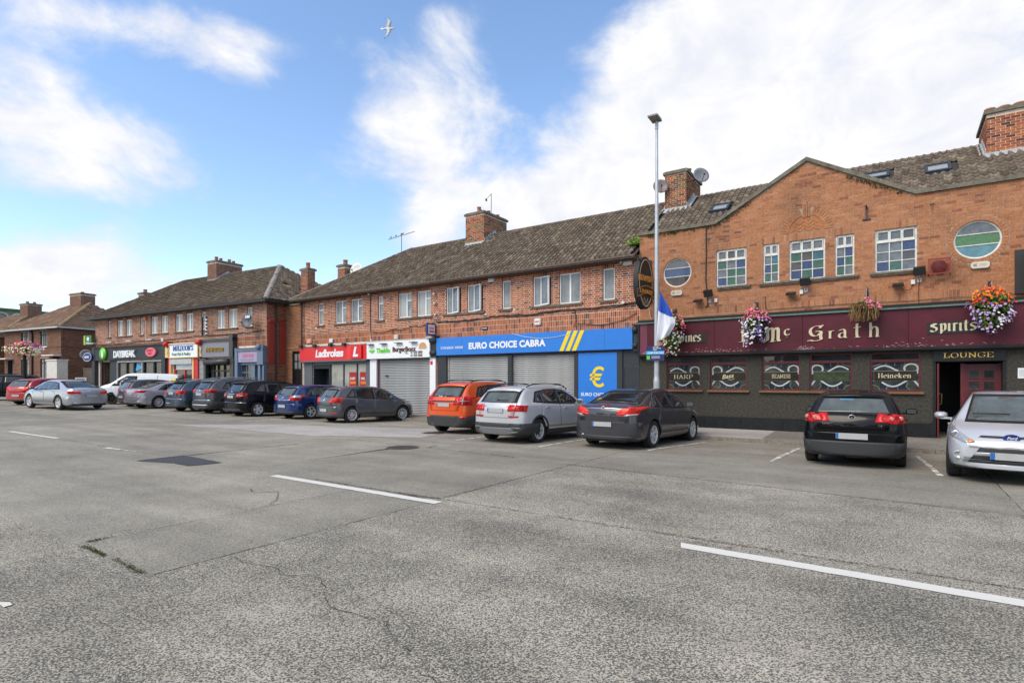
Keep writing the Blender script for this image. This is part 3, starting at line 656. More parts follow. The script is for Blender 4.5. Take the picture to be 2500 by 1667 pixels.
def manhole(s, t, r):
    m = MB(); c = FS.w(s, -t, gz(s,t)+.006)
    m.lathe([(0,.004),(r*.86,.004),(r*.87,0),(r*.93,0),(r*.94,.006),(r,.006),(r,-.02)], 40, c=c, smooth=False)
    for i in range(-6, 7):
        for j in range(-6, 7):
            x, y = i*r*.13, j*r*.13
            if math.hypot(x,y) < r*.8: m.box(c.x+x-r*.035, c.x+x+r*.035, c.y+y-r*.035, c.y+y+r*.035, c.z+.003, c.z+.01)
    return m.build('manhole_cover', M['iron'])
tag(manhole(-2.63,8.95,.40), 'round cast iron manhole cover in the open roadway near the weeds in the joint', 'manhole cover')
tag(manhole(-4.66,5.6,.36), 'round cast iron manhole cover close behind the orange car', 'manhole cover')
# weeds and moss in the joints
def weeds(name, runs, seed=1):
    r2 = random.Random(seed); mb = MB()
    for s0,t0,s1,t1_,n,h in runs:
        for k in range(n):
            f_ = r2.random(); s, t = s0+(s1-s0)*f_+r2.gauss(0,.012+h*.2), t0+(t1_-t0)*f_+r2.gauss(0,.012+h*.2); c = FS.w(s,-t,gz(s,t)+.002)
            for q in range(3):
                a = r2.uniform(0,6.28); l = r2.uniform(.4,1)*h; d = Vector((math.cos(a),math.sin(a),r2.uniform(.3,1.4))).normalized()*l; w = Vector((-math.sin(a),math.cos(a),0))*l*.35
                mb.add([c-w*.4, c+d*.6+w, c+d, c+d*.6-w], [(0,1,2,3)])
    o = mb.build(name, M['moss']); kind(o,'stuff'); return o
tag(weeds('weeds', [(.75,16.74,1.3,16.76,150,.02),(1.5,16.75,2.1,16.78,110,.02),(.62,16.7,.62,16.45,50,.02),(-.1,8.75,.7,8.87,60,.02),(-2.2,8.6,.7,8.87,110,.02),(-2.1,8.6,-2.3,8.0,50,.018),(-5.5,9.9,-5.5,12.6,260,.018),(-5.5,13,-5.5,13.4,30,.016),(2.2,9.2,2.18,12.9,150,.016),(2.2,13.1,2.24,16.7,70,.012),(-11.6,13.1,-5.6,13.0,150,.016),(-3.8,13.0,2.1,13.02,120,.014),(2.0,9.1,3.2,9.2,60,.016),(5.4,13.03,9.3,13.03,160,.014),(-14,10.1,-5.6,9.7,60,.015)]), 'low green moss and weeds growing in the concrete road joints', 'weeds')

pave = kind(obj('pavement', None), 'structure')
kz = lambda s: .0135*max(0,-8-s)+.05
s = -58.0
while s < 24:      # kerb stones
    e = s+.92; mb = MB(); z0 = gz(s, 1.8)-.06
    a, b = kerb_t(s), kerb_t(e); q = []
    for (x, y) in ((s+.004,-a),(e-.004,-b),(e-.004,-b-.13),(s+.004,-a-.13)): q.append((x,y))
    top = kz(s); jj = rnd.uniform(-.004,.004)
    vb = [FS.w(x,y,z0) for x,y in q]+[FS.w(x,y,top+jj) for x,y in q]
    if s > 1.6-.92 and s < 1.6: pass
    mb.add(vb, [(4,7,6,5),(0,1,5,4)[::-1],(1,2,6,5)[::-1],(2,3,7,6)[::-1],(3,0,4,7)[::-1]]); o = mb.build('kerb_stone', M['kerb'], pave); o.data.validate()
    s = e
s = -58.0; k = 0
while s < 24:
    e = s+2.4; slab(s, e, lambda x: -.0, kerb_t, M['road_pale'] if (1.2 < s < 2.0) else M['pav'], 'paving_slab', g=.004, parent=pave, zf=pav_z, step=.6, jag=.002); s = e
mb = MB(); mb.box(-60, -21.1, 0, 12, -.3, .0); 

# ------------------------------------------------------------------ windows
def frame_bars(mb, x0, x1, z0, z1, w, y0, y1, mi=0):
    mb.box(x0, x1, y0, y1, z0, z0+w, mi); mb.box(x0, x1, y0, y1, z1-w, z1, mi); mb.box(x0, x0+w, y0, y1, z0+w, z1-w, mi); mb.box(x1-w, x1, y0, y1, z0+w, z1-w, mi)
def upvc_window(par, x0, x1, z0, z1, style='pair', y=.06, frame=None, glass=None, w=.05, behind=None):
    frame = frame or M['upvc']; glass = glass or M['glass_dim']; mb = MB(); frame_bars(mb, x0, x1, z0, z1, w, y, y+.06)
    W = x1-x0; panes = []; open_leaf = None
    if style == 'single': panes = [(x0+w, x1-w, z0+w, z1-w)]
    elif style == 'single_top':
        zm = z1-(z1-z0)*.32; mb.box(x0+w, x1-w, y+.002, y+.058, zm-w/2, zm+w/2); panes = [(x0+w,x1-w,z0+w,zm-w/2),(x0+w,x1-w,zm+w/2,z1-w)]
    else:
        xm = x0+W*(.5 if 'eq' in style else .58); mb.box(xm-w*.7, xm+w*.7, y+.002, y+.058, z0+w, z1-w)
        panes = [(x0+w, xm-w*.7, z0+w, z1-w)]
        if 'top' in style: zm = z1-(z1-z0)*.32; mb.box(xm+w*.7, x1-w, y+.002, y+.058, zm-w/2, zm+w/2); panes += [(xm+w*.7,x1-w,z0+w,zm-w/2),(xm+w*.7,x1-w,zm+w/2,z1-w)]
        elif 'open' in style: open_leaf = (x0+W*.42, x1-.01)
        else: panes += [(xm+w*.7, x1-w, z0+w, z1-w)]
    win = mb.build('window', frame, par)
    if behind:
        b = MB(); cut = z0+(z1-z0)*behind[1]; b.box(x0+w, x1-w, y+.05, y+.055, cut, z1-w); b.build('blind', behind[0], win)
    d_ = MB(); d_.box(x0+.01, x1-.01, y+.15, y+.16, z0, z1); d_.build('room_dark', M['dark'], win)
    for p in panes:
        g = MB(); g.box(p[0], p[1], y+.03, y+.036, p[2], p[3]); g.build('pane', (M['glass_blind'] if behind and (p[2]+p[3])/2 > z0+(z1-z0)*behind[1] else glass), win)
    if open_leaf:
        a, b = open_leaf; ang = R(38); lw = b-a; g = MB(); frame_bars(g, 0, lw, z0+.02, z1-.02, w, -.03, .03); o = g.build('open_casement', frame, win, (x0+W*.42 if style.endswith('L') else a, y-.005, 0), (0,0,-ang*.5))
        g = MB(); g.box(w, lw-w, -.004, .004, z0+.02+w, z1-.02-w); 
        for v_ in range(len(g.v)): x_,y_,z_ = g.v[v_]; g.v[v_] = (x_*math.cos(ang*.5)+y_*math.sin(ang*.5)+a, -x_*math.sin(ang*.5)+y_*math.cos(ang*.5)+y-.005, z_)
        g.build('pane', M['glass_mid'], win)
    return win
M['glass_blind'] = glassy('glass_over_blind', (.36,.37,.355), rough=.12, var=.12, scale=2)
M['glass_mid'] = glassy('glass_mid', (.15,.165,.17), ripple=.3, var=.4, scale=2)
def brick_sill(par, x0, x1, z, bmat, y=0):
    mb = MB(); mb.box(x0, x1, -.07, .05, z-.055, z); sl = mb.build('sill', M['sill'], par); return sl

CAM_S = (7.48, -19.0, 1.65)
# ------------------------------------------------------------------ public house
pub = thing('public_house', 'orange brick public house with a stepped gable, maroon fascia and dark rendered ground floor', 'public house', FS.w(0,0), FS.a)
UPW = [(2.62,3.55,3),(4.04,4.50,2),(4.78,5.74,3),(6.00,6.48,2),(6.98,7.95,3)]
ZW0, ZW1 = 4.70, 5.90; PX1 = 13.2
ptop = lambda x: 6.78 if (x <= 2.59 or x >= 7.92) else (6.78+(8.27-6.78)*(x-2.59)/2.665 if x < 5.255 else 6.78+(8.27-6.78)*(7.92-x)/2.665)
outer = [(0,3.6),(PX1,3.6),(PX1,6.78),(7.92,6.78),(5.255,8.27),(2.59,6.78),(0,6.78)]
holes = [rect(a,b,ZW0,ZW1) for a,b,_ in UPW]+[circ(1.33,5.32,.485), circ(9.23,5.335,.495)]
wall_sheet(pub, outer, holes, M['mortar_pub'], depth=.14, reveal=M['brick_pub'])
hb = [('r',a,b,ZW0,ZW1) for a,b,_ in UPW]+[('c',1.33,5.32,.62),('c',9.23,5.335,.63),('r',2.55,3.62,5.9,6.13),('r',4.0,6.52,5.9,6.13),('r',6.92,8.0,5.9,6.13),('a',5.25,6.13,.70),('r',5.14,5.36,6.5,7.02)]
bs = bricks(0,PX1,3.76,8.3,hb+[('r',0,PX1,3.6,4.09)], ptop, bond='stretcher', course=.079, L=.235)
bs = [b for b in bs if b[2] >= 4.09-.001 or True]
bs += soldiers(0.0,PX1,3.86,4.08,rows=1,w=.08)+soldiers(2.55,3.62,5.905,6.125)+soldiers(4.0,6.52,5.905,6.125)+soldiers(6.92,8.0,5.905,6.125)
bs += soldiers(0,PX1,3.765,3.85,w=.235)
def rot_brick(mb, cx, cz, w, h, ang, y=-.012, tint=.5):
    c, s_ = math.cos(ang), math.sin(ang); P = [(cx+x*c-z*s_, cz+x*s_+z*c) for x,z in ((-w/2,-h/2),(w/2,-h/2),(w/2,h/2),(-w/2,h/2))]; mb.prism(P, y, .005, 0, tint)
def pub_extra(mb):
    for cx, cz, r in ((1.33,5.32,.55),(9.23,5.335,.56)):
        n = 42
        for i in range(n): a = 2*math.pi*i/n; rot_brick(mb, cx+r*math.cos(a), cz+r*math.sin(a), .115, 2*math.pi*r/n-.010, a, tint=rnd.random()*.6+.01)
    for ra, n in ((.59,24),):
        for i in range(n):
            a = math.pi*(i+.5)/n
            if abs(a-math.pi/2) < .2: continue
            rot_brick(mb, 5.25+ra*math.cos(a), 6.14+ra*math.sin(a), .21, math.pi*ra/n-.010, a, -.016, rnd.random()*.6+.01)
    mb.prism([(5.25+.5*math.cos(math.pi*k/16), 6.135+.5*math.sin(math.pi*k/16)) for k in range(17)], -.003, .004, 0, .35)
    for i, (x, h) in enumerate(((5.185,.40),(5.25,.48),(5.315,.40))): mb.prism([(x-.024,6.56),(x+.024,6.56),(x+.03,6.56+h),(x-.03,6.56+h)], -.03, .005, 0, .2)
    # herringbone infill
    for j in range(-4, 9):
        for i in range(-7, 8):
            cx = 5.25+i*.125; cz = 6.10+j*.105+(0 if i % 2 else 0)
            ang = R(40) if i % 2 else R(-40)
            if (cx-5.25)**2+(cz-6.13)**2 < .40**2 and cz > 6.2: rot_brick(mb, cx, cz, .15, .042, ang, -.013, rnd.random()*.6+.01)
lay_bricks(pub, bs, M['brick_pub'], 300, (9.5,-19,1.65), extra=pub_extra)
# coping along the stepped gable
cp = MB(); prof = [(-.05,6.78),(2.59,6.78),(5.255,8.27),(7.92,6.78),(PX1,6.78)]
def off(i, h):
    x, z = prof[i]; d0 = Vector((prof[i][0]-prof[max(i-1,0)][0], prof[i][1]-prof[max(i-1,0)][1])); d1 = Vector((prof[min(i+1,4)][0]-x, prof[min(i+1,4)][1]-z))
    d0 = d0.normalized() if d0.length else d1.normalized(); d1 = d1.normalized() if d1.length else d0; n = (Vector((-d0.y,d0.x))+Vector((-d1.y,d1.x))).normalized(); k = h/max(.5,n.dot(Vector((-d0.y,d0.x))))
    return (x+n.x*k, z+n.y*k)
for i in range(4): 
    cp.prism([off(i,-.03), off(i+1,-.03), off(i+1,.075), off(i,.075)], -.075, .26)
cp.build('coping', M['coping'], pub)
# fascia
fb = MB(); cutsx = [.08,.36,2.62,5.17,7.75,10.4,PX1]
for a, b in zip(cutsx, cutsx[1:]):
    q = MB(); q.box(a+.004, b-.004, -.20, -.0, 2.57, 3.62); q.build('fascia_panel', M['maroon_l'] if a < .3 else M['maroon'], pub)
q = MB(); q.box(0,PX1,-.27,.02,3.62,3.665); q.build('green_strip', M['green_strip'], pub)
q = MB(); q.prism([(0,3.665),(PX1,3.665),(PX1,3.76),(0,3.76)], -.16, .02); q.box(0,PX1,-.24,-.16,3.665,3.70); q.build('fascia_capping', M['black_paint'], pub)
q = MB(); q.box(0,PX1,-.24,.02,2.50,2.57); q.box(0.0,.08,-.23,.02,2.57,3.62); q.box(.02,PX1,-.17,.02,2.47,2.50); q.build('fascia_moulding', M['black_paint'], pub)
q = MB(); r2 = random.Random(21)
for i in range(260):
    x = r2.choice([r2.gauss(.45,.12), r2.gauss(2.5,.5), r2.gauss(7.95,.5), r2.gauss(5.2,.1), r2.uniform(.2,12)]); z = 2.585+abs(r2.gauss(0,.045 if abs(x-7.95) > .6 else .09)); s_ = r2.uniform(.006,.022)
    q.prism([(x-s_*1.6,z),(x+s_*.4,z-s_*.4),(x+s_*1.7,z+s_*.2),(x,z+s_*.8)], -.2025,-.2)
kind(q.build('peeling_paint', flat('bare_primer',(150,138,134),.8,var=.2), pub), 'stuff')
# ground floor
LW = [(.97,2.11),(2.42,3.56),(4.0,5.08),(5.33,6.43),(6.86,8.03)]
wall_sheet(pub, [(0,.1),(PX1,.1),(PX1,2.5),(0,2.5)], [rect(a,b,1.36,2.46) for a,b in LW]+[rect(8.36,9.73,.1005,2.16)], M['render_dark'], name='rendered_wall', depth=.16)
for x0,x1 in [(0.02,1.1),(1.1,2.25),(2.25,3.4),(3.4,4.6),(4.6,5.8),(5.8,7.0),(7.0,8.22),(9.86,11),(11,12.2),(12.2,PX1)]:
    q = MB(); q.box(x0+.003,x1-.003,-.04,.0,.06,.50); q.build('plinth_panel', M['plinth'], pub)
q = MB(); q.box(8.22,8.36,-.05,.2,.06,.52); q.box(9.73,9.86,-.05,.2,.06,.52); q.build('door_plinth', M['plinth'], pub)
names = ['HARP','Bass','BEAMISH','','Heineken']
M['lw_glass'] = glassy('leaded_glass', (.045,.05,.048), rough=.08, ripple=.15, var=.6, scale=5); M['lw_green'] = glassy('stained_green', (.05,.065,.035), rough=.12, var=.4, scale=6); M['lw_blue'] = glassy('stained_blue', (.018,.026,.045), rough=.12, var=.3, scale=6); M['lw_panel'] = glassy('name_panel', (.03,.028,.022), rough=.12, var=.2)
def arc(cx, cz, r, a0, a1, n=14, sx=1): return [(cx+r*sx*math.cos(R(a0+(a1-a0)*i/n)), cz+r*math.sin(R(a0+(a1-a0)*i/n))) for i in range(n+1)]
def ribbon(mb, pts, w, y, mi=0, th=.004):
    for i, (a, b) in enumerate(zip(pts, pts[1:])):
        a, b = Vector(a), Vector(b); d = (b-a).normalized(); n = Vector((-d.y,d.x))*w/2
        P = [a-n-d*.002, b-n+d*.002, b+n+d*.002, a+n-d*.002]; mb.prism([tuple(p) for p in P], y-th-.0003*(i%3), y, mi)
for i, ((a,b), nm) in enumerate(zip(LW, names)):
    f = MB(); frame_bars(f, a, b, 1.36, 2.46, .045, .05, .13); f.box(a+.045, b-.045, .045, .13, 2.17, 2.255); f.box(a+.045,b-.045,.03,.06,2.195,2.235)
    w_ = f.build('window', M['wood_red'], pub)
    g = MB(); g.box(a+.045,b-.045,.09,.096,1.405,2.17); g.build('pane', M['lw_glass'], w_)
    g = MB(); g.box(a+.045,b-.045,.09,.096,2.255,2.415); g.build('pane', M['glass_shop'], w_)
    g = MB(); mir = (i % 2 == 1); W = b-a; fx = (lambda x: b-x*W) if mir else (lambda x: a+x*W)
    st = [[(.09,1.98)]+[(.09+.40*k/12, 1.98+.10*math.sin(math.pi*k/12)) for k in range(1,13)]+[(.57,1.93)], [(.24,1.62)]+[(.24+.44*k/12, 1.62-.12*math.sin(math.pi*k/12)) for k in range(1,13)]+[(.76,1.68)],
          arc(.0,0,1,0,1,1)]
    lp = [(.82+.13*math.cos(R(an)), 2.0+.125*math.sin(R(an))) for an in range(-35, 215, 12)]
    st[2] = [(.99,1.46),(.95,1.55),(.88,1.66)]+[(.86,1.70)]; st.append([(fx_,z_) for fx_,z_ in lp]); st.append([(.93,1.93),(.95,1.8),(.92,1.66)][:1]+[(.945,1.9),(.93,1.86)])
    for s_ in st:
        if len(s_) > 1: ribbon(g, [(fx(x),z) for x,z in s_], .042, .088)
    kind(g.build('etched_ribbon', M['etched'], w_), 'stuff')
    g = MB()
    for x,z in ((.2,1.44),(.5,1.44),(.38,2.02),(.62,1.44),(.5,2.02)):
        for kx in range(2): 
            for kz in range(2): g.box(min(fx(x+kx*.06),fx(x+kx*.06+.055)), max(fx(x+kx*.06),fx(x+kx*.06+.055)), .086,.089, z+kz*.07, z+kz*.07+.062)
    kind(g.build('blue_quarries', M['lw_blue'], w_), 'stuff')
    g = MB()
    for x,z in ((.08,1.45),(.3,2.05),(.72,1.47),(.7,2.03)): g.prism([(min(fx(x),fx(x+.09)),z),(max(fx(x),fx(x+.09)),z),(max(fx(x),fx(x+.09)),z+.09),(min(fx(x),fx(x+.09)),z+.11)], .086,.089)
    kind(g.build('green_quarries', M['lw_green'], w_), 'stuff')
    g = MB()
    for pl in ([(0.04,1.93),(.96,1.93)],[(0.04,1.66),(.96,1.66)],[(.04,2.06),(.18,2.12),(.26,2.17)],[(.04,1.55),(.16,1.5),(.2,1.405)],[(.5,2.08),(.5,2.17)],[(.66,1.97),(.7,2.17)],[(.35,1.5),(.33,1.405)],[(.55,1.49),(.57,1.405)],[(.76,1.6),(.72,1.5),(.8,1.405)],[(.84,1.66),(.96,1.6)],[(.3,2.08),(.34,2.17)],[(.96,2.1),(.9,2.17)]):
        ribbon(g, [(fx(x),z) for x,z in pl], .008, .086, th=.003)
    kind(g.build('lead_came', M['lead_came'], w_), 'stuff')
    g = MB(); g.box(a+.1*W, a+.93*W, .07, .08, 1.668, 1.922); pn = g.build('name_panel', M['lw_panel'], w_)
    if i == 3: pn.data.materials[0] = M['lw_green']
for a, b in ((.9,2.2),(2.34,3.64),(3.93,6.5),(6.8,8.1)):
    q = MB(); q.box(a,b,-.09,.05,1.295,1.357); q.build('sill', flat('brown_sill',(120,84,52),.5,var=.2,dirt=.2), pub)
# bar names
SER = {'H':(.86,[[(.15,0),(.15,1)],[(.65,0),(.65,1)],[(.15,.5),(.65,.5)],[(0,1),(.3,1)],[(0,0),(.3,0)],[(.5,1),(.8,1)],[(.5,0),(.8,0)]]),
 'A':(.86,[[(.12,0),(.4,1)],[(.38,1),(.68,0)],[(.2,.35),(.6,.35)],[(0,0),(.25,0)],[(.52,0),(.82,0)]]),
 'R':(.84,[[(.15,0),(.15,1)],[(.15,1),(.45,1),(.62,.85),(.6,.65),(.42,.5),(.15,.5)],[(.35,.5),(.55,.25),(.68,0),(.78,0)],[(0,0),(.3,0)],[(0,1),(.3,1)]]),
 'P':(.78,[[(.15,0),(.15,1)],[(.15,1),(.45,1),(.64,.85),(.62,.62),(.42,.46),(.15,.46)],[(0,0),(.32,0)],[(0,1),(.3,1)]]),
 'L':(.72,[[(.15,0),(.15,1)],[(0,1),(.32,1)],[(0,0),(.6,0)],[(.58,0),(.6,.28)]]),
 'O':(.92,[[(.42,1),(.16,.86),(.08,.5),(.16,.14),(.42,0),(.68,.14),(.76,.5),(.68,.86),(.42,1)]]),
 'U':(.88,[[(.14,1),(.14,.35),(.22,.08),(.42,0),(.58,.08),(.66,.35),(.66,1)],[(0,1),(.3,1)],[(.52,1),(.78,1)]]),
 'N':(.9,[[(.14,0),(.14,1)],[(.12,1),(.68,0)],[(.68,0),(.68,1)],[(0,1),(.2,1)],[(0,0),(.28,0)],[(.54,1),(.82,1)]]),
 'G':(.9,[[(.72,.8),(.6,.97),(.4,1),(.16,.86),(.08,.5),(.16,.14),(.42,0),(.62,.06),(.7,.16),(.7,.42)],[(.5,.42),(.82,.42)],[(.73,1),(.73,.75)]]),
 'E':(.76,[[(.15,0),(.15,1)],[(0,1),(.6,1)],[(.6,1),(.6,.78)],[(.15,.52),(.45,.52)],[(0,0),(.62,0)],[(.62,0),(.64,.25)]]),
 'M':(1.05,[[(.12,0),(.12,1)],[(.12,1),(.46,.2)],[(.46,.2),(.8,1)],[(.82,0),(.82,1)],[(0,0),(.25,0)],[(.7,0),(.95,0)],[(0,1),(.18,1)],[(.78,1),(.95,1)]]),
 'D':(.88,[[(.15,0),(.15,1)],[(0,1),(.4,1),(.64,.86),(.72,.5),(.64,.14),(.4,0),(0,0)]]),
 'B':(.8,[[(.15,0),(.15,1)],[(0,1),(.42,1),(.58,.9),(.56,.64),(.4,.54),(.15,.54)],[(.4,.54),(.62,.44),(.64,.14),(.44,0),(0,0)]]),
 'I':(.42,[[(.18,0),(.18,1)],[(.02,1),(.34,1)],[(.02,0),(.34,0)]]),
 'S':(.7,[[(.56,.8),(.5,.97),(.3,1),(.12,.9),(.12,.7),(.3,.55),(.5,.42),(.54,.2),(.4,.02),(.2,0),(.08,.1),(.08,.26)]]),
 "'":(.3,[[(.12,1),(.1,.78)]]),
 'e':(.62,[[(.08,.36),(.5,.36),(.46,.58),(.28,.66),(.1,.5),(.06,.3),(.16,.06),(.34,0),(.5,.1)]]),
 'i':(.36,[[(.16,0),(.16,.64)],[(.03,.64),(.16,.64)],[(.03,0),(.3,0)],[(.16,.86),(.17,.94)]]),
 'n':(.74,[[(.14,0),(.14,.64)],[(.14,.5),(.3,.66),(.46,.6),(.5,.4),(.5,0)],[(.02,.64),(.14,.64)],[(.02,0),(.28,0)],[(.38,0),(.64,0)]]),
 'k':(.74,[[(.14,0),(.14,1)],[(.02,1),(.14,1)],[(.02,0),(.28,0)],[(.16,.28),(.46,.62)],[(.26,.38),(.5,0)],[(.4,.63),(.58,.63)],[(.42,0),(.64,0)]]),
 ' ':(.4,[]), '.':(.3,[[(.1,0),(.12,.06)]])}
def serif(name, txt, h, mat, par, x0, x1, y, z, nib=(.17,.05), ext=.012):
    tot = sum(SER[c][0] for c in txt)-.1; sc = (x1-x0)/(tot*h); gl = []; x = 0
    for c in txt: gl.append((x*h*sc, [[(p[0]*sc+0, p[1]) for p in pth] for pth in SER[c][1]], 1)); x += SER[c][0]
    return pen_letters(name, gl, mat, par, x0, y, z, h, nib, ext)
serif('lettering', 'HARP', .135, M['parch'], pub, 1.20, 1.84, .068, 1.73)
make_text('lettering', 'Bass', .20, M['parch'], pub, 2.78, .068, 1.71, .006, sx=1.05, bold=.01, shear=.35, rot=(R(90),R(-9),0))
serif('lettering', 'BEAMISH', .115, M['parch'], pub, 4.28, 4.80, .068, 1.74, nib=(.10,.08))
serif('lettering', 'Heineken', .13, M['parch'], pub, 7.05, 7.82, .068, 1.74)
q = MB(); ribbon(q, [(2.98,1.70),(3.08,1.69),(3.18,1.73)], .012, .066); q.build('lettering', M['parch'], pub)
# door
q = MB(); q.box(8.30,9.79,-.07,.1,2.175,2.49); q.box(8.3,8.36,-.03,.2,.52,2.175); q.box(9.73,9.79,-.03,.2,.52,2.175); lb = q.build('door_surround', M['black_paint'], pub)
serif('lettering', 'LOUNGE', .125, M['gold'], pub, 8.52, 9.54, -.072, 2.27, nib=(.17,.05))
q = MB(); q.box(8.36,9.73,.16,2.6,2.16,2.2); q.box(8.36,9.73,2.6,2.65,0,2.2); q.box(8.3,8.36,.2,2.6,0,2.2); q.box(9.73,9.79,.2,2.6,0,2.2); q.build('door_recess', M['black_paint'], pub)
q = MB(); q.box(8.36,9.73,.0,2.6,.08,.115); q.build('door_step', M['pav'], pub)
q = MB(); q.box(8.385,8.43,-.02,.66,.12,2.12); dl = q.build('door', M['wood_red'], pub)
q = MB(); q.tube([(8.43,.12,1.02),(8.49,.12,1.04),(8.49,.12,1.30),(8.43,.12,1.32)], .014); q.build('handle', M['brass'], dl)
f = MB(); X0, X1 = 8.98, 9.70; f.box(X0,X1,.28,.33,.12,2.1)
dr = f.build('door', M['wood_red'], pub)
for kx in range(2):
    for kz in range(5):
        xa = X0+.10+kx*.31; za = 2.0-.30*(kz+1)+.03; q = MB()
        q.box(xa,xa+.20,.262,.279,za,za+.20); q.build('pane' if kz < 3 else 'door_panel', M['glass_shop'] if kz < 3 else M['wood_red'], dr)
        f2 = MB(); frame_bars(f2, xa-.02, xa+.22, za-.02, za+.22, .02, .255, .279); f2.build('moulding', M['wood_red'], dr)
q = MB(); q.box(8.90,9.0,.26,.36,.12,2.12); q.box(9.68,9.73,.26,.36,.12,2.12); q.build('door_frame', M['wood_red'], pub)
q = MB(); q.box(10.02,10.24,-.006,.0,1.72,1.98); nt_ = q.build('notice', M['white'], pub)
q = MB(); [q.box(10.045,10.20-.02*(k%3),-.009,-.006,1.93-k*.028,1.936-k*.028) for k in range(7)]; q.build('notice_print', M['grey'], nt_)
# uncial sign lettering
U_ = {
 'M':[[(.05,-.05),(-.02,.02),(.08,.08),(.2,.05),(.26,.25),(.24,.75),(.12,.95),(.0,.88)],[(.24,.7),(.42,1.0),(.6,.92),(.64,.6),(.62,.15),(.55,.0)],[(.62,.7),(.8,1.0),(.98,.9),(1.0,.5),(1.0,.15),(1.08,.02),(1.2,.05)],[(.48,.0),(.76,.0)]],
 'c':[[(.62,.85),(.45,1.0),(.2,.9),(.05,.6),(.1,.25),(.3,.05),(.52,.08),(.65,.25)],[(.32,-.28),(.40,-.22)]],
 'G':[[(1.0,.95),(.82,1.02),(.55,1.0),(.26,.85),(.14,.55),(.26,.25),(.5,.12),(.78,.2),(.9,.38)],[(.55,.52),(.8,.56),(1.0,.46),(.96,.1),(1.0,-.18),(.7,-.28),(.4,-.3),(.1,-.22),(.0,-.3)],[(.9,.82),(1.1,1.08)]],
 'r':[[(.2,.0),(.2,.8),(.06,.92)],[(.2,.7),(.4,.95),(.6,.92)],[(.05,.0),(.4,.0)]],
 'a':[[(.1,.85),(.35,1.0),(.6,.9),(.66,.6),(.66,.1),(.82,.0)],[(.66,.55),(.4,.62),(.12,.45),(.08,.2),(.25,.02),(.5,.08),(.66,.25)]],
 't':[[(.12,.92),(.7,.98)],[(.4,1.32),(.38,.4),(.42,.08),(.6,.0)],[(.2,0),(.62,0)]],
 'h':[[(.15,.0),(.15,1.25),(.02,1.35)],[(.15,.65),(.38,.98),(.62,.9),(.7,.6),(.68,.0)],[(.02,0),(.32,0)],[(.54,0),(.86,0)]],
 'E':[[(.2,0),(.2,1.0)],[(.0,1),(.7,1)],[(.2,.52),(.55,.52)],[(-.1,0),(.35,0)],[(.3,0),(.75,.0)],[(.7,1),(.74,.8)]],
 'S':[[(.62,.9),(.4,1.02),(.12,.95),(.1,.7),(.35,.58),(.6,.45),(.62,.15),(.4,-.02),(.12,.02),(.0,.15)],[(.3,1.02),(.3,.6)]],
 'W':[[(.0,.9),(.14,1.0),(.2,.8),(.16,.3),(.28,.02),(.46,.12)],[(.46,1.0),(.46,.12)],[(.46,.12),(.62,.0),(.86,.15),(.9,.6),(.8,1.0)]],
 'i':[[(.0,.9),(.14,.98),(.18,.8),(.18,.12),(.3,.0)]],
 'n':[[(.0,.88),(.14,.98),(.18,.8),(.18,.05),(.08,.0)],[(.18,.75),(.4,1.0),(.56,.85),(.56,.12),(.7,.0)]],
 'e':[[(.12,.5),(.46,.68),(.44,.92),(.24,.98),(.08,.75),(.08,.25),(.28,.0),(.5,.15)]],
 's':[[(.5,.9),(.28,1.0),(.08,.85),(.12,.62),(.42,.42),(.48,.15),(.26,.0),(.02,.1)]],
 'p':[[(.0,.9),(.14,1.0),(.18,.8),(.18,-.3)],[(.18,.8),(.42,1.0),(.6,.8),(.58,.2),(.36,.0),(.18,.12)]],
 'r2':[[(.0,.9),(.14,1.0),(.18,.8),(.18,.05),(.28,.0)],[(.18,.75),(.34,.98),(.46,.9)]],
 'tt':[[(.0,.92),(.4,.98)],[(.18,1.3),(.18,.15),(.34,.0)]] }
def uncial(seq, mat, x, y, z, h, nib, ext=.03, name='lettering'):
    return pen_letters(name, [(gx*h, U_[c], sc) if sc == 1 else (gx*h, [[(p[0]*sc, p[1]*sc+dz) for p in q] for q in U_[c]], sc) for c, gx, sc, dz in seq], mat, pub, x, y, z, h, nib, ext)
H = .385
uncial([('E',0,1,0)], M['parch'], 3.42, -.205, 2.88, H, (.20,.03))
uncial([('M',0,1,0)], M['parch'], 4.10, -.205, 2.86, .41, (.22,.06)); uncial([('c',0,1,0)], M['parch'], 4.68, -.205, 3.02, .20, (.26,.08))
uncial([('G',0,1,0)], M['parch'], 5.33, -.205, 2.93, .33, (.24,.05)); uncial([('r',0,1,0)], M['parch'], 5.84, -.205, 2.89, .23, (.26,.04)); uncial([('a',0,1,0)], M['parch'], 6.10, -.205, 2.89, .25, (.24,.04))
uncial([('t',0,1,0)], M['parch'], 6.44, -.205, 2.89, .30, (.22,.04)); uncial([('h',0,1,0)], M['parch'], 6.84, -.205, 2.89, .29, (.22,.04))
q = MB(); q.box(1.25,2.37,-.215,-.2,2.90,3.21); q.build('name_board', M['black'], pub)
uncial([('W',0,1,0),('i',1.15,1,0),('n',1.62,1,0),('e',2.5,1,0),('s',3.18,1,0)], M['parch'], 1.44, -.217, 2.955, .20, (.24,.12), .012)
q = MB(); q.box(8.16,9.45,-.215,-.2,2.90,3.22); q.build('name_board', M['black'], pub)
uncial([('S',0,1,0),('p',.95,1,0),('i',1.78,1,0),('r2',2.3,1,0),('i',2.95,1,0),('tt',3.5,1,0),('s',4.15,1,0)], M['parch'], 8.24, -.217, 2.97, .20, (.24,.12), .012)
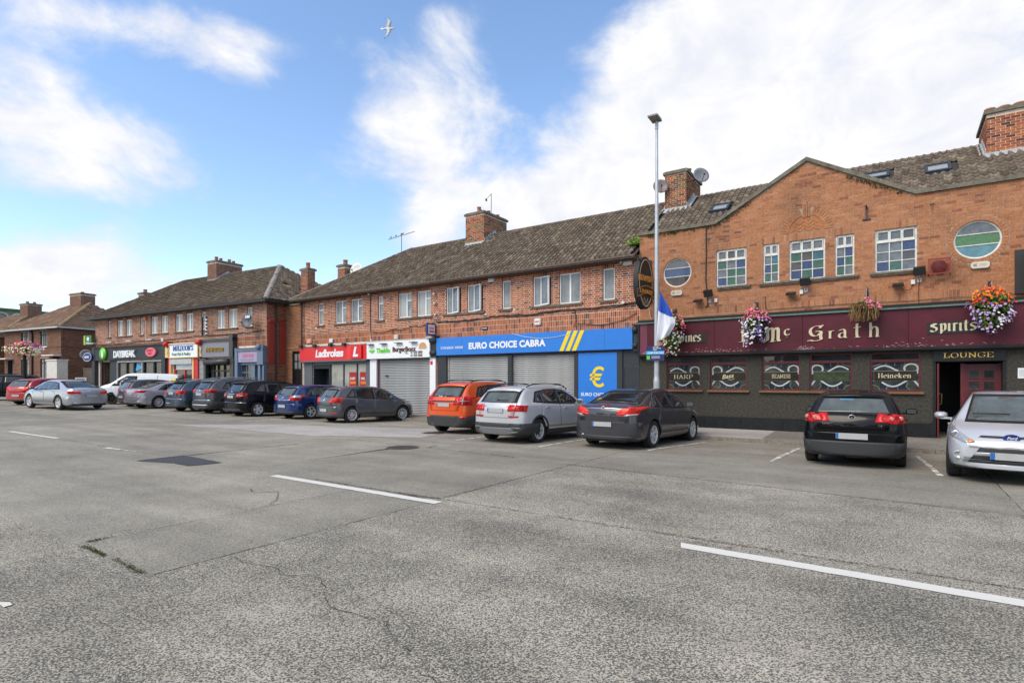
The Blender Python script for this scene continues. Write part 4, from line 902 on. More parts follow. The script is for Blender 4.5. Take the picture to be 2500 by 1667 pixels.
# upper windows: small painted panes
M['pn_blue'] = glassy('pane_blue', (.025,.045,.13), rough=.1, var=.35, scale=9); M['pn_green'] = glassy('pane_green', (.035,.10,.06), rough=.1, var=.4, scale=9); M['pn_grey'] = glassy('pane_grey', (.13,.14,.145), rough=.12, var=.4, scale=6)
M['pn_dark'] = glassy('pane_brown', (.07,.06,.05), rough=.1, var=.4, scale=7); M['pn_teal'] = glassy('pane_teal', (.03,.12,.15), rough=.1, var=.4, scale=7)
pat = {0:['.c.','ggb'.replace('gg','g.'),'.gg','bg.'],1:['..','.t','bg','g.'],2:['...','gdt','dbg','bgb'],3:['..','.b','bg','g.'],4:['..d','..b','..d','bg.']}
pk = {'.':'pn_grey','c':'pn_dark','g':'pn_green','b':'pn_blue','d':'pn_dark','t':'pn_teal'}
for wi, (a,b,nc) in enumerate(UPW):
    f = MB(); y = .05; frame_bars(f, a, b, ZW0, ZW1, .045, y, y+.07); zt = ZW1-.33; f.box(a+.045,b-.045,y-.01,y+.06,zt-.035,zt+.02)
    rows = [(zt+.02, ZW1-.045)]+[(ZW0+.045+(zt-.035-ZW0-.045)*k/3, ZW0+.045+(zt-.035-ZW0-.045)*(k+1)/3) for k in (2,1,0)]
    cw = (b-a-.09)/nc
    for k in range(1,nc): f.box(a+.045+k*cw-.011,a+.045+k*cw+.011,y+.005,y+.05,ZW0+.045,ZW1-.045)
    for r_ in rows[1:3]: f.box(a+.045,b-.045,y+.006,y+.049,r_[0]-.011,r_[0]+.011)
    for k in range(nc): frame_bars(f, a+.045+k*cw+.012, a+.045+(k+1)*cw-.012, zt+.022, ZW1-.046, .02, y-.006, y+.05)
    w_ = f.build('window', M['oldwhite'], pub)
    for ri, (za,zb) in enumerate(rows):
        for k in range(nc): g = MB(); g.box(a+.045+k*cw,a+.045+(k+1)*cw,y+.03,y+.034,za,zb); g.build('pane', M[pk[pat[wi][ri][k]]], w_)
def band(cx, cz, r, za, zb, y, mat, par):
    n = 24; up = [(cx-math.sqrt(max(0,r*r-(z-cz)**2)), z) for z in [zb-(zb-za)*i/n for i in range(n+1)]]; dn = [(cx+math.sqrt(max(0,r*r-(z-cz)**2)), z) for z in [za+(zb-za)*i/n for i in range(n+1)]]
    m = MB(); m.prism(up+dn, y, y+.006); return m.build('pane', mat, par)
for cx, cz, r, cols in ((1.33,5.32,.485,('pn_dark','pn_slate','pn_grey')),(9.23,5.335,.495,('pn_aqua','pn_grass','pn_grey'))):
    M.setdefault('pn_slate', glassy('pane_slate_blue', (.06,.09,.18), rough=.15, var=.4, scale=25)); M.setdefault('pn_grass', glassy('pane_grass_green', (.07,.17,.055), rough=.15, var=.35, scale=25)); M.setdefault('pn_aqua', glassy('pane_aqua', (.09,.21,.24), rough=.1, var=.4, scale=4))
    f = MB(); f.lathe([(r,0),(r-.04,0),(r-.04,.07),(r,.07)], 44, axis='y', c=(cx,.04,cz)); 
    for z in (cz-.13, cz+.16): w2 = math.sqrt(r*r-(z-cz)**2)-.03; f.box(cx-w2,cx+w2,.045,.08,z-.011,z+.011)
    w_ = f.build('round_window', M['oldwhite'], pub); rr_ = r-.035
    band(cx,cz,rr_,cz-rr_,cz-.13,.065,M[cols[0]],w_); band(cx,cz,rr_,cz-.13,cz+.16,.065,M[cols[1]],w_); band(cx,cz,rr_,cz+.16,cz+rr_,.065,M[cols[2]],w_)
for a,b in ((2.66,3.68),(3.92,6.60),(6.86,8.06)):
    q = MB(); q.box(a,b,-.09,.06,4.645,4.70); q.box(a+.02,b-.02,-.06,.02,4.60,4.645); q.build('sill', M['sill'], pub)
# roof
proof = MB(); zr = lambda y: 6.05+(y+.35)*(9.03-6.05)/4.35
proof.add([(0,.2,zr(.2)),(PX1+.4,.2,zr(.2)),(PX1+.4,4,9.03),(0,4,9.03),(PX1+.4,8.2,zr(.2)),(0,8.2,zr(.2))], [(0,1,2,3),(3,2,4,5)])
pr = proof.build('roof', M['underlay'], pub)
SK = [(1.85,2.50,2.05,2.62),(6.6,7.3,2.6,3.1),(8.2,8.85,2.3,2.9)]
Vr = Vector((0,4.35,2.98)).normalized()
def in_pub(a, b):
    y = .15+b*Vr.y
    if y > 3.95: return False
    for x0,x1,y0,y1 in SK:
        if x0-.1 < a < x1+.1 and y0-.08 < y < y1+.08: return False
    if -.25 < a < .72+.2 and 2.95 < y: return False
    if 9.7-.1 < a < 11.1 and 2.95 < y: return False
    return True
tile_roof(pr, (.02,.15,zr(.15)+.02), (1,0,0), Vr, PX1, 4.7, M['tile'], in_pub, singles=290, camw=Vector((9.5,-19,1.65)), pick=lambda a,b: a < 10.6 and b > .3)
caps(pr, (0,4,9.02), (PX1,4,9.02), M['ridge'])
for x0,x1,y0,y1 in SK:
    N_ = Vector((0,-Vr.z,Vr.y)); m = MB(); g = MB()
    def P(x,y,h): return Vector((x,y,zr(y)))+N_*h
    for (xa,xb,ya,yb) in ((x0,x1,y0,y0+.09),(x0,x1,y1-.09,y1),(x0,x0+.08,y0+.09,y1-.09),(x1-.08,x1,y0+.09,y1-.09)):
        q8 = [P(xa,ya,0),P(xb,ya,0),P(xb,yb,0),P(xa,yb,0),P(xa,ya,.13),P(xb,ya,.13),P(xb,yb,.13),P(xa,yb,.13)]
        m.add(q8, [(0,3,2,1),(4,5,6,7),(0,1,5,4),(2,3,7,6),(3,0,4,7),(1,2,6,5)])
    m.add([P(x0-.08,y0-.18,.05),P(x1+.08,y0-.18,.05),P(x1+.08,y0,.07),P(x0-.08,y0,.07)], [(0,1,2,3)])
    g.add([P(x0+.08,y0+.09,.10),P(x1-.08,y0+.09,.10),P(x1-.08,y1-.09,.10),P(x0+.08,y1-.09,.10)], [(0,1,2,3)])
    sk = m.build('skylight', M['anth'], pr); g.build('pane', M['glass_pale'], sk)
chimney(pub, -.12, .72, 3.0, 4.9, 8.2, 9.80, M['brick_sooty'], M['mortar_brown'], 2, .12, flash=zr, potrow='x', pot_h=.30)
chimney(pub, 9.72, 11.1, 3.0, 4.9, 8.2, 9.62, M['brick_red'], M['mortar_pale'], 4, .13, flash=zr, potrow='x', pot_h=.34)
q = MB(); q.box(0,PX1,.02,8,0,6.4,skip=('f',)); q.build('rear_walls', M['mortar_brown'], pub)

# ------------------------------------------------------------------ shop terrace beside the pub
ter = thing('shop_terrace', 'long red brick terrace of shops with hipped tiled roof joined to the orange public house', 'shop terrace', FS.w(0,0), FS.a)
ZB0, ZB1 = 4.60, 5.76
BW = [(-17.86,-17.44,'single_top',None),(-16.46,-15.61,'pair_top_open',None),(-15.28,-14.42,'pair_top',None),(-13.30,-12.93,'single_top',('b',.4)),(-11.91,-11.04,'pair_top',('b',.42)),(-10.72,-9.85,'pair_top',('b',.35)),
      (-8.97,-8.12,'pair_open',None),(-7.78,-6.92,'pair_open',None),(-5.94,-5.51,'single',None),(-4.44,-3.60,'pair_open',None),(-3.25,-2.33,'pair_eq',None),(-1.42,-.95,'single',None)]
XL = -19.2
wall_sheet(ter, [(XL,.05),(0,.05),(0,6.12),(XL,6.12)], [rect(a,b,ZB0,ZB1) for a,b,_,_ in BW]+[rect(-18.25,-13.95,.051,2.62), rect(-13.2,-9.9,.051,2.66), rect(-8.81,-5.6,.051,2.70), rect(-5.4,-2.56,.051,2.70)], M['mortar_pale'], depth=.13, reveal=M['brick_red'])
hb = [('r',a,b,ZB0,ZB1+.20) for a,b,_,_ in BW]
bs = bricks(XL,0,4.19,6.12,hb, course=.079, L=.232, gap=.018, bond='garden')
bs += soldiers(-9.6,0,3.56,4.18,w=.079,gap=.013,rows=3)+soldiers(-13.75,-9.75,3.60,4.10,w=.079,gap=.013,rows=2)+soldiers(XL,-13.85,3.60,4.10,w=.079,gap=.013,rows=2)
bs += bricks(-13.75,-9.6,4.1,4.19,(),course=.079,L=.232,gap=.015)+bricks(XL,-13.75,4.1,4.19,(),course=.079,L=.232,gap=.015)
for a,b,_,_ in BW: bs += soldiers(a,b,ZB1+.005,ZB1+.195,gap=.012)
for a,b in ((-9.1,-6.8),(-6.08,-5.4),(-4.58,-2.22),(-1.55,-.83),(-18.0,-17.3),(-16.58,-14.3),(-13.42,-12.8),(-12.05,-9.72)):
    bs += [(x0_,x1_,z0_,z1_,t_) for x0_,x1_,z0_,z1_,t_ in soldiers(a+.03,b-.03,4.43,4.53,gap=.02)]
bs = [b for b in bs if not (any(a < (b[0]+b[1])/2 < c for a,c in ((-9.1,-6.8),(-6.08,-5.4),(-4.58,-2.22),(-1.55,-.83),(-18.0,-17.3),(-16.58,-14.3),(-13.42,-12.8),(-12.05,-9.72))) and 4.42 < (b[2]+b[3])/2 < 4.6 and b[1]-b[0] > .1)]
bs += bricks(-13.75,-13.62,.1,2.7,course=.079)+bricks(-9.5,-9.36,.1,2.75,course=.079)
lay_bricks(ter, bs, M['brick_red'], 300, (3,-19,1.65))
for a,b,st,bh in BW:
    upvc_window(ter, a, b, ZB0, ZB1, st, behind=(M['blind'], bh[1]) if bh else None)
for a,b in ((-9.12,-6.8),(-6.09,-5.4),(-4.59,-2.22),(-1.55,-.83),(-18.0,-17.32),(-16.6,-14.3),(-13.43,-12.8),(-12.05,-9.72)):
    q = MB(); q.box(a,b,-.08,.05,4.53,4.595); q.build('sill', M['sill'], ter)
q = MB(); q.box(XL,0,.02,8,0,6.1,skip=('f','r')); q.build('rear_walls', M['mortar_brown'], ter)
# roof: hip at the left end
rb = MB(); EX = -19.75; HX = -14.9
rb.add([(EX,-.35,6.05),(0,-.35,6.05),(0,4,9.03),(HX,4,9.03),(0,8.35,6.05),(EX,8.35,6.05)], [(0,1,2,3),(3,2,4,5),(0,3,5)])
rf = rb.build('roof', M['underlay'], ter)
ins = lambda a, b: (a > (b*Vr.y)/4.35*(HX-EX)-.05) and (-.35+b*Vr.y < 3.9) and not (-10.3-.08 < EX+a < -9.18+.12 and -.35+b*Vr.y > 3.0)
tile_roof(rf, (EX,-.42,6.02), (1,0,0), Vr, 19.74, 5.3, M['tile'], ins, singles=290, camw=Vector((4,-19,1.65)), mat2=(M['tile_gold'], lambda a,b: clampf((a-10)/8,0,1)*clampf((b-2.8)/1.5,0,1)*.9))
Vh = Vector((4.85,0,2.98)).normalized()
tile_roof(rf, (EX,8.35,6.05), (0,-1,0), Vh, 8.7, 5.6, M['tile'], lambda a,b: a > b*Vh.x/4.85*4.35+.2 and a < 8.7-b*Vh.x/4.85*4.35-.35 and b*Vh.x < 4.5)
caps(rf, (HX,4,9.02), (0,4,9.02), M['ridge']); caps(rf, (EX,-.4,6.06), (HX,4,9.04), M['ridge'], .14)
q = MB(); q.box(EX+.05,0,-.46,-.34,5.93,6.03); q.tube([(EX,-.43,6.0),(0,-.43,6.0)], .06, 8); q.build('gutter', M['gutter'], rf)
q = MB(); q.box(EX+.4,0,-.33,-.0,5.90,5.95); q.build('soffit', M['gutter'], rf)
zb = lambda y: 6.05+(y+.35)*2.98/4.35
chimney(ter, -10.3, -9.18, 3.05, 5.0, 8.3, 9.85, M['brick_sooty'], M['mortar_brown'], 5, .10, flash=zb, pot_h=.26)
chimney(ter, -20.75, -20.15, 1.0, 1.5, 5.8, 7.95, M['brick_mid'], M['mortar_pale'], 1, .12, pot_h=.36)
chimney(ter, -19.15, -18.55, 2.3, 2.9, 6.0, 8.2, M['brick_mid'], M['mortar_pale'], 1, .13, pot_h=.30)
q = MB(); q.box(-19.16,-19.06,-.2,-.09,5.74,5.9); q.tube([(-19.11,-.12,5.75),(-19.11,-.12,.2)], .045, 8); q.build('downpipe', M['dark'], ter)
# entrance bay with black door between the terraces
al = MB(); wall_sheet(ter, [(-21.2,.1),(-19.2,.1),(-19.2,5.85),(-21.2,5.85)], [rect(-20.42,-19.36,.101,3.3)], M['mortar_pale'], y=.2, depth=.15, name='infill_wall', reveal=M['brick_orange'])
hb = [('r',-20.42,-19.36,0,3.3)]
lay_bricks(ter, bricks(-21.2,-19.2,.1,3.3,hb,course=.078,gap=.013)+bricks(-21.2,-19.2,3.52,5.85,(),course=.078,gap=.012)+soldiers(-21.2,-19.2,3.31,3.51), M['brick_orange'], 0, y=.188)
q = MB(); q.box(-21.25,-19.18,.12,.5,5.85,5.93); q.build('coping', M['coping'], ter)
q = MB(); q.box(-20.38,-19.4,.30,.36,.1,3.26); frame_bars(q,-20.42,-19.36,.1,3.3,.06,.24,.34); q.box(-20.36,-19.42,.26,.3,2.18,2.28); d_ = q.build('door', M['black_paint'], ter)
for x in (-20.32,-19.98,-19.68):
    for z in (2.32,2.78): g = MB(); g.box(x,x+.24,.285,.298,z,z+.38); g.build('pane', M['glass_dim'], d_)
for x in (-20.3,-19.85):
    for z,h in ((.3,.6),(1.15,.45),(1.7,.36)): g = MB(); frame_bars(g,x,x+.36,z,z+h,.03,.28,.298); g.build('door_panel', M['black_paint'], d_)
g = MB(); g.box(-19.95,-19.88,.27,.3,.9,1.2); g.build('letter_plate', M['brass'], d_)
# ---- shopfronts
def shutter(par, x0, x1, z0, z1, y=.05, pitch=.077):
    mb = MB(); n = int((z1-z0)/pitch)
    sh = MB(); frame_bars(sh, x0-.04, x1+.04, z0-.02, z1+.05, .05, y-.05, y+.05); s_ = sh.build('shutter', M['shutter'], par)
    me = None
    for i in range(n):
        if me is None:
            m = MB(); pr_ = [(0,0),(-.022,.016),(-.026,.036),(-.02,.056),(0,.070),(.004,.077)]; v = [(x,a,b) for a,b in pr_ for x in (x0,x1)]
            m.add(v, [(2*k,2*k+1,2*k+3,2*k+2) for k in range(5)], 0, 0, True); o = m.build('slat', M['shutter'], s_); me = o.data
        else: o = obj('slat', me, s_)
        o.location = (0, y, z0+i*pitch)
    return s_
# betting shop
q = MB(); q.box(-19.15,-13.87,-.22,-.0,2.72,3.43); fs = q.build('shop_sign', M['red'], ter)
q = MB(); q.box(-19.17,-13.85,-.26,0,2.64,2.72); q.box(-19.17,-13.85,-.24,0,3.43,3.47); q.build('sign_trim', M['grey'], fs)
make_text('lettering', 'Ladbrokes', .54, M['white'], fs, -17.80, -.222, 2.90, .012, sx=1.10, bold=.035, shear=.12, spacing=.88)
q = MB(); q.box(-15.3,-14.15,-.235,-.22,2.73,3.42); q.build('sign_square', flat('red_bright',(236,38,30),.35), fs)
q = MB(); q.box(-14.95,-14.15,-.30,-.235,2.76,3.40); sq = q.build('sign_square', M['red'], fs)
ml = make_text('lettering', 'L', .62, M['white'], fs, -14.76, -.303, 2.88, .012, sx=1.15, bold=.05, shear=.22)
for x in (-18.95,-17.8,-16.5,-15.45): 
    q = MB(); q.box(x-.1,x+.1,-.36,-.2,3.42,3.56); q.box(x-.03,x+.03,-.2,0,3.5,3.53); q.build('sign_lamp', M['dark'], fs)
q = MB(); q.box(-18.95,-18.3,-.06,.1,.1,2.64); q.build('pilaster', M['grey'], ter); q = MB(); q.box(-14.1,-13.75,-.06,.1,.1,2.64); q.build('pilaster', M['grey'], ter); q = MB(); q.box(-18.3,-14.1,-.04,.1,2.5,2.64); q.build('shopfront_head', M['grey'], ter)
q = MB(); q.box(-18.2,-16.9,.75,.8,.1,2.6); q.box(-18.25,-18.2,-.02,.8,.1,2.6); q.box(-16.95,-16.88,-.02,.8,.1,2.6); q.box(-18.2,-16.9,.0,.8,2.3,2.5); en = q.build('entrance', M['anth'], ter)
g = MB(); g.box(-17.0-.45,-17.0+.0,.72,.74,.2,2.1); frame_bars(g,-17.5,-16.95,.15,2.2,.05,.70,.76); dd = g.build('door', M['grey'], ter)
g = MB(); g.box(-17.45,-17.0,.69,.70,.25,2.1); g.build('pane', glassy('frosted_film',(.34,.38,.38),rough=.25,var=.1), dd)
g = MB(); g.box(-17.44,-17.01,.68,.69,1.65,2.1); g.build('transom', M['brown'], dd)
q = MB(); [q.box(x,x+.06,-.0,.08,.3,2.5) for x in (-16.88,-15.86,-14.84,-13.98)]; q.box(-16.88,-13.95,-.0,.08,.1,.4); sw = q.build('shop_window', M['anth'], ter)
M['glass_light'] = glassy('shop_glass_light', (.30,.31,.295), rough=.1, ripple=.2, var=.3, scale=.9)
for a,b in ((-16.82,-15.86),(-15.80,-14.84),(-14.78,-13.98)): g = MB(); g.box(a,b,.04,.046,.4,2.5); g.build('pane', M['glass_light'], sw)
for a,b in ((-15.42,-14.88),(-14.62,-14.02)):
    g = MB(); g.box(a,b,.030,.036,1.1,2.1); po = g.build('poster', M['red_d'], sw)
    g = MB(); g.box(a+.05,b-.05,.026,.030,1.50,1.64); g.build('poster_band', M['orange'], po)
    make_text('lettering', '£5 BET' if a < -15 else '100%', .17, M['white'], po, a+.05, .028, 1.72, .002, bold=.02, sx=.8); g = MB(); g.box(a+.08,b-.15,.027,.030,1.22,1.30); g.build('poster_print', M['white'], po)
# takeaway
q = MB(); q.box(-13.83,-9.72,-.24,0,2.72,3.52); ts = q.build('shop_sign', M['white'], ter)
make_text('lettering', 'Thaido', .31, M['green'], ts, -13.14, -.242, 3.0, .02, bold=.03, sx=1.08)
make_text('lettering', 'BurgerBoxx', .31, M['brown'], ts, -12.05, -.242, 3.02, .02, bold=.025, sx=.98)
make_text('lettering', 'TEL:', .17, M['black'], ts, -11.27, -.242, 2.90, .006, bold=.012, sx=.8); make_text('lettering', '01 838 0888', .17, M['black'], ts, -10.88, -.242, 2.90, .006, bold=.012, sx=.85); make_text('lettering', '01 838 0808', .17, M['black'], ts, -10.88, -.242, 2.76, .006, bold=.012, sx=.85)
q = MB(); q.prism([(-13.6,3.05),(-13.45,2.98),(-13.3,3.05),(-13.25,3.14),(-13.65,3.14)], -.26, -.24); q.lathe([(.07,0),(.085,0),(.085,.01),(.07,.01)], 16, axis='y', c=(-13.45,-.25,3.25)); q.build('bowl_logo', M['green'], ts)
q = MB(); q.prism([(-10.35,3.20),(-9.92,3.20),(-9.94,3.28),(-10.0,3.36),(-10.13,3.40),(-10.27,3.36),(-10.34,3.28)], -.25, -.24); q.box(-10.36,-9.9,-.25,-.24,3.10,3.14); q.box(-10.38,-9.88,-.25,-.24,3.155,3.185); q.build('burger_logo', flat('bun_print',(200,150,95)), ts)
for x in (-13.5,-12.6,-11.6,-10.65): q = MB(); q.box(x-.2,x+.2,-.40,-.25,3.40,3.425); q.box(x-.02,x+.02,-.3,-.24,3.42,3.44); q.build('sign_lamp', M['dark'], ts)
for a_, b_ in ((-13.75,-13.3),(-9.84,-9.5)): q = MB(); q.box(a_,b_,-.1,.05,.1,2.72); q.build('pilaster', M['white'], ter)
q = MB(); q.box(-13.28,-13.2,-.03,.05,.1,2.70); q.build('shutter_guide', M['wood_red'], ter)
shutter(ter, -13.2, -9.9, .1, 2.66)
q = MB(); q.box(-12.8,-12.6,-.03,.03,1.88,1.92); q.build('letter_slot', M['black'], ter)
q = MB(); q.box(-9.80,-9.66,-.11,-.1,2.38,2.54); q.build('notice', M['red'], ter)
q = MB(); q.box(-13.85,-9.6,-.2,0,3.53,3.58); q.box(-9.9,-9.5,-.3,0,3.55,3.63); q.build('ledge', M['lead'], ter)
# discount shop
q = MB(); q.box(-9.36,-.19,-.20,0,2.78,3.54); bsn = q.build('shop_sign', M['blue'], ter)
make_text('lettering', 'EURO CHOICE CABRA', .36, M['white'], bsn, -7.53, -.202, 3.01, .012, bold=.04, sx=1.02, spacing=1.02)
make_text('lettering', '32 FAUSSAGH  AVENUE', .150, M['white'], bsn, -9.10, -.202, 3.045, .006, bold=.008, sx=.80)
for xs_ in (-7.9,-5.55,-1.25): q = MB(); q.box(xs_-.004,xs_+.004,-.2015,-.2,2.785,3.535); q.build('panel_joint', M['navy'], bsn)
for i in range(3):
    a = -3.12+i*.27; q = MB(); q.prism([(a,2.785),(a+.17,2.785),(a+.17+.35,3.535),(a+.35,3.535)], -.212, -.2); q.build('yellow_stripe', M['yellow'], bsn)
def console(x0, x1, mat, z0=2.7, z1=3.6):
    q = MB(); q.box(x0,x1,-.16,.02,z0,z1); q.lathe([(0,0),(.1,0),(.1,x1-x0),(0,x1-x0)], 12, axis='x', c=(x0,-.17,z0+.2)); q.lathe([(0,0),(.12,0),(.12,x1-x0),(0,x1-x0)], 12, axis='x', c=(x0,-.18,z1-.15)); q.box(x0-.03,x1+.03,-.22,.02,z1,z1+.05)
    return q.build('console', mat, ter)
console(-9.72,-9.38,M['anth']); console(-.17,-.01,M['anth'])
q = MB(); q.box(-9.36,-8.86,-.10,.1,.08,2.78); q.box(-5.6,-5.4,-.08,.1,.08,2.78); q.box(-2.56,-2.4,-.08,.1,.08,2.78); q.box(-.83,-.62,-.08,.1,.08,2.78); q.box(-8.86,-.83,-.08,.1,2.70,2.78); q.build('shopfront_frame', M['anth'], ter)
shutter(ter, -8.81, -5.6, .08, 2.70); shutter(ter, -5.4, -2.56, .08, 2.70)
q = MB(); q.box(-2.39,-.83,-.07,-.0,.08,2.69); bp = q.build('blue_panel', M['blue'], ter)
make_text('lettering', '€', 1.0, M['yellow'], bp, -1.60, -.072, 1.44, .008, bold=.012, align='CENTER', sx=.95)
make_text('lettering', 'EURO CHOICE', .17, M['white'], bp, -2.27, -.072, 1.10, .006, bold=.02, sx=1.02)
q = MB(); q.box(-.62,.0,-.03,.05,2.18,2.78); q.box(-.62,.0,-.015,.05,.08,2.165); q.box(-.62,-.58,-.04,.05,.08,2.17); q.build('side_door', M['anth'], ter)

# ------------------------------------------------------------------ second terrace
tb = thing('far_shop_terrace', 'further red brick terrace of shops with hipped roof, left of the betting shop', 'shop terrace', FA.w(0,0), FA.a)
AWN = [(-16.98,-16.62,'n'),(-15.72,-14.98,'p'),(-14.62,-13.88,'p'),(-12.82,-12.46,'n'),(-11.54,-10.76,'p'),(-10.38,-9.61,'p'),(-8.75,-7.98,'p'),(-7.63,-6.86,'p'),(-6.02,-5.60,'n'),(-4.52,-3.74,'p'),(-3.40,-2.58,'p'),(-1.70,-1.26,'n')]
AL = -18.7
wall_sheet(tb, [(AL,.1),(0,.1),(0,6.13),(AL,6.13)], [rect(a,b,4.70,5.78) for a,b,_ in AWN]+[rect(-17.7,-9.9,.11,2.98),rect(-8.9,-6.5,.11,2.9),rect(-5.8,-3.2,.11,2.95),rect(-2.3,-.25,.11,2.65)], M['mortar_pale'], depth=.13, reveal=M['brick_mid'])
hb = [('r',a,b,4.70,5.96) for a,b,_ in AWN]
bs = bricks(AL,0,4.18,6.13,hb,course=.079,L=.232,gap=.018,bond='garden')+soldiers(AL,0,3.62,4.17,rows=2,gap=.013)
for a,b,_ in AWN: bs += soldiers(a,b,5.785,5.955)
bs += bricks(-2.75,-2.45,.1,3.6,course=.079)
def aext(mb):
    # return wall facing the other terrace
    for i in range(75):
        z0 = .1+i*.079; L_ = .232; y = .0-(i%2)*L_/2
        while y < 1.4:
            p, q_ = max(y,-.012), min(y+L_-.014, 1.4); y += L_
            if q_-p > .03 and z0 < 6.1: mb.box(-.005,.013,p,q_,z0,z0+.065,0,rnd.random()+.001)
lay_bricks(tb, bs, M['brick_mid'], 0, extra=aext)
q = MB(); q.box(AL,0,.02,8,0,6.1,skip=('f',)); q.build('side_walls', M['mortar_pale'], tb)
for a,b,k in AWN: upvc_window(tb, a, b, 4.70, 5.78, 'single' if k == 'n' else 'pair_eq', behind=(M['curtain'], .0), w=.06)
for a,b in ((-17.1,-16.5),(-15.85,-13.75),(-12.95,-12.35),(-11.65,-9.5),(-8.85,-6.75),(-6.12,-5.5),(-4.62,-2.48),(-1.8,-1.16)):
    q = MB(); q.box(a,b,-.08,.05,4.63,4.695); q.build('sill', M['sill'], tb)
rb = MB(); E0, E1, H0, H1 = AL-.45, .45, -14.5, -4.1
rb.add([(E0,-.4,6.07),(E1,-.4,6.07),(H1,4,9.03),(H0,4,9.03),(E1,8.4,6.07),(E0,8.4,6.07)], [(0,1,2,3),(3,2,4,5),(0,3,5),(1,4,2)])
rf = rb.build('roof', M['underlay'], tb); Va = Vector((0,4.4,2.96)).normalized()
tile_roof(rf, (E0,-.45,6.05), (1,0,0), Va, E1-E0, 5.3, M['tile'], lambda a,b: a > b*Va.y/4.4*(H0-E0)-.05 and a < (E1-E0)-b*Va.y/4.4*(E1-H1)+.05 and b*Va.y < 4.35 and not (-10.55 < E0+a < -9.4 and b*Va.y > 3.5))
Vb = Vector((-(E1-H1),0,2.96)).normalized()
holesr = [(2.5,3.1,2.1,2.5),(3.4,4.0,1.4,1.9)]
tile_roof(rf, (E1,-.4,6.07), (0,1,0), Vb, 8.8, 5.7, M['tile'], lambda a,b: a > b*abs(Vb.x)/4.55*4.4-.05 and a < 8.8-b*abs(Vb.x)/4.55*4.4+.05 and not any(x0<a<x1 and y0<b<y1 for x0,x1,y0,y1 in holesr), amp=.04)
q = MB()
for x0,x1,y0,y1 in holesr:
    P0 = Vector((E1,-.4,6.1)); q.add([P0+Vector((0,x0,0))+Vb*y0, P0+Vector((0,x1,0))+Vb*y0, P0+Vector((0,x1,0))+Vb*(y0+.12)+Vector((.05,0,.05)), P0+Vector((0,x0,0))+Vb*(y0+.12)+Vector((.05,0,.05))], [(0,1,2,3)])
q.build('exposed_batten', flat('batten_wood',(190,160,110),.8), rf)
caps(rf, (H0,4,9.03), (H1,4,9.03), M['ridge']); caps(rf, (E1,-.42,6.10), (H1,4,9.05), pm('ridge_pale', (.30,.27,.23), .95, var=.3, scale=7, dirt=.25), .15); caps(rf, (E0,-.4,6.08), (H0,4,9.04), M['ridge'], .1)
q = MB(); q.box(E0,E1,-.5,-.4,5.93,6.05); q.box(E1-.05,E1+.06,-.5,1.4,5.93,6.05); q.box(E0+.1,E1-.1,-.4,0,5.93,5.96); q.build('gutter', M['dark'], rf)
za = lambda y: 6.07+(y+.4)*2.96/4.4
chimney(tb, -10.4, -9.4, 3.1, 5.0, 8.3, 9.72, M['brick_brown'], M['mortar_pale'], 4, .11, flash=za, pot_h=.3)
chimney(tb, -18.2, -17.5, 2.6, 3.2, 7.0, 8.1, M['brick_brown'], M['mortar_brown'], 1, .13, pot_h=.30)
q = MB(); q.tube([(.12,.5,5.9),(.12,.5,.2)], .05, 8); q.tube([(-.0,-.03,5.9),(.12,.3,5.85)], .02); q.build('downpipe', M['dark'], tb)
q = MB(); q.box(.005,.05,.08,.60,2.6,4.9); q.box(.005,.05,.78,1.24,2.6,4.9); q.box(.005,.12,.1,.5,4.9,5.05); q.box(.005,.12,.6,.95,4.96,5.08); q.box(.005,.12,1.0,1.24,5.0,5.1); q.build('terracotta_panel', M['terracotta'], tb)
# convenience shop
q = MB(); q.box(-18.5,-9.5,-.22,0,3.08,3.92); q.box(-18.7,-18.3,-.24,0,.1,4.0); q.box(-9.9,-9.5,-.24,0,.1,4.02); q.box(-17.95,-17.7,-.05,.05,.1,3.05); q.box(-16.6,-15.75,-.05,.05,.1,3.08); q.box(-18.5,-9.6,-.3,0,3.92,4.0); dsn = q.build('shop_sign', M['anth'], tb)
make_text('lettering', 'DAYBREAK', .62, M['white'], dsn, -15.6, -.28, 3.24, .04, sx=.93, bold=.035, spacing=.9)
q = MB(); q.lathe([(0,0),(.42,0),(.42,-.1),(0,-.1)], 30, axis='y', c=(-17.0,-.24,3.52)); gd = q.build('round_emblem', M['green'], dsn); gd.scale = (1,1,1)
q = MB(); q.prism([(-17.08,3.25),(-16.92,3.25),(-16.85,3.45),(-16.93,3.72),(-17.02,3.78),(-17.08,3.70),(-17.12,3.45)], -.36, -.34); q.build('emblem_mark', M['white'], dsn)
q = MB(); q.prism([(-11.0+.60*math.cos(math.pi*k/15), 3.50+.29*math.sin(math.pi*k/15)) for k in range(30)], -.32, -.24); q.build('oval_emblem', M['pink'], dsn)
make_text('lettering', 'LICKETY', .19, M['red'], dsn, -11.42, -.325, 3.53, .01, sx=.95, bold=.01); make_text('lettering', 'SPLIT', .19, M['red'], dsn, -11.26, -.325, 3.34, .01, sx=.95, bold=.01)
q = MB(); [q.box(x,x+.09,-.03,.06,.1,3.0) for x in (-15.75,-12.6,-10.05)]; q.box(-15.7,-10,-.03,.06,2.9,3.0); sw = q.build('shop_window', M['galv'], tb)
for a,b in ((-15.66,-14.6),(-14.5,-13.7),(-13.55,-12.65),(-12.3,-11.3),(-11.1,-10.1)): g = MB(); g.box(a,b,.08,.1,.3,2.85); g.build('pane', M['glass_shop'], sw)
q = MB(); [q.box(x,x+.14,-.0,.12,.1,2.95) for x in (-14.62,-13.7,-11.28,-12.5)]; q.build('mullion', M['anth'], sw)
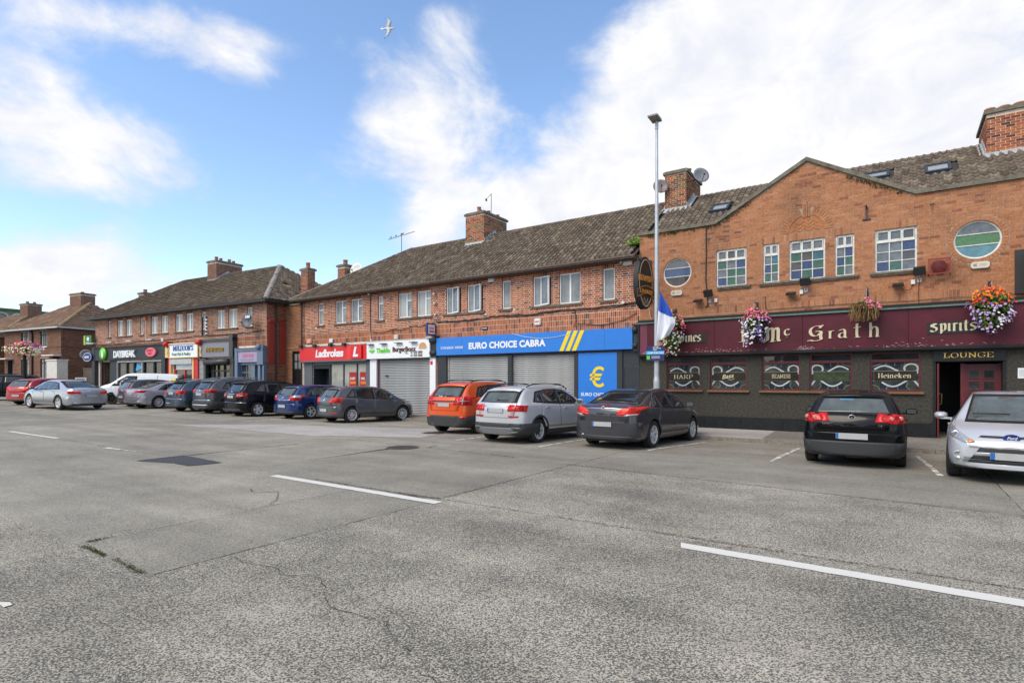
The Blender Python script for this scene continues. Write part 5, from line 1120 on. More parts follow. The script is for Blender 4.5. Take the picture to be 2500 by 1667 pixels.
q = MB(); q.box(-14.1,-13.95+.2,.06,.075,1.5,2.0); q.box(-14.3,-14.15,.06,.075,1.5,1.95); q.build('poster', M['white'], sw)
q = MB(); q.prism([(-13.5,2.3),(-12.8,2.45),(-12.75,2.65),(-13.3,2.8)], .05,.06); q.build('poster', M['ltblue'], sw)
q = MB(); q.box(-18.3,-17.95,.2,.25,.1,2.95); q.build('side_door', M['dark'], tb)
for x in (-17.9,-15.5,-13.0,-10.6): q = MB(); q.box(x-.35,x+.35,-.65,-.4,4.22,4.29); q.tube([(x,-.5,4.27),(x,-.02,4.4)], .018); q.build('sign_lamp', M['galv'], tb)
# fish shop
q = MB(); q.box(-8.95,-6.0,-.25,0,3.10,3.88); q.box(-9.3,-5.75,-.28,0,3.88,3.96); ms = q.build('shop_sign', M['white'], tb)
q = MB(); frame_bars(q,-9.0,-5.95,3.06,3.92,.05,-.28,-.24); q.build('sign_frame', M['creamp'], ms)
serif('lettering', "MULDOON'S", .30, M['txt_blue'], ms, -8.55, -6.45, -.255, 3.50, nib=(.22,.06))
make_text('lettering', 'Fresh Fish & Poultry', .27, M['txt_green'], ms, -8.72, -.255, 3.21, .01, sx=.90, bold=.008, shear=.3)
for x in (-9.4,-5.95): 
    q = MB(); q.box(x,x+.35,-.3,0,3.9,4.1); q.lathe([(0,0),(.16,0),(.16,.35),(0,.35)], 12, axis='x', c=(x,-.3,3.95)); q.build('console', M['redpaint'], tb); q = MB(); q.prism([(x,3.1),(x+.35,3.1),(x+.26,3.35),(x+.33,3.6),(x+.1,3.88),(x,3.9)], -.28,0); q.build('console', M['creamp'], tb)
for a_, b_ in ((-9.3,-9.1),(-6.55,-6.15)): q = MB(); q.box(a_,b_,-.15,.02,.1,3.1); q.build('pilaster', M['redpaint'], tb)
for a_, b_ in ((-9.1,-9.0),(-6.7,-6.55)): q = MB(); q.box(a_,b_,-.17,.02,.1,3.05); q.build('pilaster_edge', M['creamp'], tb)
q = MB(); q.box(-9.0,-6.7,-.22,0,2.68,3.0); q.box(-8.6,-6.75,-.05,.05,2.35,2.66); q.build('shutter_box', M['galv'], tb)
g = MB(); g.box(-8.75,-6.7,.03,.05,.2,2.4); g.build('pane', M['glass_shop'], tb); q = MB(); [q.box(x,x+.08,-.02,.03,.2,2.4) for x in (-8.8,-7.75,-6.78)]; q.box(-8.8,-6.7,-.02,.03,2.32,2.4); q.build('window_frame', M['redpaint'], tb)
# studio
q = MB(); q.box(-5.75,-2.95,-.22,0,3.05,3.95); ns = q.build('shop_sign', M['silverb'], tb)
make_text('lettering', 'THE NY STUDIO', .34, M['brass'], ns, -5.2, -.25, 3.36, .02, sx=.68, bold=.015)
q = MB(); q.box(-5.95,-2.6,-.3,0,3.95,4.12); q.box(-5.95,-5.75,-.28,0,3.0,3.95); q.box(-2.95,-2.6,-.28,0,3.0,4.3); q.box(-3.0,-2.65,-.2,0,.1,3.0); q.box(-5.5,-5.3,-.2,0,.1,3.0); q.lathe([(0,0),(.17,0),(.17,2.2),(0,2.2)], 14, axis='x', c=(-5.25,-.24,2.75)); q.build('shopfront', flat('dark_bronze',(58,58,58),.4), tb)
g = MB(); g.box(-5.2,-3.0,.1,.12,.2,2.6); g.build('pane', M['glass_shop'], tb); q = MB(); [q.box(x,x+.06,.03,.09,.2,2.6) for x in (-4.9,-4.5,-3.9,-3.1)]; q.box(-5.2,-3.0,.03,.09,2.2,2.28); q.build('window_frame', M['dark'], tb)
shutter(tb, -6.3, -5.45, 1.75, 2.95, y=-.06)
g = MB(); [g.lathe([(.0,-.06),(.05,-.05),(.06,0),(.05,.05),(0,.06)], 10, c=(x,.05,1.55)) for x in (-3.75,-3.45)]
lm = pm('lit_bulb', (1,.55,.15), .5, var=0); lm.node_tree.nodes['Principled BSDF'].inputs['Emission Color'].default_value = (1,.5,.12,1); lm.node_tree.nodes['Principled BSDF'].inputs['Emission Strength'].default_value = 1.2
g.build('lamp_bulb', lm, tb)
# salon
q = MB(); q.box(-2.2,-.5,-.22,0,2.70,3.32); ss = q.build('shop_sign', M['lilac'], tb)
make_text('lettering', 'Hush Party', .30, M['pink'], ss, -1.85, -.225, 2.98, .006, sx=.75, bold=.0, shear=.35)
q = MB(); [q.box(-2.0+.05*k,-.8-.07*k,-.226,-.22,2.84-.05*k,2.852-.05*k) for k in range(2)]; q.build('sign_print', M['grey'], ss)
q = MB(); q.box(-2.4,.0,-.28,.0,3.32,3.42); [q.box(-2.3+.11*k,-2.25+.11*k,-.3,-.1,3.42,3.48) for k in range(19)]; q.box(-2.45,-2.2,-.26,0,.1,3.5); q.box(-.5,-.0,-.26,0,2.55,3.6); q.box(-.5,-.3,-.2,.3,.1,2.6); q.box(-.12,.0,-.2,.3,.1,2.6); q.box(-1.25,-.95,-.06,.3,.1,2.65); q.box(-2.2,-.0,-.1,.05,2.55,2.7)
q.lathe([(0,0),(.16,0),(.16,.25),(0,.25)], 12, axis='x', c=(-.42,-.26,3.5)); q.build('shopfront', M['slateblue'], tb)
g = MB(); g.box(-2.2,-1.25,.03,.05,.8,2.55); g.build('pane', M['glass_shop'], tb); q = MB(); [q.box(x,x+.05,-.01,.03,.8,2.55) for x in (-2.2,-1.75,-1.3)]; q.box(-2.2,-1.25,-.01,.03,2.1,2.16); q.box(-2.2,-1.25,-.03,.05,.1,.8); q.box(-.95,-.5,.28,.32,.1,2.55); q.build('window_frame', M['slateblue'], tb)
g = MB(); g.lathe([(0,-.1),(.1,-.06),(.12,.05),(.05,.12),(0,.12)],8,c=(-2.0,-.02,1.4)); g.build('window_display', M['yellow'], tb)

# ------------------------------------------------------------------ brick houses at the far left
def house(F_, label, W, D_, ze, zr_, hipL, hipR, wins, doors, chim, ox=0):
    h = thing('brick_house', label, 'house', F_.w(ox,0), F_.a, 'semi-detached brick houses at the far end')
    hs = [rect(a,b,c,d) for a,b,c,d in wins]+[rect(a,b,.1,d) for a,b,d in doors]
    wall_sheet(h, [(-W,.05),(0,.05),(0,ze),(-W,ze)], hs, M['mortar_brown'], depth=.14, reveal=M['brick_brown'])
    hb = [('r',a,b,c,d+.05) for a,b,c,d in wins]+[('r',a,b,0,d) for a,b,d in doors]
    def side(mb):
        for i in range(int(ze/.079)):
            z0 = .05+i*.079; y = -(i%2)*.116
            while y < D_:
                p, q_ = max(y,-.012), min(y+.218, D_); y += .232
                if q_-p > .03: mb.box(-.005,.013,p,q_,z0,min(z0+.066,ze),0,rnd.random()+.001)
        mb.box(-W,.02,-.03,0,4.3,4.36,0,.9)
        mb.box(0,.03,-.03,D_,4.3,4.36,0,.9)
    lay_bricks(h, bricks(-W,0,.05,ze,hb,course=.079,gap=.013), M['brick_brown'], 0, extra=side)
    q = MB(); q.box(-W,0,.02,D_,0,ze,skip=('f',)); q.build('side_walls', M['mortar_brown'], h)
    e = .35; rb = MB(); rb.add([(-W-e,-e,ze),(e,-e,ze),(-hipR,D_/2,zr_),(-W+hipL,D_/2,zr_),(e,D_+e,ze),(-W-e,D_+e,ze)], [(0,1,2,3),(3,2,4,5),(0,3,5),(1,4,2)])
    rf = rb.build('roof', M['underlay'], h); V1 = Vector((0,D_/2+e,zr_-ze)).normalized(); run = D_/2+e
    tile_roof(rf, (-W-e,-e-.04,ze+.01), (1,0,0), V1, W+2*e, 6, M['tile_brown'], lambda a,b: b*V1.y < run-.05 and a > b*V1.y/run*(hipL+e)-.04 and a < W+2*e-b*V1.y/run*(hipR+e)+.04, tw=.33, tl=.34, amp=.012)
    V2 = Vector((-(hipR+e),0,zr_-ze)).normalized()
    tile_roof(rf, (e,-e,ze+.01), (0,1,0), V2, D_+2*e, 6, M['tile_brown'], lambda a,b: a > b*abs(V2.x)/(hipR+e)*run-.04 and a < D_+2*e-b*abs(V2.x)/(hipR+e)*run+.04, tw=.33, tl=.34, amp=.012)
    caps(rf, (-W+hipL,D_/2,zr_), (-hipR,D_/2,zr_), M['ridge']); caps(rf, (e,-e,ze+.03), (-hipR,D_/2,zr_+.02), M['ridge_gold'], .14); caps(rf, (-W-e,-e,ze+.03), (-W+hipL,D_/2,zr_+.02), M['ridge_gold'], .1)
    q = MB(); q.box(-W-e,e,-e-.08,-e+.03,ze-.1,ze+.02); q.box(e-.03,e+.08,-e,D_+e,ze-.1,ze+.02); q.build('gutter', M['galv'], rf)
    zf = lambda y: ze+(y+e)*(zr_-ze)/run
    for c in chim: chimney(h, c[0], c[1], D_/2-.5, D_/2+.6, zr_-.9, zr_+c[2], M['brick_brown'], M['mortar_brown'], c[3], .12, pot_h=.22)
    for a,b,c,d in wins:
        f = MB(); frame_bars(f,a,b,c,d,.06,.05,.12); f.box((a+b)/2-.03-.15,(a+b)/2+.03-.15,.05,.12,c,d); f.box((a+b)/2-.03+.15,(a+b)/2+.03+.15,.05,.12,c,d); f.box(a,b,.05,.12,d-.36,d-.30); w_ = f.build('window', M['anth'], h)
        g = MB(); g.box(a,b,.1,.11,c,d); g.build('pane', M['glass_blind'], w_)
        q = MB(); q.box(a-.1,b+.1,-.08,.05,c-.1,c); q.build('sill', M['oldwhite'], w_)
    for a,b,d in doors:
        q = MB(); q.box(a+.08,b,.3,.35,.1,d-.02); q.box(a,a+.08,-.03,.3,.1,d); q.build('door', M['anth'], h)
        q = MB(); q.box(a-.5,b+.15,-.55,0,d+.05,d+.15); q.build('canopy', M['whitewall'], h)
    return h
h1 = house(FC, 'brown brick semi-detached house with a long tiled roof, nearest the shops', 8.85, 7, 5.86, 8.3, 2.9, 2.9, [(-3.1,-2.04,4.42,5.66),(-6.1,-4.95,4.42,5.66),(-3.1,-1.96,1.55,3.45),(-6.1,-4.9,1.55,3.45)], [(-1.2,-.1,3.55),(-8.3,-7.5,3.4)], [(-5.0,-3.3,.75,1)])
q = MB(); q.tube([(-4.35,-.1,5.8),(-4.2,-.08,5.4),(-4.2,-.08,.2)], .07, 8); q.build('downpipe', M['dark'], h1)
h2 = house(FC, 'brown brick house partly cut off by the left edge of the photograph', 9, 7, 5.5, 7.9, 2.9, 2.9, [(-3.0,-2.0,4.2,5.3),(-3.0,-2.0,1.5,3.3)], [(-1.2,-.3,3.2)], [(-3.6,-2.2,.8,2)], ox=-9.9)
hall = thing('hall', 'large grey rendered hall with green roof edge standing behind the brick houses', 'hall', (-65.2,80,0), R(60))
q = MB(); q.box(-32,0,0,10,0,11.1); q.build('wall', M['concrete_w'], hall)
q = MB(); q.box(-32.2,.2,-.4,10,11.1,11.35); q.build('roof_edge', flat('green_trim',(40,110,75),.6), hall)
for k in range(18):
    q = MB(); q.lathe([(.6,0),(.75,0),(.75,.12),(.6,.12)], 10, axis='y', c=(-31+k*1.7,-.15,10.1), a0=0, a1=math.pi); q.build('arch_moulding', M['whitewall'], hall)
# boundary beside the shops
gp_ = thing('gate_pillar', 'white rendered gate pillar with a sloping side, next to the brick house', 'gate pillar', FC.w(2.2,-1.2), FC.a)
q = MB(); q.box(-.9,.55,-.35,.35,.3,3.15); q.box(-.95,.6,-.4,.4,3.15,3.25); q.prism([(-2.0,.3),(-.9,.3),(-.9,1.3),(-1.15,.95),(-1.5,.7),(-2.0,.62)], -.3, .3); q.build('pillar', M['whitewall'], gp_)
bw = thing('boundary_wall', 'pebbledashed boundary wall between white pillar and the shops', 'wall', FC.w(2.7,.2), R(-8))
q = MB(); q.box(0,6,0,.3,0,2.55); q.box(-.02,6,-.04,.34,2.55,2.63); q.build('pebbledash', M['pebble'], bw)
gt = thing('metal_gate', 'narrow grey metal side gate against the pebbledashed wall', 'gate', FC.w(4.9,-1.4), R(-8)); q = MB()
frame_bars(q, 0,.9,.3,1.9,.06,-.03,.03); [q.box(.1+.13*k,.14+.13*k,-.02,.02,.3,1.9) for k in range(6)]; q.build('bars', M['galv'], gt)

# unseen houses and hedge across the road, added to darken glass and paint reflections
for k in range(4):
    o_ = thing('opposite_house', ['white rendered house across the road, behind the photographer','brick house across the road, behind the photographer','cream house across the road, behind the photographer','grey house across the road, behind the photographer'][k], 'house', FS.w(20-k*17, -50, 0), FS.a+math.pi)
    q = MB(); q.box(-7,7,0,8,0,5.6); q.build('wall', [M['whitewall'],M['brick_brown'],M['creamp'],M['concrete_w']][k], o_)
    q = MB(); q.add([(-7.4,-.4,5.6),(7.4,-.4,5.6),(5,4,8.6),(-5,4,8.6),(7.4,8.4,5.6),(-7.4,8.4,5.6)], [(0,1,2,3),(3,2,4,5),(1,4,2),(0,3,5)]); q.build('roof', M['tile_brown'], o_)
    for x in (-4.5,-1.5,2,4.8):
        for z in (1.2,3.7): q = MB(); q.box(x-.6,x+.6,-.03,.02,z,z+1.2); q.build('window', M['glass_dim'], o_)
hd_ = thing('hedge', 'clipped green hedge across the road, behind the photographer', 'hedge', FS.w(-6,-44,0), FS.a); q = MB(); r2 = random.Random(8)
q.box(-40,34,-.5,.5,0,1.9,0,.3)
for i in range(5000):
    p = Vector((r2.uniform(-40,34), .5+r2.uniform(-.05,.15), r2.uniform(0,2.1))); s_ = Vector((r2.gauss(0,1),r2.gauss(0,1),r2.gauss(0,1))).normalized()*.12; l = s_.orthogonal().normalized()*.08; q.add([p-s_,p+l,p+s_,p-l], [(0,1,2,3)], 0, r2.random()+.001)
q.build('foliage', tinted('hedge_leaf', [(0,(.03,.06,.015)),(.6,(.05,.09,.02)),(1,(.08,.12,.03))], rough=.7, stain=.05, bump=.05), hd_)

# ------------------------------------------------------------------ cars
def pchip(tab):
    xs = [p[0] for p in tab]; ys = [p[1] for p in tab]; n = len(xs); h = [xs[i+1]-xs[i] for i in range(n-1)]; d = [(ys[i+1]-ys[i])/h[i] for i in range(n-1)]; m = [0]*n
    m[0] = d[0]; m[-1] = d[-1]
    for i in range(1,n-1):
        if d[i-1]*d[i] <= 0: m[i] = 0
        else: w1 = 2*h[i]+h[i-1]; w2 = h[i]+2*h[i-1]; m[i] = (w1+w2)/(w1/d[i-1]+w2/d[i])
    def f(x):
        if x <= xs[0]: return ys[0]
        if x >= xs[-1]: return ys[-1]
        for i in range(n-1):
            if x <= xs[i+1]: break
        t = (x-xs[i])/h[i]; t2, t3 = t*t, t*t*t
        return (2*t3-3*t2+1)*ys[i]+(t3-2*t2+t)*h[i]*m[i]+(-2*t3+3*t2)*ys[i+1]+(t3-t2)*h[i]*m[i+1]
    return f
# x runs from the rear bumper (0) to the nose (1 = length), z in metres for a nominal height; scaled per car
ARCH = {
 'hatch': dict(L=4.0, H=1.48, top=[(0,.80),(.03,.92),(.075,1.0),(.125,1.055),(.40,1.34),(.56,1.40),(.9,1.455),(1.5,1.48),(2.0,1.465),(2.4,1.395),(2.75,1.215),(3.08,1.0),(3.3,.945),(3.65,.86),(3.85,.77),(3.95,.69),(4.0,.60)],
   belt=[(0,.95),(.3,.985),(1,.965),(2.2,.92),(3.0,.88),(3.6,.78),(4,.6)], plan=[(0,.76),(.06,.865),(.15,.92),(.35,.962),(.8,.99),(1.6,1),(2.6,1),(3.2,.985),(3.6,.94),(3.85,.86),(3.95,.77),(4,.68)],
   dlo=[[(.52,1.02),(.86,1.34),(1.35,1.385),(1.35,.97)],[(1.35,.97),(1.35,1.385),(1.85,1.385),(1.85,.955)],[(1.85,.955),(1.85,1.385),(2.18,1.35),(2.62,1.13),(2.82,.94)]],
   win=[[(.60,1.03),(.86,1.29),(.93,1.29),(.93,1.0)],[(.97,.99),(.97,1.31),(1.15,1.345),(1.74,1.35),(1.74,.965)],[(1.84,.96),(1.84,1.35),(2.14,1.325),(2.5,1.15),(2.52,.94)]],
   doors=[[(.90,.60),(1.03,.34),(1.79,.34),(1.79,.95),(.93,.98)],[(1.79,.34),(2.83,.34),(2.87,.6),(2.82,.92),(1.79,.95)]], rear_glass=(.50,1.00,1.30,.40), tail=[(0.50,.80),(.50,1.0),(.80,1.0),(.80,.80)], tail_side=[(.0,.80),(.10,1.02),(.26,1.0),(.22,.82)],
   gate=[(-.56,.64),(.56,.64),(.62,.9),(.6,1.02),(-.6,1.02),(-.62,.9)], plate_z=.52, ax=(.78,3.22)),
 'suv': dict(L=4.24, H=1.60, top=[(0,.90),(.03,1.02),(.075,1.10),(.125,1.16),(.40,1.44),(.50,1.50),(.9,1.57),(1.6,1.60),(2.2,1.58),(2.6,1.50),(2.95,1.30),(3.22,1.12),(3.5,1.07),(3.9,.98),(4.12,.86),(4.21,.7),(4.24,.6)],
   belt=[(0,1.05),(.3,1.09),(1,1.075),(2.3,1.03),(3.2,1.0),(3.8,.9),(4.24,.7)], plan=[(0,.82),(.06,.90),(.16,.94),(.4,.975),(.9,1),(3.3,.99),(3.8,.95),(4.1,.87),(4.2,.79),(4.24,.7)],
   dlo=[[(.60,1.13),(.86,1.42),(1.4,1.49),(1.4,1.09)],[(1.4,1.09),(1.4,1.49),(1.95,1.50),(1.95,1.07)],[(1.95,1.07),(1.95,1.50),(2.35,1.465),(2.8,1.26),(3.0,1.06)]],
   win=[[(.68,1.13),(.90,1.38),(1.0,1.40),(1.0,1.11)],[(1.05,1.105),(1.05,1.41),(1.2,1.445),(1.84,1.465),(1.84,1.08)],[(1.94,1.075),(1.94,1.465),(2.30,1.435),(2.68,1.26),(2.72,1.06)]],
   doors=[[(.95,.68),(1.12,.44),(1.89,.44),(1.89,1.06),(1.0,1.09)],[(1.89,.44),(2.98,.44),(3.02,.7),(2.97,1.03),(1.89,1.06)]], rear_glass=(.53,1.13,1.43,.45), tail=[(.42,.95),(.42,1.06),(.82,1.10),(.82,.93)], tail_side=[(.0,.93),(.08,1.12),(.30,1.08),(.24,.95)],
   gate=[(-.56,.70),(.56,.70),(.66,1.0),(.62,1.12),(-.62,1.12),(-.66,1.0)], plate_z=.90, ax=(.82,3.45)),
 'mpv': dict(L=4.27, H=1.60, top=[(0,.88),(.03,1.0),(.08,1.08),(.14,1.13),(.42,1.45),(.52,1.51),(.9,1.57),(1.6,1.60),(2.2,1.58),(2.7,1.47),(3.1,1.27),(3.5,1.03),(3.75,.94),(4.05,.82),(4.2,.68),(4.27,.55)],
   belt=[(0,1.0),(.3,1.05),(1,1.03),(2.2,.98),(3.2,.93),(3.8,.85),(4.27,.6)], plan=[(0,.80),(.06,.89),(.16,.94),(.4,.975),(.9,1),(3.3,.99),(3.8,.94),(4.1,.86),(4.22,.77),(4.27,.7)],
   dlo=[[(.55,1.08),(.95,1.42),(1.4,1.48),(1.4,1.04)],[(1.4,1.04),(1.4,1.48),(2.0,1.49),(2.0,1.01)],[(2.0,1.01),(2.0,1.49),(2.4,1.455),(2.95,1.22),(3.15,.99)]],
   win=[[(.68,1.09),(1.02,1.38),(1.18,1.42),(1.18,1.055)],[(1.23,1.05),(1.23,1.43),(1.9,1.455),(1.9,1.02)],[(1.99,1.015),(1.99,1.455),(2.36,1.42),(2.8,1.23),(2.84,.995)]],
   doors=[[(1.0,.62),(1.16,.36),(1.95,.36),(1.95,1.0),(1.1,1.04)],[(1.95,.36),(3.05,.36),(3.1,.64),(3.1,.97),(1.95,1.0)]], rear_glass=(.52,1.10,1.42,.42), tail=[(.44,.84),(.44,1.0),(.82,1.02),(.82,.84)], tail_side=[(.0,.84),(.1,1.03),(.34,1.01),(.26,.84)],
   gate=[(-.56,.66),(.56,.66),(.64,.95),(.6,1.1),(-.6,1.1),(-.64,.95)], plate_z=.86, ax=(.80,3.55)),
 'sedan': dict(L=4.83, H=1.49, top=[(0,.82),(.02,.93),(.05,1.0),(.11,1.045),(.28,1.075),(.55,1.10),(.95,1.24),(1.35,1.39),(1.75,1.465),(2.2,1.49),(2.6,1.475),(3.0,1.39),(3.4,1.19),(3.72,1.01),(3.95,.965),(4.4,.88),(4.7,.76),(4.8,.62),(4.83,.52)],
   belt=[(0,.93),(.3,.99),(.9,1.0),(1.6,.985),(2.6,.94),(3.6,.89),(4.3,.80),(4.83,.6)], plan=[(0,.74),(.06,.83),(.16,.90),(.4,.95),(.9,.985),(1.6,1),(3.4,.995),(4.0,.97),(4.4,.92),(4.68,.84),(4.8,.75),(4.83,.68)],
   dlo=[[(.98,1.01),(1.45,1.32),(1.85,1.375),(1.85,.985)],[(1.85,.985),(1.85,1.375),(2.4,1.39),(2.4,.965)],[(2.4,.965),(2.4,1.39),(2.75,1.365),(3.15,1.20),(3.5,.945)]],
   win=[[(1.10,1.02),(1.45,1.275),(1.50,1.275),(1.50,1.005)],[(1.54,1.0),(1.54,1.30),(1.85,1.345),(2.25,1.36),(2.25,.98)],[(2.34,.975),(2.34,1.36),(2.72,1.335),(3.10,1.19),(3.18,.95)]],
   doors=[[(1.25,.62),(1.45,.36),(2.3,.36),(2.3,.96),(1.4,.99)],[(2.3,.36),(3.42,.36),(3.47,.62),(3.45,.92),(2.3,.96)]], rear_glass=(.60,1.11,1.36,.44), tail=[(.38,.80),(.38,.93),(.80,.97),(.80,.82)], tail_side=[(.0,.82),(.1,.97),(.36,.95),(.26,.84)],
   gate=[(-.60,.64),(.60,.64),(.66,.85),(.56,1.02),(-.56,1.02),(-.66,.85)], plate_z=.50, ax=(1.03,3.77)),
 'van': dict(L=4.4, H=1.85, top=[(0,.6),(.02,1.2),(.05,1.72),(.1,1.78),(.5,1.84),(1.5,1.85),(2.4,1.84),(2.8,1.79),(3.1,1.60),(3.55,1.22),(3.8,1.13),(4.15,1.0),(4.33,.8),(4.4,.6)],
   belt=[(0,1.15),(2,1.15),(3.4,1.07),(4,.95),(4.4,.7)], plan=[(0,.93),(.05,.96),(.2,.99),(3.4,1),(3.9,.96),(4.2,.88),(4.35,.78),(4.4,.7)],
   dlo=[[(2.22,1.12),(2.22,1.66),(2.75,1.66),(3.2,1.35),(3.52,1.05)]], win=[[(2.30,1.13),(2.30,1.60),(2.72,1.60),(3.05,1.36),(3.12,1.07)]],
   doors=[[(1.15,.42),(2.15,.42),(2.15,1.72),(1.15,1.72)],[(2.2,.42),(3.2,.42),(3.4,.7),(3.45,1.05),(2.2,1.12)]], rear_glass=(.5,1.2,1.6,.5), tail=[(.78,.9),(.78,1.3),(.88,1.3),(.88,.9)], tail_side=[(0,.9),(0,1.3),(.1,1.3),(.1,.9)],
   gate=[(-.7,.55),(.7,.55),(.72,1.7),(-.72,1.7)], plate_z=.8, ax=(.75,3.45)),
}
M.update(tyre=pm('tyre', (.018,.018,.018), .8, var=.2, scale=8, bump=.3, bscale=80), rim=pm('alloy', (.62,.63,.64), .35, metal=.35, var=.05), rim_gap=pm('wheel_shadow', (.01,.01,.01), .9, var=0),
 cladding=pm('black_cladding', (.028,.029,.030), .55, var=.1, scale=20), carglass=glassy('car_glass', (.018,.022,.023), rough=.02, var=.5, scale=1.5, spec=.9), cartint=glassy('car_glass_pale', (.085,.10,.098), rough=.03, var=.35, scale=2.5, spec=.5),
 red_lens=pm('red_lens', (.55,.008,.008), .3, var=.25, scale=14, coat=.2, spec=.3), red_lens2=pm('bright_red_lens', (.78,.03,.015), .3, var=.25, scale=18, coat=.2, spec=.3), rose_lens=pm('rose_lens', (.55,.20,.17), .15, var=.1, coat=1), clear_lens=pm('clear_lens', (.36,.37,.38), .1, metal=.2, var=.25, scale=25, coat=1), amber=pm('amber_lens', (.6,.22,.04), .2, var=.1, coat=1),
 chrome=pm('chrome', (.72,.72,.73), .1, metal=1, var=0), seam=pm('panel_gap', (.006,.006,.006), .9, var=0), plate_w=pm('number_plate', (.40,.41,.41), .4, var=.06, scale=6), plate_b=pm('number_plate_band', (.02,.12,.42), .4, var=0), dashlight=pm('badge_white', (.75,.76,.77), .3, var=0))

def plane_poly_clip(bm, poly, ax_u, ax_v):
    """cut the open sheet bm to a convex outline given in two of its axes"""
    n = len(poly); ar = sum(poly[i][0]*poly[(i+1)%n][1]-poly[(i+1)%n][0]*poly[i][1] for i in range(n)); P = poly if ar > 0 else poly[::-1]
    for i in range(n):
        a, b = P[i], P[(i+1)%n]; du, dv = b[0]-a[0], b[1]-a[1]
        if abs(du)+abs(dv) < 1e-6: continue
        nrm = [0,0,0]; nrm[ax_u] = dv; nrm[ax_v] = -du; co = [0,0,0]; co[ax_u] = a[0]; co[ax_v] = a[1]
        bmesh.ops.bisect_plane(bm, geom=bm.verts[:]+bm.edges[:]+bm.faces[:], dist=1e-5, plane_co=co, plane_no=nrm, clear_outer=True, clear_inner=False)
        if not bm.faces: return
class Car:
    def __init__(s, arch, L, W, H, r, root, ax=None, tumble=.27, zs=.2, tweak=None):
        A = dict(ARCH[arch]); 
        if tweak: A.update(tweak)
        s.A = A; s.sx = L/A['L']; s.sz = H/A['H']; s.L, s.W, s.H, s.r, s.root = L, W, H, r, root
        s.top = pchip([(x*s.sx, z*s.sz) for x, z in A['top']]); s.belt = pchip([(x*s.sx, z*s.sz) for x, z in A['belt']]); s.plan = pchip([(x*s.sx, p) for x, p in A['plan']])
        s.ax = ax or tuple(a*s.sx for a in A['ax']); s.zs = zs*s.sz; s.tumble = tumble; s.beltA = s.belt(L*.45)
        s.shell(); s.ncut = 0
    def X(s, x): return x*s.sx
    def section(s, x):
        zt = s.top(x); zb = min(s.belt(x), zt-.035); hw = s.W/2*s.plan(x); zs = s.zs+.05*max(0, 1-x/.35)+.04*max(0, 1-(s.L-x)/.4)
        k = clampf((zt-zb)/(s.H-s.beltA), 0, 1.1); wr = hw*(.90-s.tumble*k) if k > .25 else hw*(.90-s.tumble*k)
        low = [(0,zs),(hw*.55,zs),(hw*.86,zs+.005),(hw*.955,zs+.05),(hw*.985,zs+.14),(hw*1.0,zs+(zb-zs)*.42),(hw*.998,zs+(zb-zs)*.58),(hw*.985,zs+(zb-zs)*.76),(hw*.972,zb-.045),(hw*.955,zb-.012)]
        up = [(hw*.925,zb+.012)]
        for t in (.15,.35,.55,.75,.88): up.append((hw*.925+(wr-hw*.925)*t, zb+.012+(zt-.05*k-zb-.012)*t))
        up += [(wr*.985, zt-.045*k-.006),(wr*.93, zt-.026*k-.004),(wr*.82, zt-.015),(wr*.6, zt-.006),(wr*.3, zt-.001),(0, zt)]
        return low+up
    def shell(s):
        L = s.L; xs = [0,.01,.025,.045,.07,.095,.12,.15,.185,.22,.26,.31,.36,.42,.48,.55,.63]
        x = .72
        while x < L-.6: xs.append(x); x += .10
        xs += [L-v for v in (.55,.45,.36,.28,.21,.15,.10,.06,.03,.01,0)]
        S = [s.section(x) for x in xs]; n = len(S[0]); V = []; F = []; row = 2*n-2
        for x, sec in zip(xs, S):
            for y, z in sec: V.append((x, -y, z))
            for y, z in sec[-2:0:-1]: V.append((x, y, z))
        for i in range(len(xs)-1):
            for k in range(row): F.append((i*row+k, (i+1)*row+k, (i+1)*row+(k+1)%row, i*row+(k+1)%row))
        def bow(x, y): 
            q = min(1, abs(y)/(s.W/2))**2
            if x < .7: x += .12*q*(1-x/.7)
            if x > L-.9: x -= .13*q*(1-(L-x)/.9)
            return x
        V = [(bow(x,y),y,z) for x,y,z in V]
        fr = (-.6,-.2,.2,.6)
        for end in (0, len(xs)-1):
            b0 = end*row; cols = []
            for k in range(n):
                a = V[b0+k]; m_ = V[b0+(row-k)%row]
                if k in (0, n-1): cols.append([b0+k]*6); continue
                ids = [b0+k]
                for f_ in fr: ids.append(len(V)); V.append((bow(0 if end == 0 else L, a[1]*-f_*1.0), -a[1]*f_ if 0 else a[1]*-f_, a[2]))
                ids.append(b0+(row-k)%row); cols.append(ids)
            for k in range(n-1):
                for j in range(5):
                    q = [cols[k][j],cols[k][j+1],cols[k+1][j+1],cols[k+1][j]]; q = list(dict.fromkeys(q))
                    if len(q) >= 3: F.append(tuple(q))
        s.V, s.F = V, F
        me = bpy.data.meshes.new('t'); me.from_pydata(V, [], F); me.validate(); bm = bmesh.new(); bm.from_mesh(me); bmesh.ops.recalc_face_normals(bm, faces=bm.faces[:]); bm.normal_update()
        bpy.data.meshes.remove(me); s.bm = bm
        s.NV = [v.normal.copy() for v in bm.verts]; s.NF = [(tuple(v.index for v in f.verts), f.normal.copy()) for f in bm.faces]
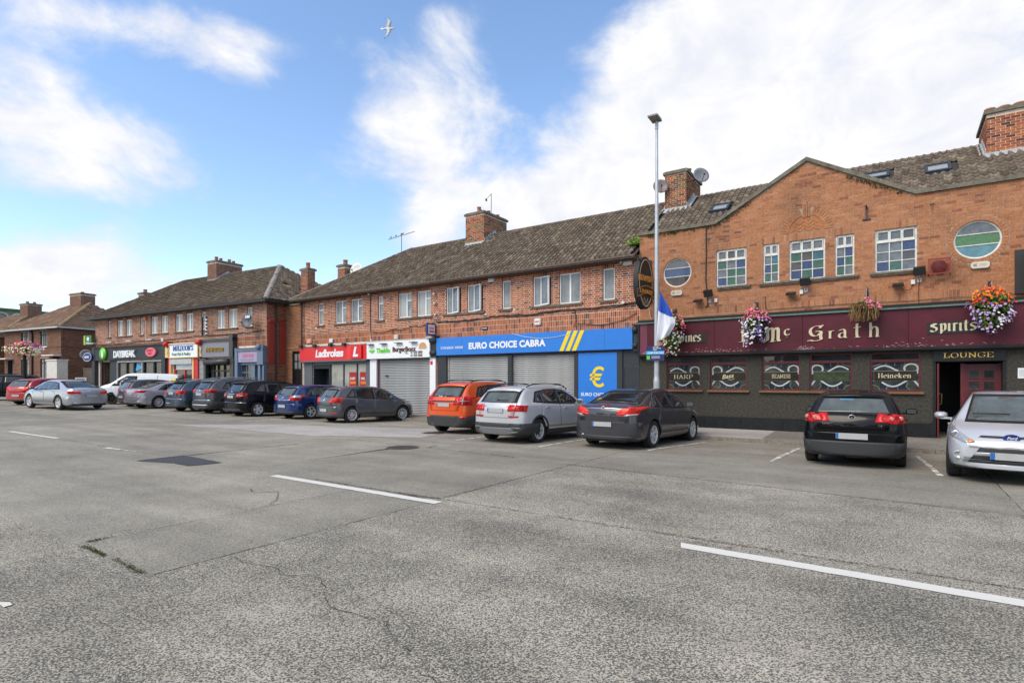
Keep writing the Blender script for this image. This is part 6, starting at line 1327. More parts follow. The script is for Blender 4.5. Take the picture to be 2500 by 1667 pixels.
    def body(s, mat, arch_r=None):
        bm = s.bm.copy(); ra = arch_r or s.r+.045
        for ax in s.ax:
            for sg in (-1, 1):
                cz = s.r+.01; cand = [f for f in bm.faces if f.calc_center_median().y*sg > s.W*.22 and abs(f.calc_center_median().x-ax) < ra+.35 and f.calc_center_median().z < cz+ra+.3 and len(f.verts) < 12]
                N = 18
                for i in range(N):
                    a = 2*math.pi*(i+.5)/N; nrm = Vector((math.cos(a), 0, math.sin(a))); co = Vector((ax, 0, cz))+nrm*ra
                    cand = [f for f in cand if f.is_valid]
                    es = {e for f in cand for e in f.edges}; vs = {v for f in cand for v in f.verts}
                    res = bmesh.ops.bisect_plane(bm, geom=list(vs)+list(es)+cand, dist=1e-5, plane_co=co, plane_no=nrm)
                    fs = [g for g in res['geom'] if isinstance(g, bmesh.types.BMFace) and g.is_valid]
                    cand = [f for f in fs if (f.calc_center_median()-co).dot(nrm) < 1e-6]
                cand = [f for f in cand if f.is_valid and abs(f.calc_center_median().y) > s.W*.5-.42]
                bmesh.ops.delete(bm, geom=cand, context='FACES')
        for f in bm.faces: f.smooth = len(f.verts) < 12
        me = bpy.data.meshes.new('body'); bm.to_mesh(me); bm.free(); me.materials.append(mat); s.bodyo = obj('body', me, s.root)
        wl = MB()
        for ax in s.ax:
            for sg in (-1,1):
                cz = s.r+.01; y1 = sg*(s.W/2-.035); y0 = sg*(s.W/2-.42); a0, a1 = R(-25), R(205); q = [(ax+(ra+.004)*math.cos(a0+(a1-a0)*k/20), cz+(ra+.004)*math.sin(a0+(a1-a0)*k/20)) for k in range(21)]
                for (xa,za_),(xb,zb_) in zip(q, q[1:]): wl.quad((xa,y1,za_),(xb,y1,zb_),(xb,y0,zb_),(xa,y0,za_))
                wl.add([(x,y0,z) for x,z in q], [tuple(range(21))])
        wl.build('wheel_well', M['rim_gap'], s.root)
        return s.bodyo
    def patch(s, name, polys, dirn, mat, off=.003, rim=.004, parent=None, raw=False, nlim=.12, smooth=True, label=None):
        """a panel, lamp or pane that follows the bodywork: dirn 'L','R' side (x,z), 'B' back, 'F' front (y,z), 'T' top (x,y)"""
        U, Vx = {'L':(0,2),'R':(0,2),'B':(1,2),'F':(1,2),'T':(0,1)}[dirn]; D = {'L':Vector((0,1,0)),'R':Vector((0,-1,0)),'B':Vector((-1,0,0)),'F':Vector((1,0,0)),'T':Vector((0,0,1))}[dirn]
        out = bmesh.new()
        ex = []
        for poly in polys:
            n = len(poly); cr = [(poly[(i+1)%n][0]-poly[i][0])*(poly[(i+2)%n][1]-poly[(i+1)%n][1])-(poly[(i+1)%n][1]-poly[i][1])*(poly[(i+2)%n][0]-poly[(i+1)%n][0]) for i in range(n)]
            if min(cr) < -1e-7 and max(cr) > 1e-7: ex += [[poly[i] for i in t_] for t_ in tessellate_polygon([[Vector((a,b,0)) for a,b in poly]])]
            else: ex.append(poly)
        for poly in ex:
            if not raw: poly = [(a*(s.sx if U == 0 else s.W/1.78), b*(s.W/1.78 if Vx == 1 else s.sz)) for a, b in poly]
            u0, u1 = min(p[0] for p in poly), max(p[0] for p in poly); v0, v1 = min(p[1] for p in poly), max(p[1] for p in poly)
            vm = {}; V = []; F = []; NN = []
            for idx, nf in s.NF:
                if nf.dot(D) < nlim: continue
                us = [s.V[i][U] for i in idx]; vs = [s.V[i][Vx] for i in idx]
                if max(us) < u0 or min(us) > u1 or max(vs) < v0 or min(vs) > v1: continue
                f = []
                for i in idx:
                    if i not in vm: vm[i] = len(V); V.append(Vector(s.V[i])+s.NV[i]*off); 
                    f.append(vm[i])
                F.append(f)
            if not F: continue
            me = bpy.data.meshes.new('t'); me.from_pydata([tuple(v) for v in V], [], F); b = bmesh.new(); b.from_mesh(me); plane_poly_clip(b, poly, U, Vx)
            b.normal_update()
            if b.faces and sum((f.normal.dot(D) for f in b.faces)) < 0: bmesh.ops.reverse_faces(b, faces=b.faces[:])
            for f in b.faces: f.smooth = smooth
            b.to_mesh(me); b.free(); out.from_mesh(me); bpy.data.meshes.remove(me)
        bmesh.ops.remove_doubles(out, verts=out.verts[:], dist=4e-4)
        if rim and out.faces:
            out.normal_update(); be = [e for e in out.edges if len(e.link_faces) == 1]; 
            nmap = {v: v.normal.copy() for e in be for v in e.verts}
            r_ = bmesh.ops.extrude_edge_only(out, edges=be); 
            nv = [g for g in r_['geom'] if isinstance(g, bmesh.types.BMVert)]
            for v in nv:
                on = None
                for e in v.link_edges:
                    o_ = e.other_vert(v)
                    if o_ in nmap: on = nmap[o_]; break
                if on: v.co -= on*rim
            for g in r_['geom']:
                if isinstance(g, bmesh.types.BMFace): g.smooth = False
        me = bpy.data.meshes.new(name); out.to_mesh(me); out.free(); me.materials.append(mat)
        o = obj(name, me, parent or s.root)
        if label: o['label'] = label
        return o
    def both(s, name, polys, mat, **k): return [s.patch(name, polys, d, mat, **k) for d in 'LR']
    def surf(s, y, z, back=True):
        """x of the body surface seen from behind (or front) at y, z"""
        best = None
        for idx, nf in s.NF:
            if (nf.x > -.05) if back else (nf.x < .05): continue
            P = [s.V[i] for i in idx]
            if min(p[1] for p in P)-.001 <= y <= max(p[1] for p in P)+.001 and min(p[2] for p in P)-.001 <= z <= max(p[2] for p in P)+.001:
                x = sum(p[0] for p in P)/4
                # refine in z
                zz = sorted(P, key=lambda p: p[2]); lo = (zz[0][0]+zz[1][0])/2, (zz[0][2]+zz[1][2])/2; hi = (zz[2][0]+zz[3][0])/2, (zz[2][2]+zz[3][2])/2
                if abs(hi[1]-lo[1]) > 1e-5: x = lo[0]+(hi[0]-lo[0])*clampf((z-lo[1])/(hi[1]-lo[1]),0,1)
                if best is None or (x < best if back else x > best): best = x
        return best if best is not None else (0 if back else s.L)
    def wheels(s, spokes=5, sw=.5, dark=False, steer=0, twin=False, rimr=None, tw=.205, plainrear=True):
        r = s.r; rr = rimr or r*.66; mats = M['rim'] if not dark else M['rim_gap']
        def tyre_mesh():
            m = MB(); w = tw/2; m.lathe([(rr-.005,-w*.8),(rr+.01,-w*.95),(r-.03,-w),(r-.008,-w*.86),(r,-w*.6),(r,w*.6),(r-.008,w*.86),(r-.03,w),(rr+.01,w*.95),(rr-.005,w*.8)], 36, axis='y'); return m
        def rim_mesh():
            m = MB(); w = tw/2
            m.lathe([(rr+.004,w*.93),(rr-.018,w*.96),(rr-.026,w*.8),(rr-.03,-w*.3)], 36, axis='y')
            m.lathe([(0,w*.78),(.028,w*.78),(.034,w*.72),(.07,w*.60),(.075,w*.2)], 20, axis='y')
            n = spokes*(2 if twin else 1)
            for k in range(n):
                a = 2*math.pi*(k//2)/spokes+(.19 if k%2 else -.19)*(1 if spokes < 7 else .6) if twin else 2*math.pi*k/n
                h0 = .034 if twin else .05*sw*2; h1 = h0*(.9 if twin else 1.15); a_in = a*1.0 if not twin else 2*math.pi*(k//2)/spokes+(.30 if k%2 else -.30)*.9
                def Pp(rad, an, off_, yy): return (rad*math.cos(an)-off_*math.sin(an), yy, rad*math.sin(an)+off_*math.cos(an))
                c0, c1 = .04, rr-.015; y0_, y1_ = w*.70, w*.90
                ai = a
                v = [Pp(c0,ai,-h0*.55,y0_),Pp(c0,ai,h0*.55,y0_),Pp(c1,ai,h1*.5,y1_),Pp(c1,ai,-h1*.5,y1_)]; v += [(p[0],p[1]-.035,p[2]) for p in v]
                m.add(v, [(0,1,2,3),(3,2,1,0)[::-1] if 0 else (4,7,6,5),(0,4,5,1),(1,5,6,2),(2,6,7,3),(3,7,4,0)])
            return m
        base = {}
        for ai, ax in enumerate(s.ax):
            for sg in (1,-1):
                loc = (ax, sg*(s.W/2-tw/2-.022), r); rz = (0 if sg == 1 else math.pi)+(steer if ai == 1 else 0)
                if not base:
                    m = MB(); m.lathe([(0,-.01),(rr-.03,-.01),(rr-.03,.0),(0,.0)], 24, axis='y'); m.lathe([(0,tw*.2),(r*.42,tw*.2),(r*.42,tw*.1),(0,tw*.1)], 20, axis='y', mi=1); w = m.build('wheel', [M['rim_gap'], M['iron']], s.root); t = tyre_mesh().build('tyre', M['tyre'], w); q = rim_mesh().build('rim', mats, w)
                    base = dict(w=w.data, t=t.data, q=q.data)
                else:
                    w = obj('wheel', base['w'], s.root); t = obj('tyre', base['t'], w); q = obj('rim', base['q'], w)
                w.location = loc; w.rotation_euler = (0,0,rz)
    def box(s, name, x0,x1,y0,y1,z0,z1, mat, parent=None, bev=0):
        m = MB(); m.box(x0,x1,y0,y1,z0,z1); o = m.build(name, mat, parent or s.root)
        if bev:
            bm = bmesh.new(); bm.from_mesh(o.data); bmesh.ops.bevel(bm, geom=bm.edges[:], offset=bev, segments=2, affect='EDGES'); bm.to_mesh(o.data); bm.free()
        return o
    def mirrors(s, mat, x=None, z=None):
        x = x if x is not None else s.X(s.A['win'][-1][-1][0])+.02; z = z if z is not None else s.beltA+.04
        for sg in (1,-1):
            m = MB(); c = Vector((x, sg*(s.W/2+.10), z+.045)); rows = []
            for i in range(7):
                t = i/6; xx = c.x-.05+.16*t; sc = math.sqrt(max(.02, 1-(t*1.0)**2.4)); ring = []
                for k in range(12): a = 2*math.pi*k/12; ring.append((xx, c.y+.105*sc*math.copysign(abs(math.cos(a))**.75, math.cos(a)), c.z+.068*sc*math.copysign(abs(math.sin(a))**.75, math.sin(a))))
                rows.append(ring)
            v = [p for r_ in rows for p in r_]; m.add(v, [(i*12+k, (i+1)*12+k, (i+1)*12+(k+1)%12, i*12+(k+1)%12) for i in range(6) for k in range(12)]+[tuple(range(12))]+[tuple(6*12+k for k in range(11,-1,-1))], 0, 0, True)
            m.box(c.x-.0, c.x+.07, min(sg*(s.W/2-.07), c.y), max(sg*(s.W/2-.07), c.y), z-.02, z+.015)
            mo = m.build('mirror', mat, s.root)
            g = MB(); g.prism([(-.08,-.045),(.08,-.045),(.085,.04),(-.085,.04)], -.004, 0); v = [(c.x-.053+y_, c.y+x_, c.z+z_) for x_,y_,z_ in g.v]; g.v = v; g.build('mirror_glass', M['cartint'], mo)
    def handles(s, mat, zs=None):
        for d in s.A['doors']:
            xr = s.X(min(p[0] for p in d))+.17; z = (zs or (s.belt(xr)-.09))
            if s.A['L'] == 4.4: xr += .1
            for sg in (1,-1):
                y = s.W/2*s.plan(xr)*.985; m = MB(); m.box(xr-.0, xr+.17, min(sg*(y-.01), sg*(y+.028)), max(sg*(y-.01), sg*(y+.028)), z, z+.026); m.build('door_handle', mat, s.root)
def make_car(name, label, arch, pos, head, col, L, W, H, r, cat='car', group=None, tweak=None, metal=.0, rough=.3, clad=False, rails=None, glass='carglass', spokes=5, twin=False, sw=.5, tumble=.25, zs=.2, steer=0, rear=None, tailmat='red_lens', plate=True, chrome_dlo=False, dark_rim=False, ax=None, rimr=None, finish=None, arch_r=None, zoff=0):
    """pos = (s, t) of the middle of the rear axle on the street frame; head = heading in degrees, 0 = nose to the shops, positive turns right"""
    s_, t_ = pos; h = R(head); fwd = FS.w(math.sin(h), math.cos(h))-FS.w(0,0); ang = math.atan2(fwd.y, fwd.x)
    A = ARCH[arch]; axr = (ax or tuple(a*L/A['L'] for a in A['ax']))[0]; p = FS.w(s_, -t_)
    zr0 = gz(s_, t_); q = p+fwd.normalized()*2.6; sf = FS.o; fs2 = ((q.x-sf[0])*FS.d[0]+(q.y-sf[1])*FS.d[1], -((q.x-sf[0])*FS.b[0]+(q.y-sf[1])*FS.b[1])); zf0 = gz(*fs2)
    base = p-fwd.normalized()*axr
    root = thing(name, label, cat, (base.x, base.y, zr0+zoff+.004), ang, group); root.rotation_euler = (0, -math.atan2(zf0-zr0, 2.6), ang)
    paintm = paint('car_paint_%s' % ('%d_%d_%d' % col), srgb(*col), metal=metal, rough=rough)
    c = Car(arch, L, W, H, r, root, ax=ax, tumble=tumble, zs=zs, tweak=tweak); A = c.A; c.body(paintm, arch_r)
    G = M[glass]
    # windows on both sides: black surround, then panes
    c.both('window_surround', A['dlo'], M['chrome'] if chrome_dlo == 2 else M['seam'], off=.003, rim=.003)
    for w in A['win']: c.both('side_window', [w], M['carglass'], off=.006, rim=.003)
    # door gaps and skins
    def grow(P, g):
        cx = sum(p[0] for p in P)/len(P); cz = sum(p[1] for p in P)/len(P); return [(p[0]+(g if p[0] > cx else -g), p[1]+(g if p[1] > cz else -g)) for p in P]
    for d in A['doors']:
        c.both('door_gap', [d], M['seam'], off=.0015, rim=.001); c.both('door', [grow(d, -.006)], paintm, off=.004, rim=.003)
    c.handles(paintm)
    # tailgate
    hw, z0, z1, hw1 = A['rear_glass']
    if rear != 'none':
        g_ = A['gate']; c.patch('tailgate_gap', [g_], 'B', M['seam'], off=.0015, rim=.001); c.patch('tailgate', [grow(g_, -.007)], 'B', paintm, off=.004, rim=.003)
        c.patch('rear_glass_surround', [[(-hw-.09,z0-.025),(hw+.09,z0-.025),(hw1+.13,z1+.06),(-hw1-.13,z1+.06)]], 'B', M['seam'], off=.003, rim=.003)
        c.patch('rear_window', [[(-hw,z0),(hw,z0),(hw1+.04,z1),(-hw1-.04,z1)]], 'B', G, off=.007, rim=.004)
    tl = A['tail']
    for sg in (1,-1):
        P = [(sg*y, z) for y, z in tl]
        o = c.patch('tail_light', [P], 'B', M[tailmat], off=.010, rim=.01, nlim=.03)
    c.both('tail_light_side', [A['tail_side']], M[tailmat], off=.010, rim=.01)
    # front
    c.patch('windscreen_surround', [[(-.62,A['belt'][3][1]+.03),(.62,A['belt'][3][1]+.03),(.52,A['H']-.055),(-.52,A['H']-.055)]], 'F', M['seam'], off=.003, rim=.002)
    c.patch('windscreen', [[(-.58,A['belt'][3][1]+.07),(.58,A['belt'][3][1]+.07),(.49,A['H']-.095),(-.49,A['H']-.095)]], 'F', G, off=.007, rim=.004)
    fz = A['belt'][3][1]
    if plate:
        for sg in (1,-1): c.patch('headlight', [[(sg*.50,fz-.30),(sg*.86,fz-.24),(sg*.84,fz-.10),(sg*.60,fz-.19)]], 'F', M['clear_lens'], off=.008, rim=.006)
        c.patch('grille', [[(-.42,fz-.42),(.42,fz-.42),(.46,fz-.26),(-.46,fz-.26)],[(-.55,.28),(.55,.28),(.5,.42),(-.5,.42)]], 'F', M['cladding'], off=.006, rim=.004)
    c.wheels(spokes, sw, dark_rim, steer, twin, rimr)
    c.mirrors(paintm if not clad or True else M['cladding'])
    # lower edges
    if clad:
        lx = c.L; 
        for ax_ in c.ax:
            ra = c.r+.04; N = 16; pol = []
            for k in range(N):
                a0, a1 = R(-12+204*k/N), R(-12+204*(k+1)/N); cz = c.r+.01
                pol.append([(ax_+ra*math.cos(a0),cz+ra*math.sin(a0)),(ax_+(ra+.065)*math.cos(a0),cz+(ra+.065)*math.sin(a0)),(ax_+(ra+.065)*math.cos(a1),cz+(ra+.065)*math.sin(a1)),(ax_+ra*math.cos(a1),cz+ra*math.sin(a1))])
            c.both('arch_cladding', pol, M['cladding'], raw=True, off=.012, rim=.012)
        c.both('sill_cladding', [[(c.ax[0]+c.r+.07,c.zs+.02),(c.ax[1]-c.r-.07,c.zs+.02),(c.ax[1]-c.r-.07,c.zs+.17),(c.ax[0]+c.r+.07,c.zs+.17)]], M['cladding'], raw=True, off=.010, rim=.01)
        c.patch('bumper_cladding', [[(-1,.2),(1,.2),(1,.56*c.sz),(-1,.56*c.sz)]], 'B', M['cladding'], raw=True, off=.012, rim=.012, nlim=.02)
        c.both('bumper_cladding_side', [[(0,.2),(c.ax[0]-c.r-.05,.2),(c.ax[0]-c.r-.08,.56*c.sz),(0,.56*c.sz)]], M['cladding'], raw=True, off=.0125, rim=.012)
    else:
        if arch != 'van': c.patch('bumper', [[(-1.1,.22),(1.1,.22),(1.1,.66),(-1.1,.66)]], 'B', paintm, off=.018, rim=.018, nlim=.16)
        c.patch('bumper_lower', [[(-.8,.2),(.8,.2),(.7,.33),(-.7,.33)]], 'B', M['cladding'], off=.023, rim=.006)
    if rails:
        for sg in (1,-1):
            x0, x1 = .62*c.sx, (A['L']*.62)*c.sx; m = MB(); pts = []
            for k in range(13):
                x = x0+(x1-x0)*k/12; pts.append((x, sg*(c.W/2*.64), c.top(x)+.012+.035*min(1, min(k,12-k)/1.5)))
            m.tube(pts, .017, 8); m.build('roof_rail', M[rails], root)
    if plate:
        pz = A['plate_z']*c.sz if A['plate_z'] < 2 else A['plate_z']; x = min(c.surf(0,pz-.05), c.surf(0,pz+.05)); 
        pb = .016 if (not clad and pz < .74*c.sz) else 0; x1_, x0_ = c.surf(0,pz+.055)-pb, c.surf(0,pz-.055)-pb
        c.box('number_plate', min(x0_,x1_)-.022, min(x0_,x1_)-.008, -.26, .26, pz-.055, pz+.055, M['plate_w'])
        c.box('plate_band', min(x0_,x1_)-.0235, min(x0_,x1_)-.010, .215, .258, pz-.053, pz+.053, M['plate_b'])
    # extra parts of the model, such as badges and exhaust
    if finish: finish(c, root, paintm)
    return root
def badge(c, z, r=.04, mat='chrome', y=0):
    x = c.surf(y, z)-.012; m = MB(); m.lathe([(0,0),(r*.80,0),(r*.82,-.006),(r,-.006),(r,.02)], 24, axis='x', c=(x,y,z)); o = m.build('badge', M[mat], c.root); return o, x
def letters(c, txt, y, z, size, mat='chrome', sx=1, sp=1.0, bold=.01, off=.014):
    x = c.surf(y, z+size*.3)-off
    return make_text('lettering', txt, size, M[mat], c.root, x, y, z, .003, sx=sx, bold=bold, spacing=sp, rot=(R(90),0,R(-90)))
def wiper(c, y0, z0, y1, z1):
    m = MB(); m.tube([(c.surf(y0,z0)-.025,y0,z0),(c.surf((y0+y1)/2,(z0+z1)/2)-.03,(y0+y1)/2,(z0+z1)/2),(c.surf(y1,z1)-.02,y1,z1)], .011, 6); m.lathe([(0,-.03),(.028,-.03),(.028,.02)], 10, axis='x', c=(c.surf(y0,z0)-.01,y0,z0)); m.build('wiper', M['dark'], c.root)
def roof_antenna(c, x, h=.25, lean=-.5):
    m = MB(); z = c.top(x); m.tube([(x,0,z-.01),(x,0,z+.03)], .018, 8, r1=.01); m.tube([(x,0,z+.02),(x+h*lean,0,z+h)], .004, 5); m.build('antenna', M['dark'], c.root)
def spoiler(c, x0=.42, w=.52, mat=None):
    x0 = x0*c.sx; z = c.top(x0+.12); m = MB(); hw = w*c.W/1.78; pr = []
    for y, dx, dz in ((-hw,.05,-.035),(-hw*.8,.01,-.012),(0,-.015,0),(hw*.8,.01,-.012),(hw,.05,-.035)): pr.append((y,dx,dz))
    v = []
    for y,dx,dz in pr: v += [(x0-.06+dx,y,z-.02+dz),(x0+.22,y,c.top(x0+.22)+.004+dz*1.2),(x0-.05+dx,y,z-.06+dz),(x0+.1,y,z-.07+dz)]
    f = []
    for i in range(4): a = i*4; b = a+4; f += [(a,b,b+1,a+1),(a+2,a+3,b+3,b+2),(a,a+2,b+2,b)]
    m.add(v, f, 0, 0, True); o = m.build('spoiler', mat, c.root)
    q = MB(); q.box(x0-.052, x0-.04, -.16, .16, z-.052, z-.03); q.build('brake_light', M['red_lens'], c.root)
    return o

def fin_golf(c, root, pt):
    b, x = badge(c, .955, .055)
    m = MB()
    for seg in ([(-.03,.03),(0,-.035)],[(.03,.03),(0,-.035)],[(-.012,.035),(0,.0)],[(.012,.035),(0,.0)]):
        m.tube([(x-.006, -p[0], .955+p[1]) for p in seg], .005, 5)
    m.build('badge_mark', M['seam'], b)
    letters(c, 'GOLF', .50, .815, .055, sx=1.35, bold=.02); letters(c, '1.6', -.42, .80, .045, sx=1.2, bold=.02)
    spoiler(c, .42, .54, pt); wiper(c, -.02, 1.035, -.42, 1.02)
    for sg in (1,-1):
        for y, z in ((.78,.955),(.64,.945)):
            yy = sg*y*c.W/1.78; q = MB(); q.lathe([(0,-.004),(.026,-.004),(.038,0),(.038,.01)], 18, axis='x', c=(c.surf(yy,z)-.014,yy,z)); q.build('lamp_ring', M['rose_lens'], root)
    c.patch('bumper_lower_trim', [[(-1,.24),(1,.24),(1,.50),(-1,.50)]], 'B', M['cladding'], off=.025, rim=.012, nlim=.1)
    q = MB(); q.box(.2,1.2,-.2,.1,.18,.24); q.build('exhaust_box', M['iron'], root)
    c.patch('window_sticker', [[(-.02,1.285),(.22,1.285),(.22,1.30),(-.02,1.30)]], 'B', M['ltblue'], off=.010, rim=.001)
make_car('hatchback', 'black three-light hatchback parked nose-in beside the lounge door, seen from directly behind', 'hatch', (6.78,5.72), 0, (9,9,12), 4.2, 1.76, 1.485, .315, metal=.0, rough=.25, glass='cartint', spokes=5,
  tweak=dict(tail=[(.50,.885),(.49,.985),(.62,1.01),(.84,1.02),(.87,.855),(.64,.85)], tail_side=[(.0,.87),(.1,1.045),(.26,1.0),(.22,.88)], gate=[(-.60,.72),(.60,.72),(.62,.9),(.6,1.03),(-.6,1.03),(-.62,.9)], plate_z=.60, rear_glass=(.60,1.045,1.31,.45)), finish=fin_golf)

def fin_insignia(c, root, pt):
    b, x = badge(c, .985, .055); m = MB(); m.tube([(x-.006,.03,.98),(x-.006,.0,.99),(x-.006,-.03,1.0)], .005, 5); m.build('badge_mark', M['seam'], b)
    c.patch('chrome_bar', [[(-.55,.955),(-.3,.975),(.3,.975),(.55,.955),(.3,.995),(-.3,.995)]], 'B', M['chrome'], off=.012, rim=.006)
    letters(c, 'INSIGNIA', .55, .84, .035, sx=1.2)
    q = MB(); q.lathe([(.038,-.02),(.046,-.02),(.046,.1),(.038,.1)], 16, axis='x', c=(.04,.55,.30)); q.build('exhaust', M['chrome'], root)
    q = MB(); q.box(.25,2.2,-.5,.5,.17,.24); q.tube([(.1,.55,.30),(.5,.5,.27),(1.2,.2,.25)], .03); q.build('underbody', M['iron'], root)
    c.patch('brake_light', [[(-.16,1.055),(.16,1.055),(.16,1.07),(-.16,1.07)]], 'B', M['red_lens'], off=.012, rim=.004)
    tp = [(1.06,1.01),(1.44,1.325),(1.85,1.382),(2.4,1.397),(2.76,1.372),(3.17,1.205),(3.46,.96)]
    c.both('window_trim', [[a, b, (b[0],b[1]+.016), (a[0],a[1]+.016)] for a, b in zip(tp, tp[1:])], M['chrome'], off=.008, rim=.004)
    roof_antenna(c, 1.75, .1, -.8)
    for sg in (1,-1): 
        for P in ([[(sg*.52,.80),(sg*.80,.83),(sg*.80,.87),(sg*.56,.84)]],): c.patch('reverse_lamp', P, 'B', M['clear_lens'], off=.014, rim=.003)
make_car('liftback_car', 'dark grey liftback saloon with a chrome bar across its boot, parked by the lamp post', 'sedan', (1.62,5.40), 3, (62,62,68), 4.83, 1.86, 1.50, .34, metal=.35, rough=.3, spokes=5, twin=True, chrome_dlo=False,
  tweak=dict(tail=[(.36,.90),(.50,.99),(.84,1.03),(.80,.82),(.56,.80)], tail_side=[(.0,.82),(.12,1.03),(.42,.97),(.24,.85)], plate_z=.60), tailmat='red_lens2', finish=fin_insignia, tumble=.30)

def fin_kamiq(c, root, pt):
    letters(c, 'SKODA', .27, 1.055, .055, 'seam', sx=1.0, sp=1.9, bold=.012); spoiler(c, .36, .56, pt); wiper(c, .0, 1.145, -.36, 1.14)
    c.patch('diffuser', [[(-.72,.34),(.72,.34),(.52,.25),(-.52,.25)],[(-.80,.40),(-.55,.40),(-.45,.46),(-.75,.46)],[(.80,.40),(.55,.40),(.45,.46),(.75,.46)],[(-.6,.34),(.6,.34),(.52,.44),(-.52,.44)]], 'B', M['galv'] if 0 else pm('diffuser_grey', (.12,.122,.125), .5, var=.1), off=.018, rim=.006)
    for sg in (1,-1):
        c.patch('reflector', [[(sg*.44,.72),(sg*.70,.72),(sg*.72,.765),(sg*.40,.765)]], 'B', M['red_lens'], off=.012, rim=.006)
    roof_antenna(c, .95, .07, -1)
KT = dict(tail=[(.30,1.015),(.52,1.045),(.84,1.05),(.84,.875),(.64,.90),(.56,.985)], tail_side=[(.0,.875),(.05,1.07),(.16,1.05),(.26,.96),(.20,.90)], plate_z=.90)
make_car('crossover', 'silver crossover with black lower bumper, between the orange car and the dark liftback', 'suv', (-1.28,6.05), 3, (190,192,195), 4.24, 1.79, 1.55, .325, metal=.2, rough=.32, clad=True, rails='cladding', glass='cartint', spokes=5, twin=True, tweak=KT, finish=fin_kamiq, tumble=.26)

def fin_duster(c, root, pt):
    letters(c, 'DACIA', .26, 1.085*c.sz/1.0, .09, 'dashlight', sx=1.1, bold=.02, sp=1.1); spoiler(c, .36, .56, pt); wiper(c, .05, 1.20, -.30, 1.21)
    c.patch('tailgate_trim', [[(-.5,1.0),(.5,1.0),(.56,.96),(-.56,.96)]], 'B', M['cladding'], off=.012, rim=.01)
    for sg in (1,-1):
        q = MB()
        c.patch('lamp_cross', [[(sg*.60,.985),(sg*.84,.985),(sg*.84,1.0),(sg*.60,1.0)],[(sg*.705,.88),(sg*.725,.88),(sg*.725,1.12),(sg*.705,1.12)]], 'B', M['clear_lens'], off=.018, rim=.004)
        c.patch('reflector', [[(sg*.62,.50),(sg*.82,.50),(sg*.82,.55),(sg*.62,.55)]], 'B', M['red_lens2'], off=.02, rim=.006)
    roof_antenna(c, .95, .38, -.18)
DT = dict(tail=[(.58,.87),(.56,.93),(.56,1.08),(.60,1.13),(.84,1.13),(.86,.87)], tail_side=[(.0,.87),(.04,1.13),(.20,1.11),(.22,.9)], plate_z=.87)
make_car('compact_suv', 'bright orange compact SUV with black roof rails and black bumper', 'suv', (-4.25,4.75), 1, (222,84,18), 4.34, 1.80, 1.68, .345, metal=.15, rough=.3, clad=True, rails='cladding', glass='cartint', spokes=5, tweak=DT, finish=fin_duster, tailmat='red_lens', dark_rim=True, tumble=.24)

def fin_polo(c, root, pt):
    b, x = badge(c, .90, .05); spoiler(c, .42, .52, pt); wiper(c, .0, 1.04, -.3, 1.03)
    c.patch('reflector', [[(-.78,.36),(-.5,.36),(-.5,.40),(-.78,.40)]], 'B', M['red_lens'], off=.024, rim=.004); letters(c, 'POLO', .5, .72, .04); letters(c, 'bluemotion', -.3, .72, .03)
    roof_antenna(c, 1.0, .28, -.9)
    # driver seen through the open front window
make_car('hatchback', 'mid grey small hatchback with its driver window open, in front of the roller-shuttered takeaway', 'hatch', (-10.95,4.1), 8, (84,86,90), 3.97, 1.69, 1.46, .315, metal=.35, rough=.3, glass='cartint', spokes=10, twin=False, sw=.3,
  tweak=dict(tail=[(.46,.80),(.50,1.0),(.82,1.0),(.84,.80)], tail_side=[(.0,.80),(.1,1.01),(.27,.99),(.24,.81)], plate_z=.50), finish=fin_polo, steer=R(-6), tailmat='red_lens2')
def fin_astra(c, root, pt):
    b, x = badge(c, .90, .05); c.patch('chrome_bar', [[(-.5,.80),(.5,.80),(.5,.83),(-.5,.83)]], 'B', M['chrome'], off=.014, rim=.008); wiper(c, .35, 1.05, .05, 1.04); spoiler(c, .42, .5, pt)
    for sg in (1,-1): c.patch('reverse_lamp', [[(sg*.52,.92),(sg*.84,.92),(sg*.84,1.02),(sg*.62,1.02)]], 'B', M['clear_lens'], off=.014, rim=.004)
make_car('hatchback', 'royal blue hatchback with a silver strip across its tailgate', 'hatch', (-13.75,4.05), 1, (18,46,100), 4.25, 1.75, 1.46, .32, metal=.2, rough=.25, glass='cartint', spokes=5, tweak=dict(tail=[(.46,.80),(.60,1.02),(.84,1.02),(.84,.80)], plate_z=.55), finish=fin_astra)
def fin_b(c, root, pt):
    b, x = badge(c, 1.06, .05); c.patch('chrome_bar', [[(-.3,.96),(.3,.96),(.3,.99),(-.3,.99)]], 'B', M['chrome'], off=.014, rim=.008); wiper(c, .3, 1.13, -.05, 1.12); spoiler(c, .38, .5, pt)
    c.patch('bumper_strip', [[(-.86,.60),(-.4,.60),(-.4,.615),(-.86,.615)],[(.86,.60),(.4,.60),(.4,.615),(.86,.615)]], 'B', M['chrome'], off=.024, rim=.004)
    for sg in (1,-1): c.patch('reverse_lamp', [[(sg*.46,.90),(sg*.80,.90),(sg*.80,.93),(sg*.46,.93)]], 'B', M['clear_lens'], off=.014, rim=.004)
make_car('people_carrier', 'black compact people carrier with five-spoke wheels, between the blue hatchback and a grey SUV', 'mpv', (-16.5,4.75), 2, (20,21,25), 4.27, 1.78, 1.60, .32, metal=.1, rough=.25, spokes=5, sw=.9, finish=fin_b)
def fin_tig(c, root, pt):
    b, x = badge(c, 1.07, .055); spoiler(c, .36, .56, pt); wiper(c, .1, 1.15, -.25, 1.14)
    c.patch('bumper_strip', [[(-.8,.60),(.8,.60),(.8,.62),(-.8,.62)]], 'B', M['chrome'], off=.016, rim=.004); c.patch('skid_strip', [[(-.6,.38),(.6,.38),(.7,.42),(-.7,.42)]], 'B', M['rim'], off=.018, rim=.004)
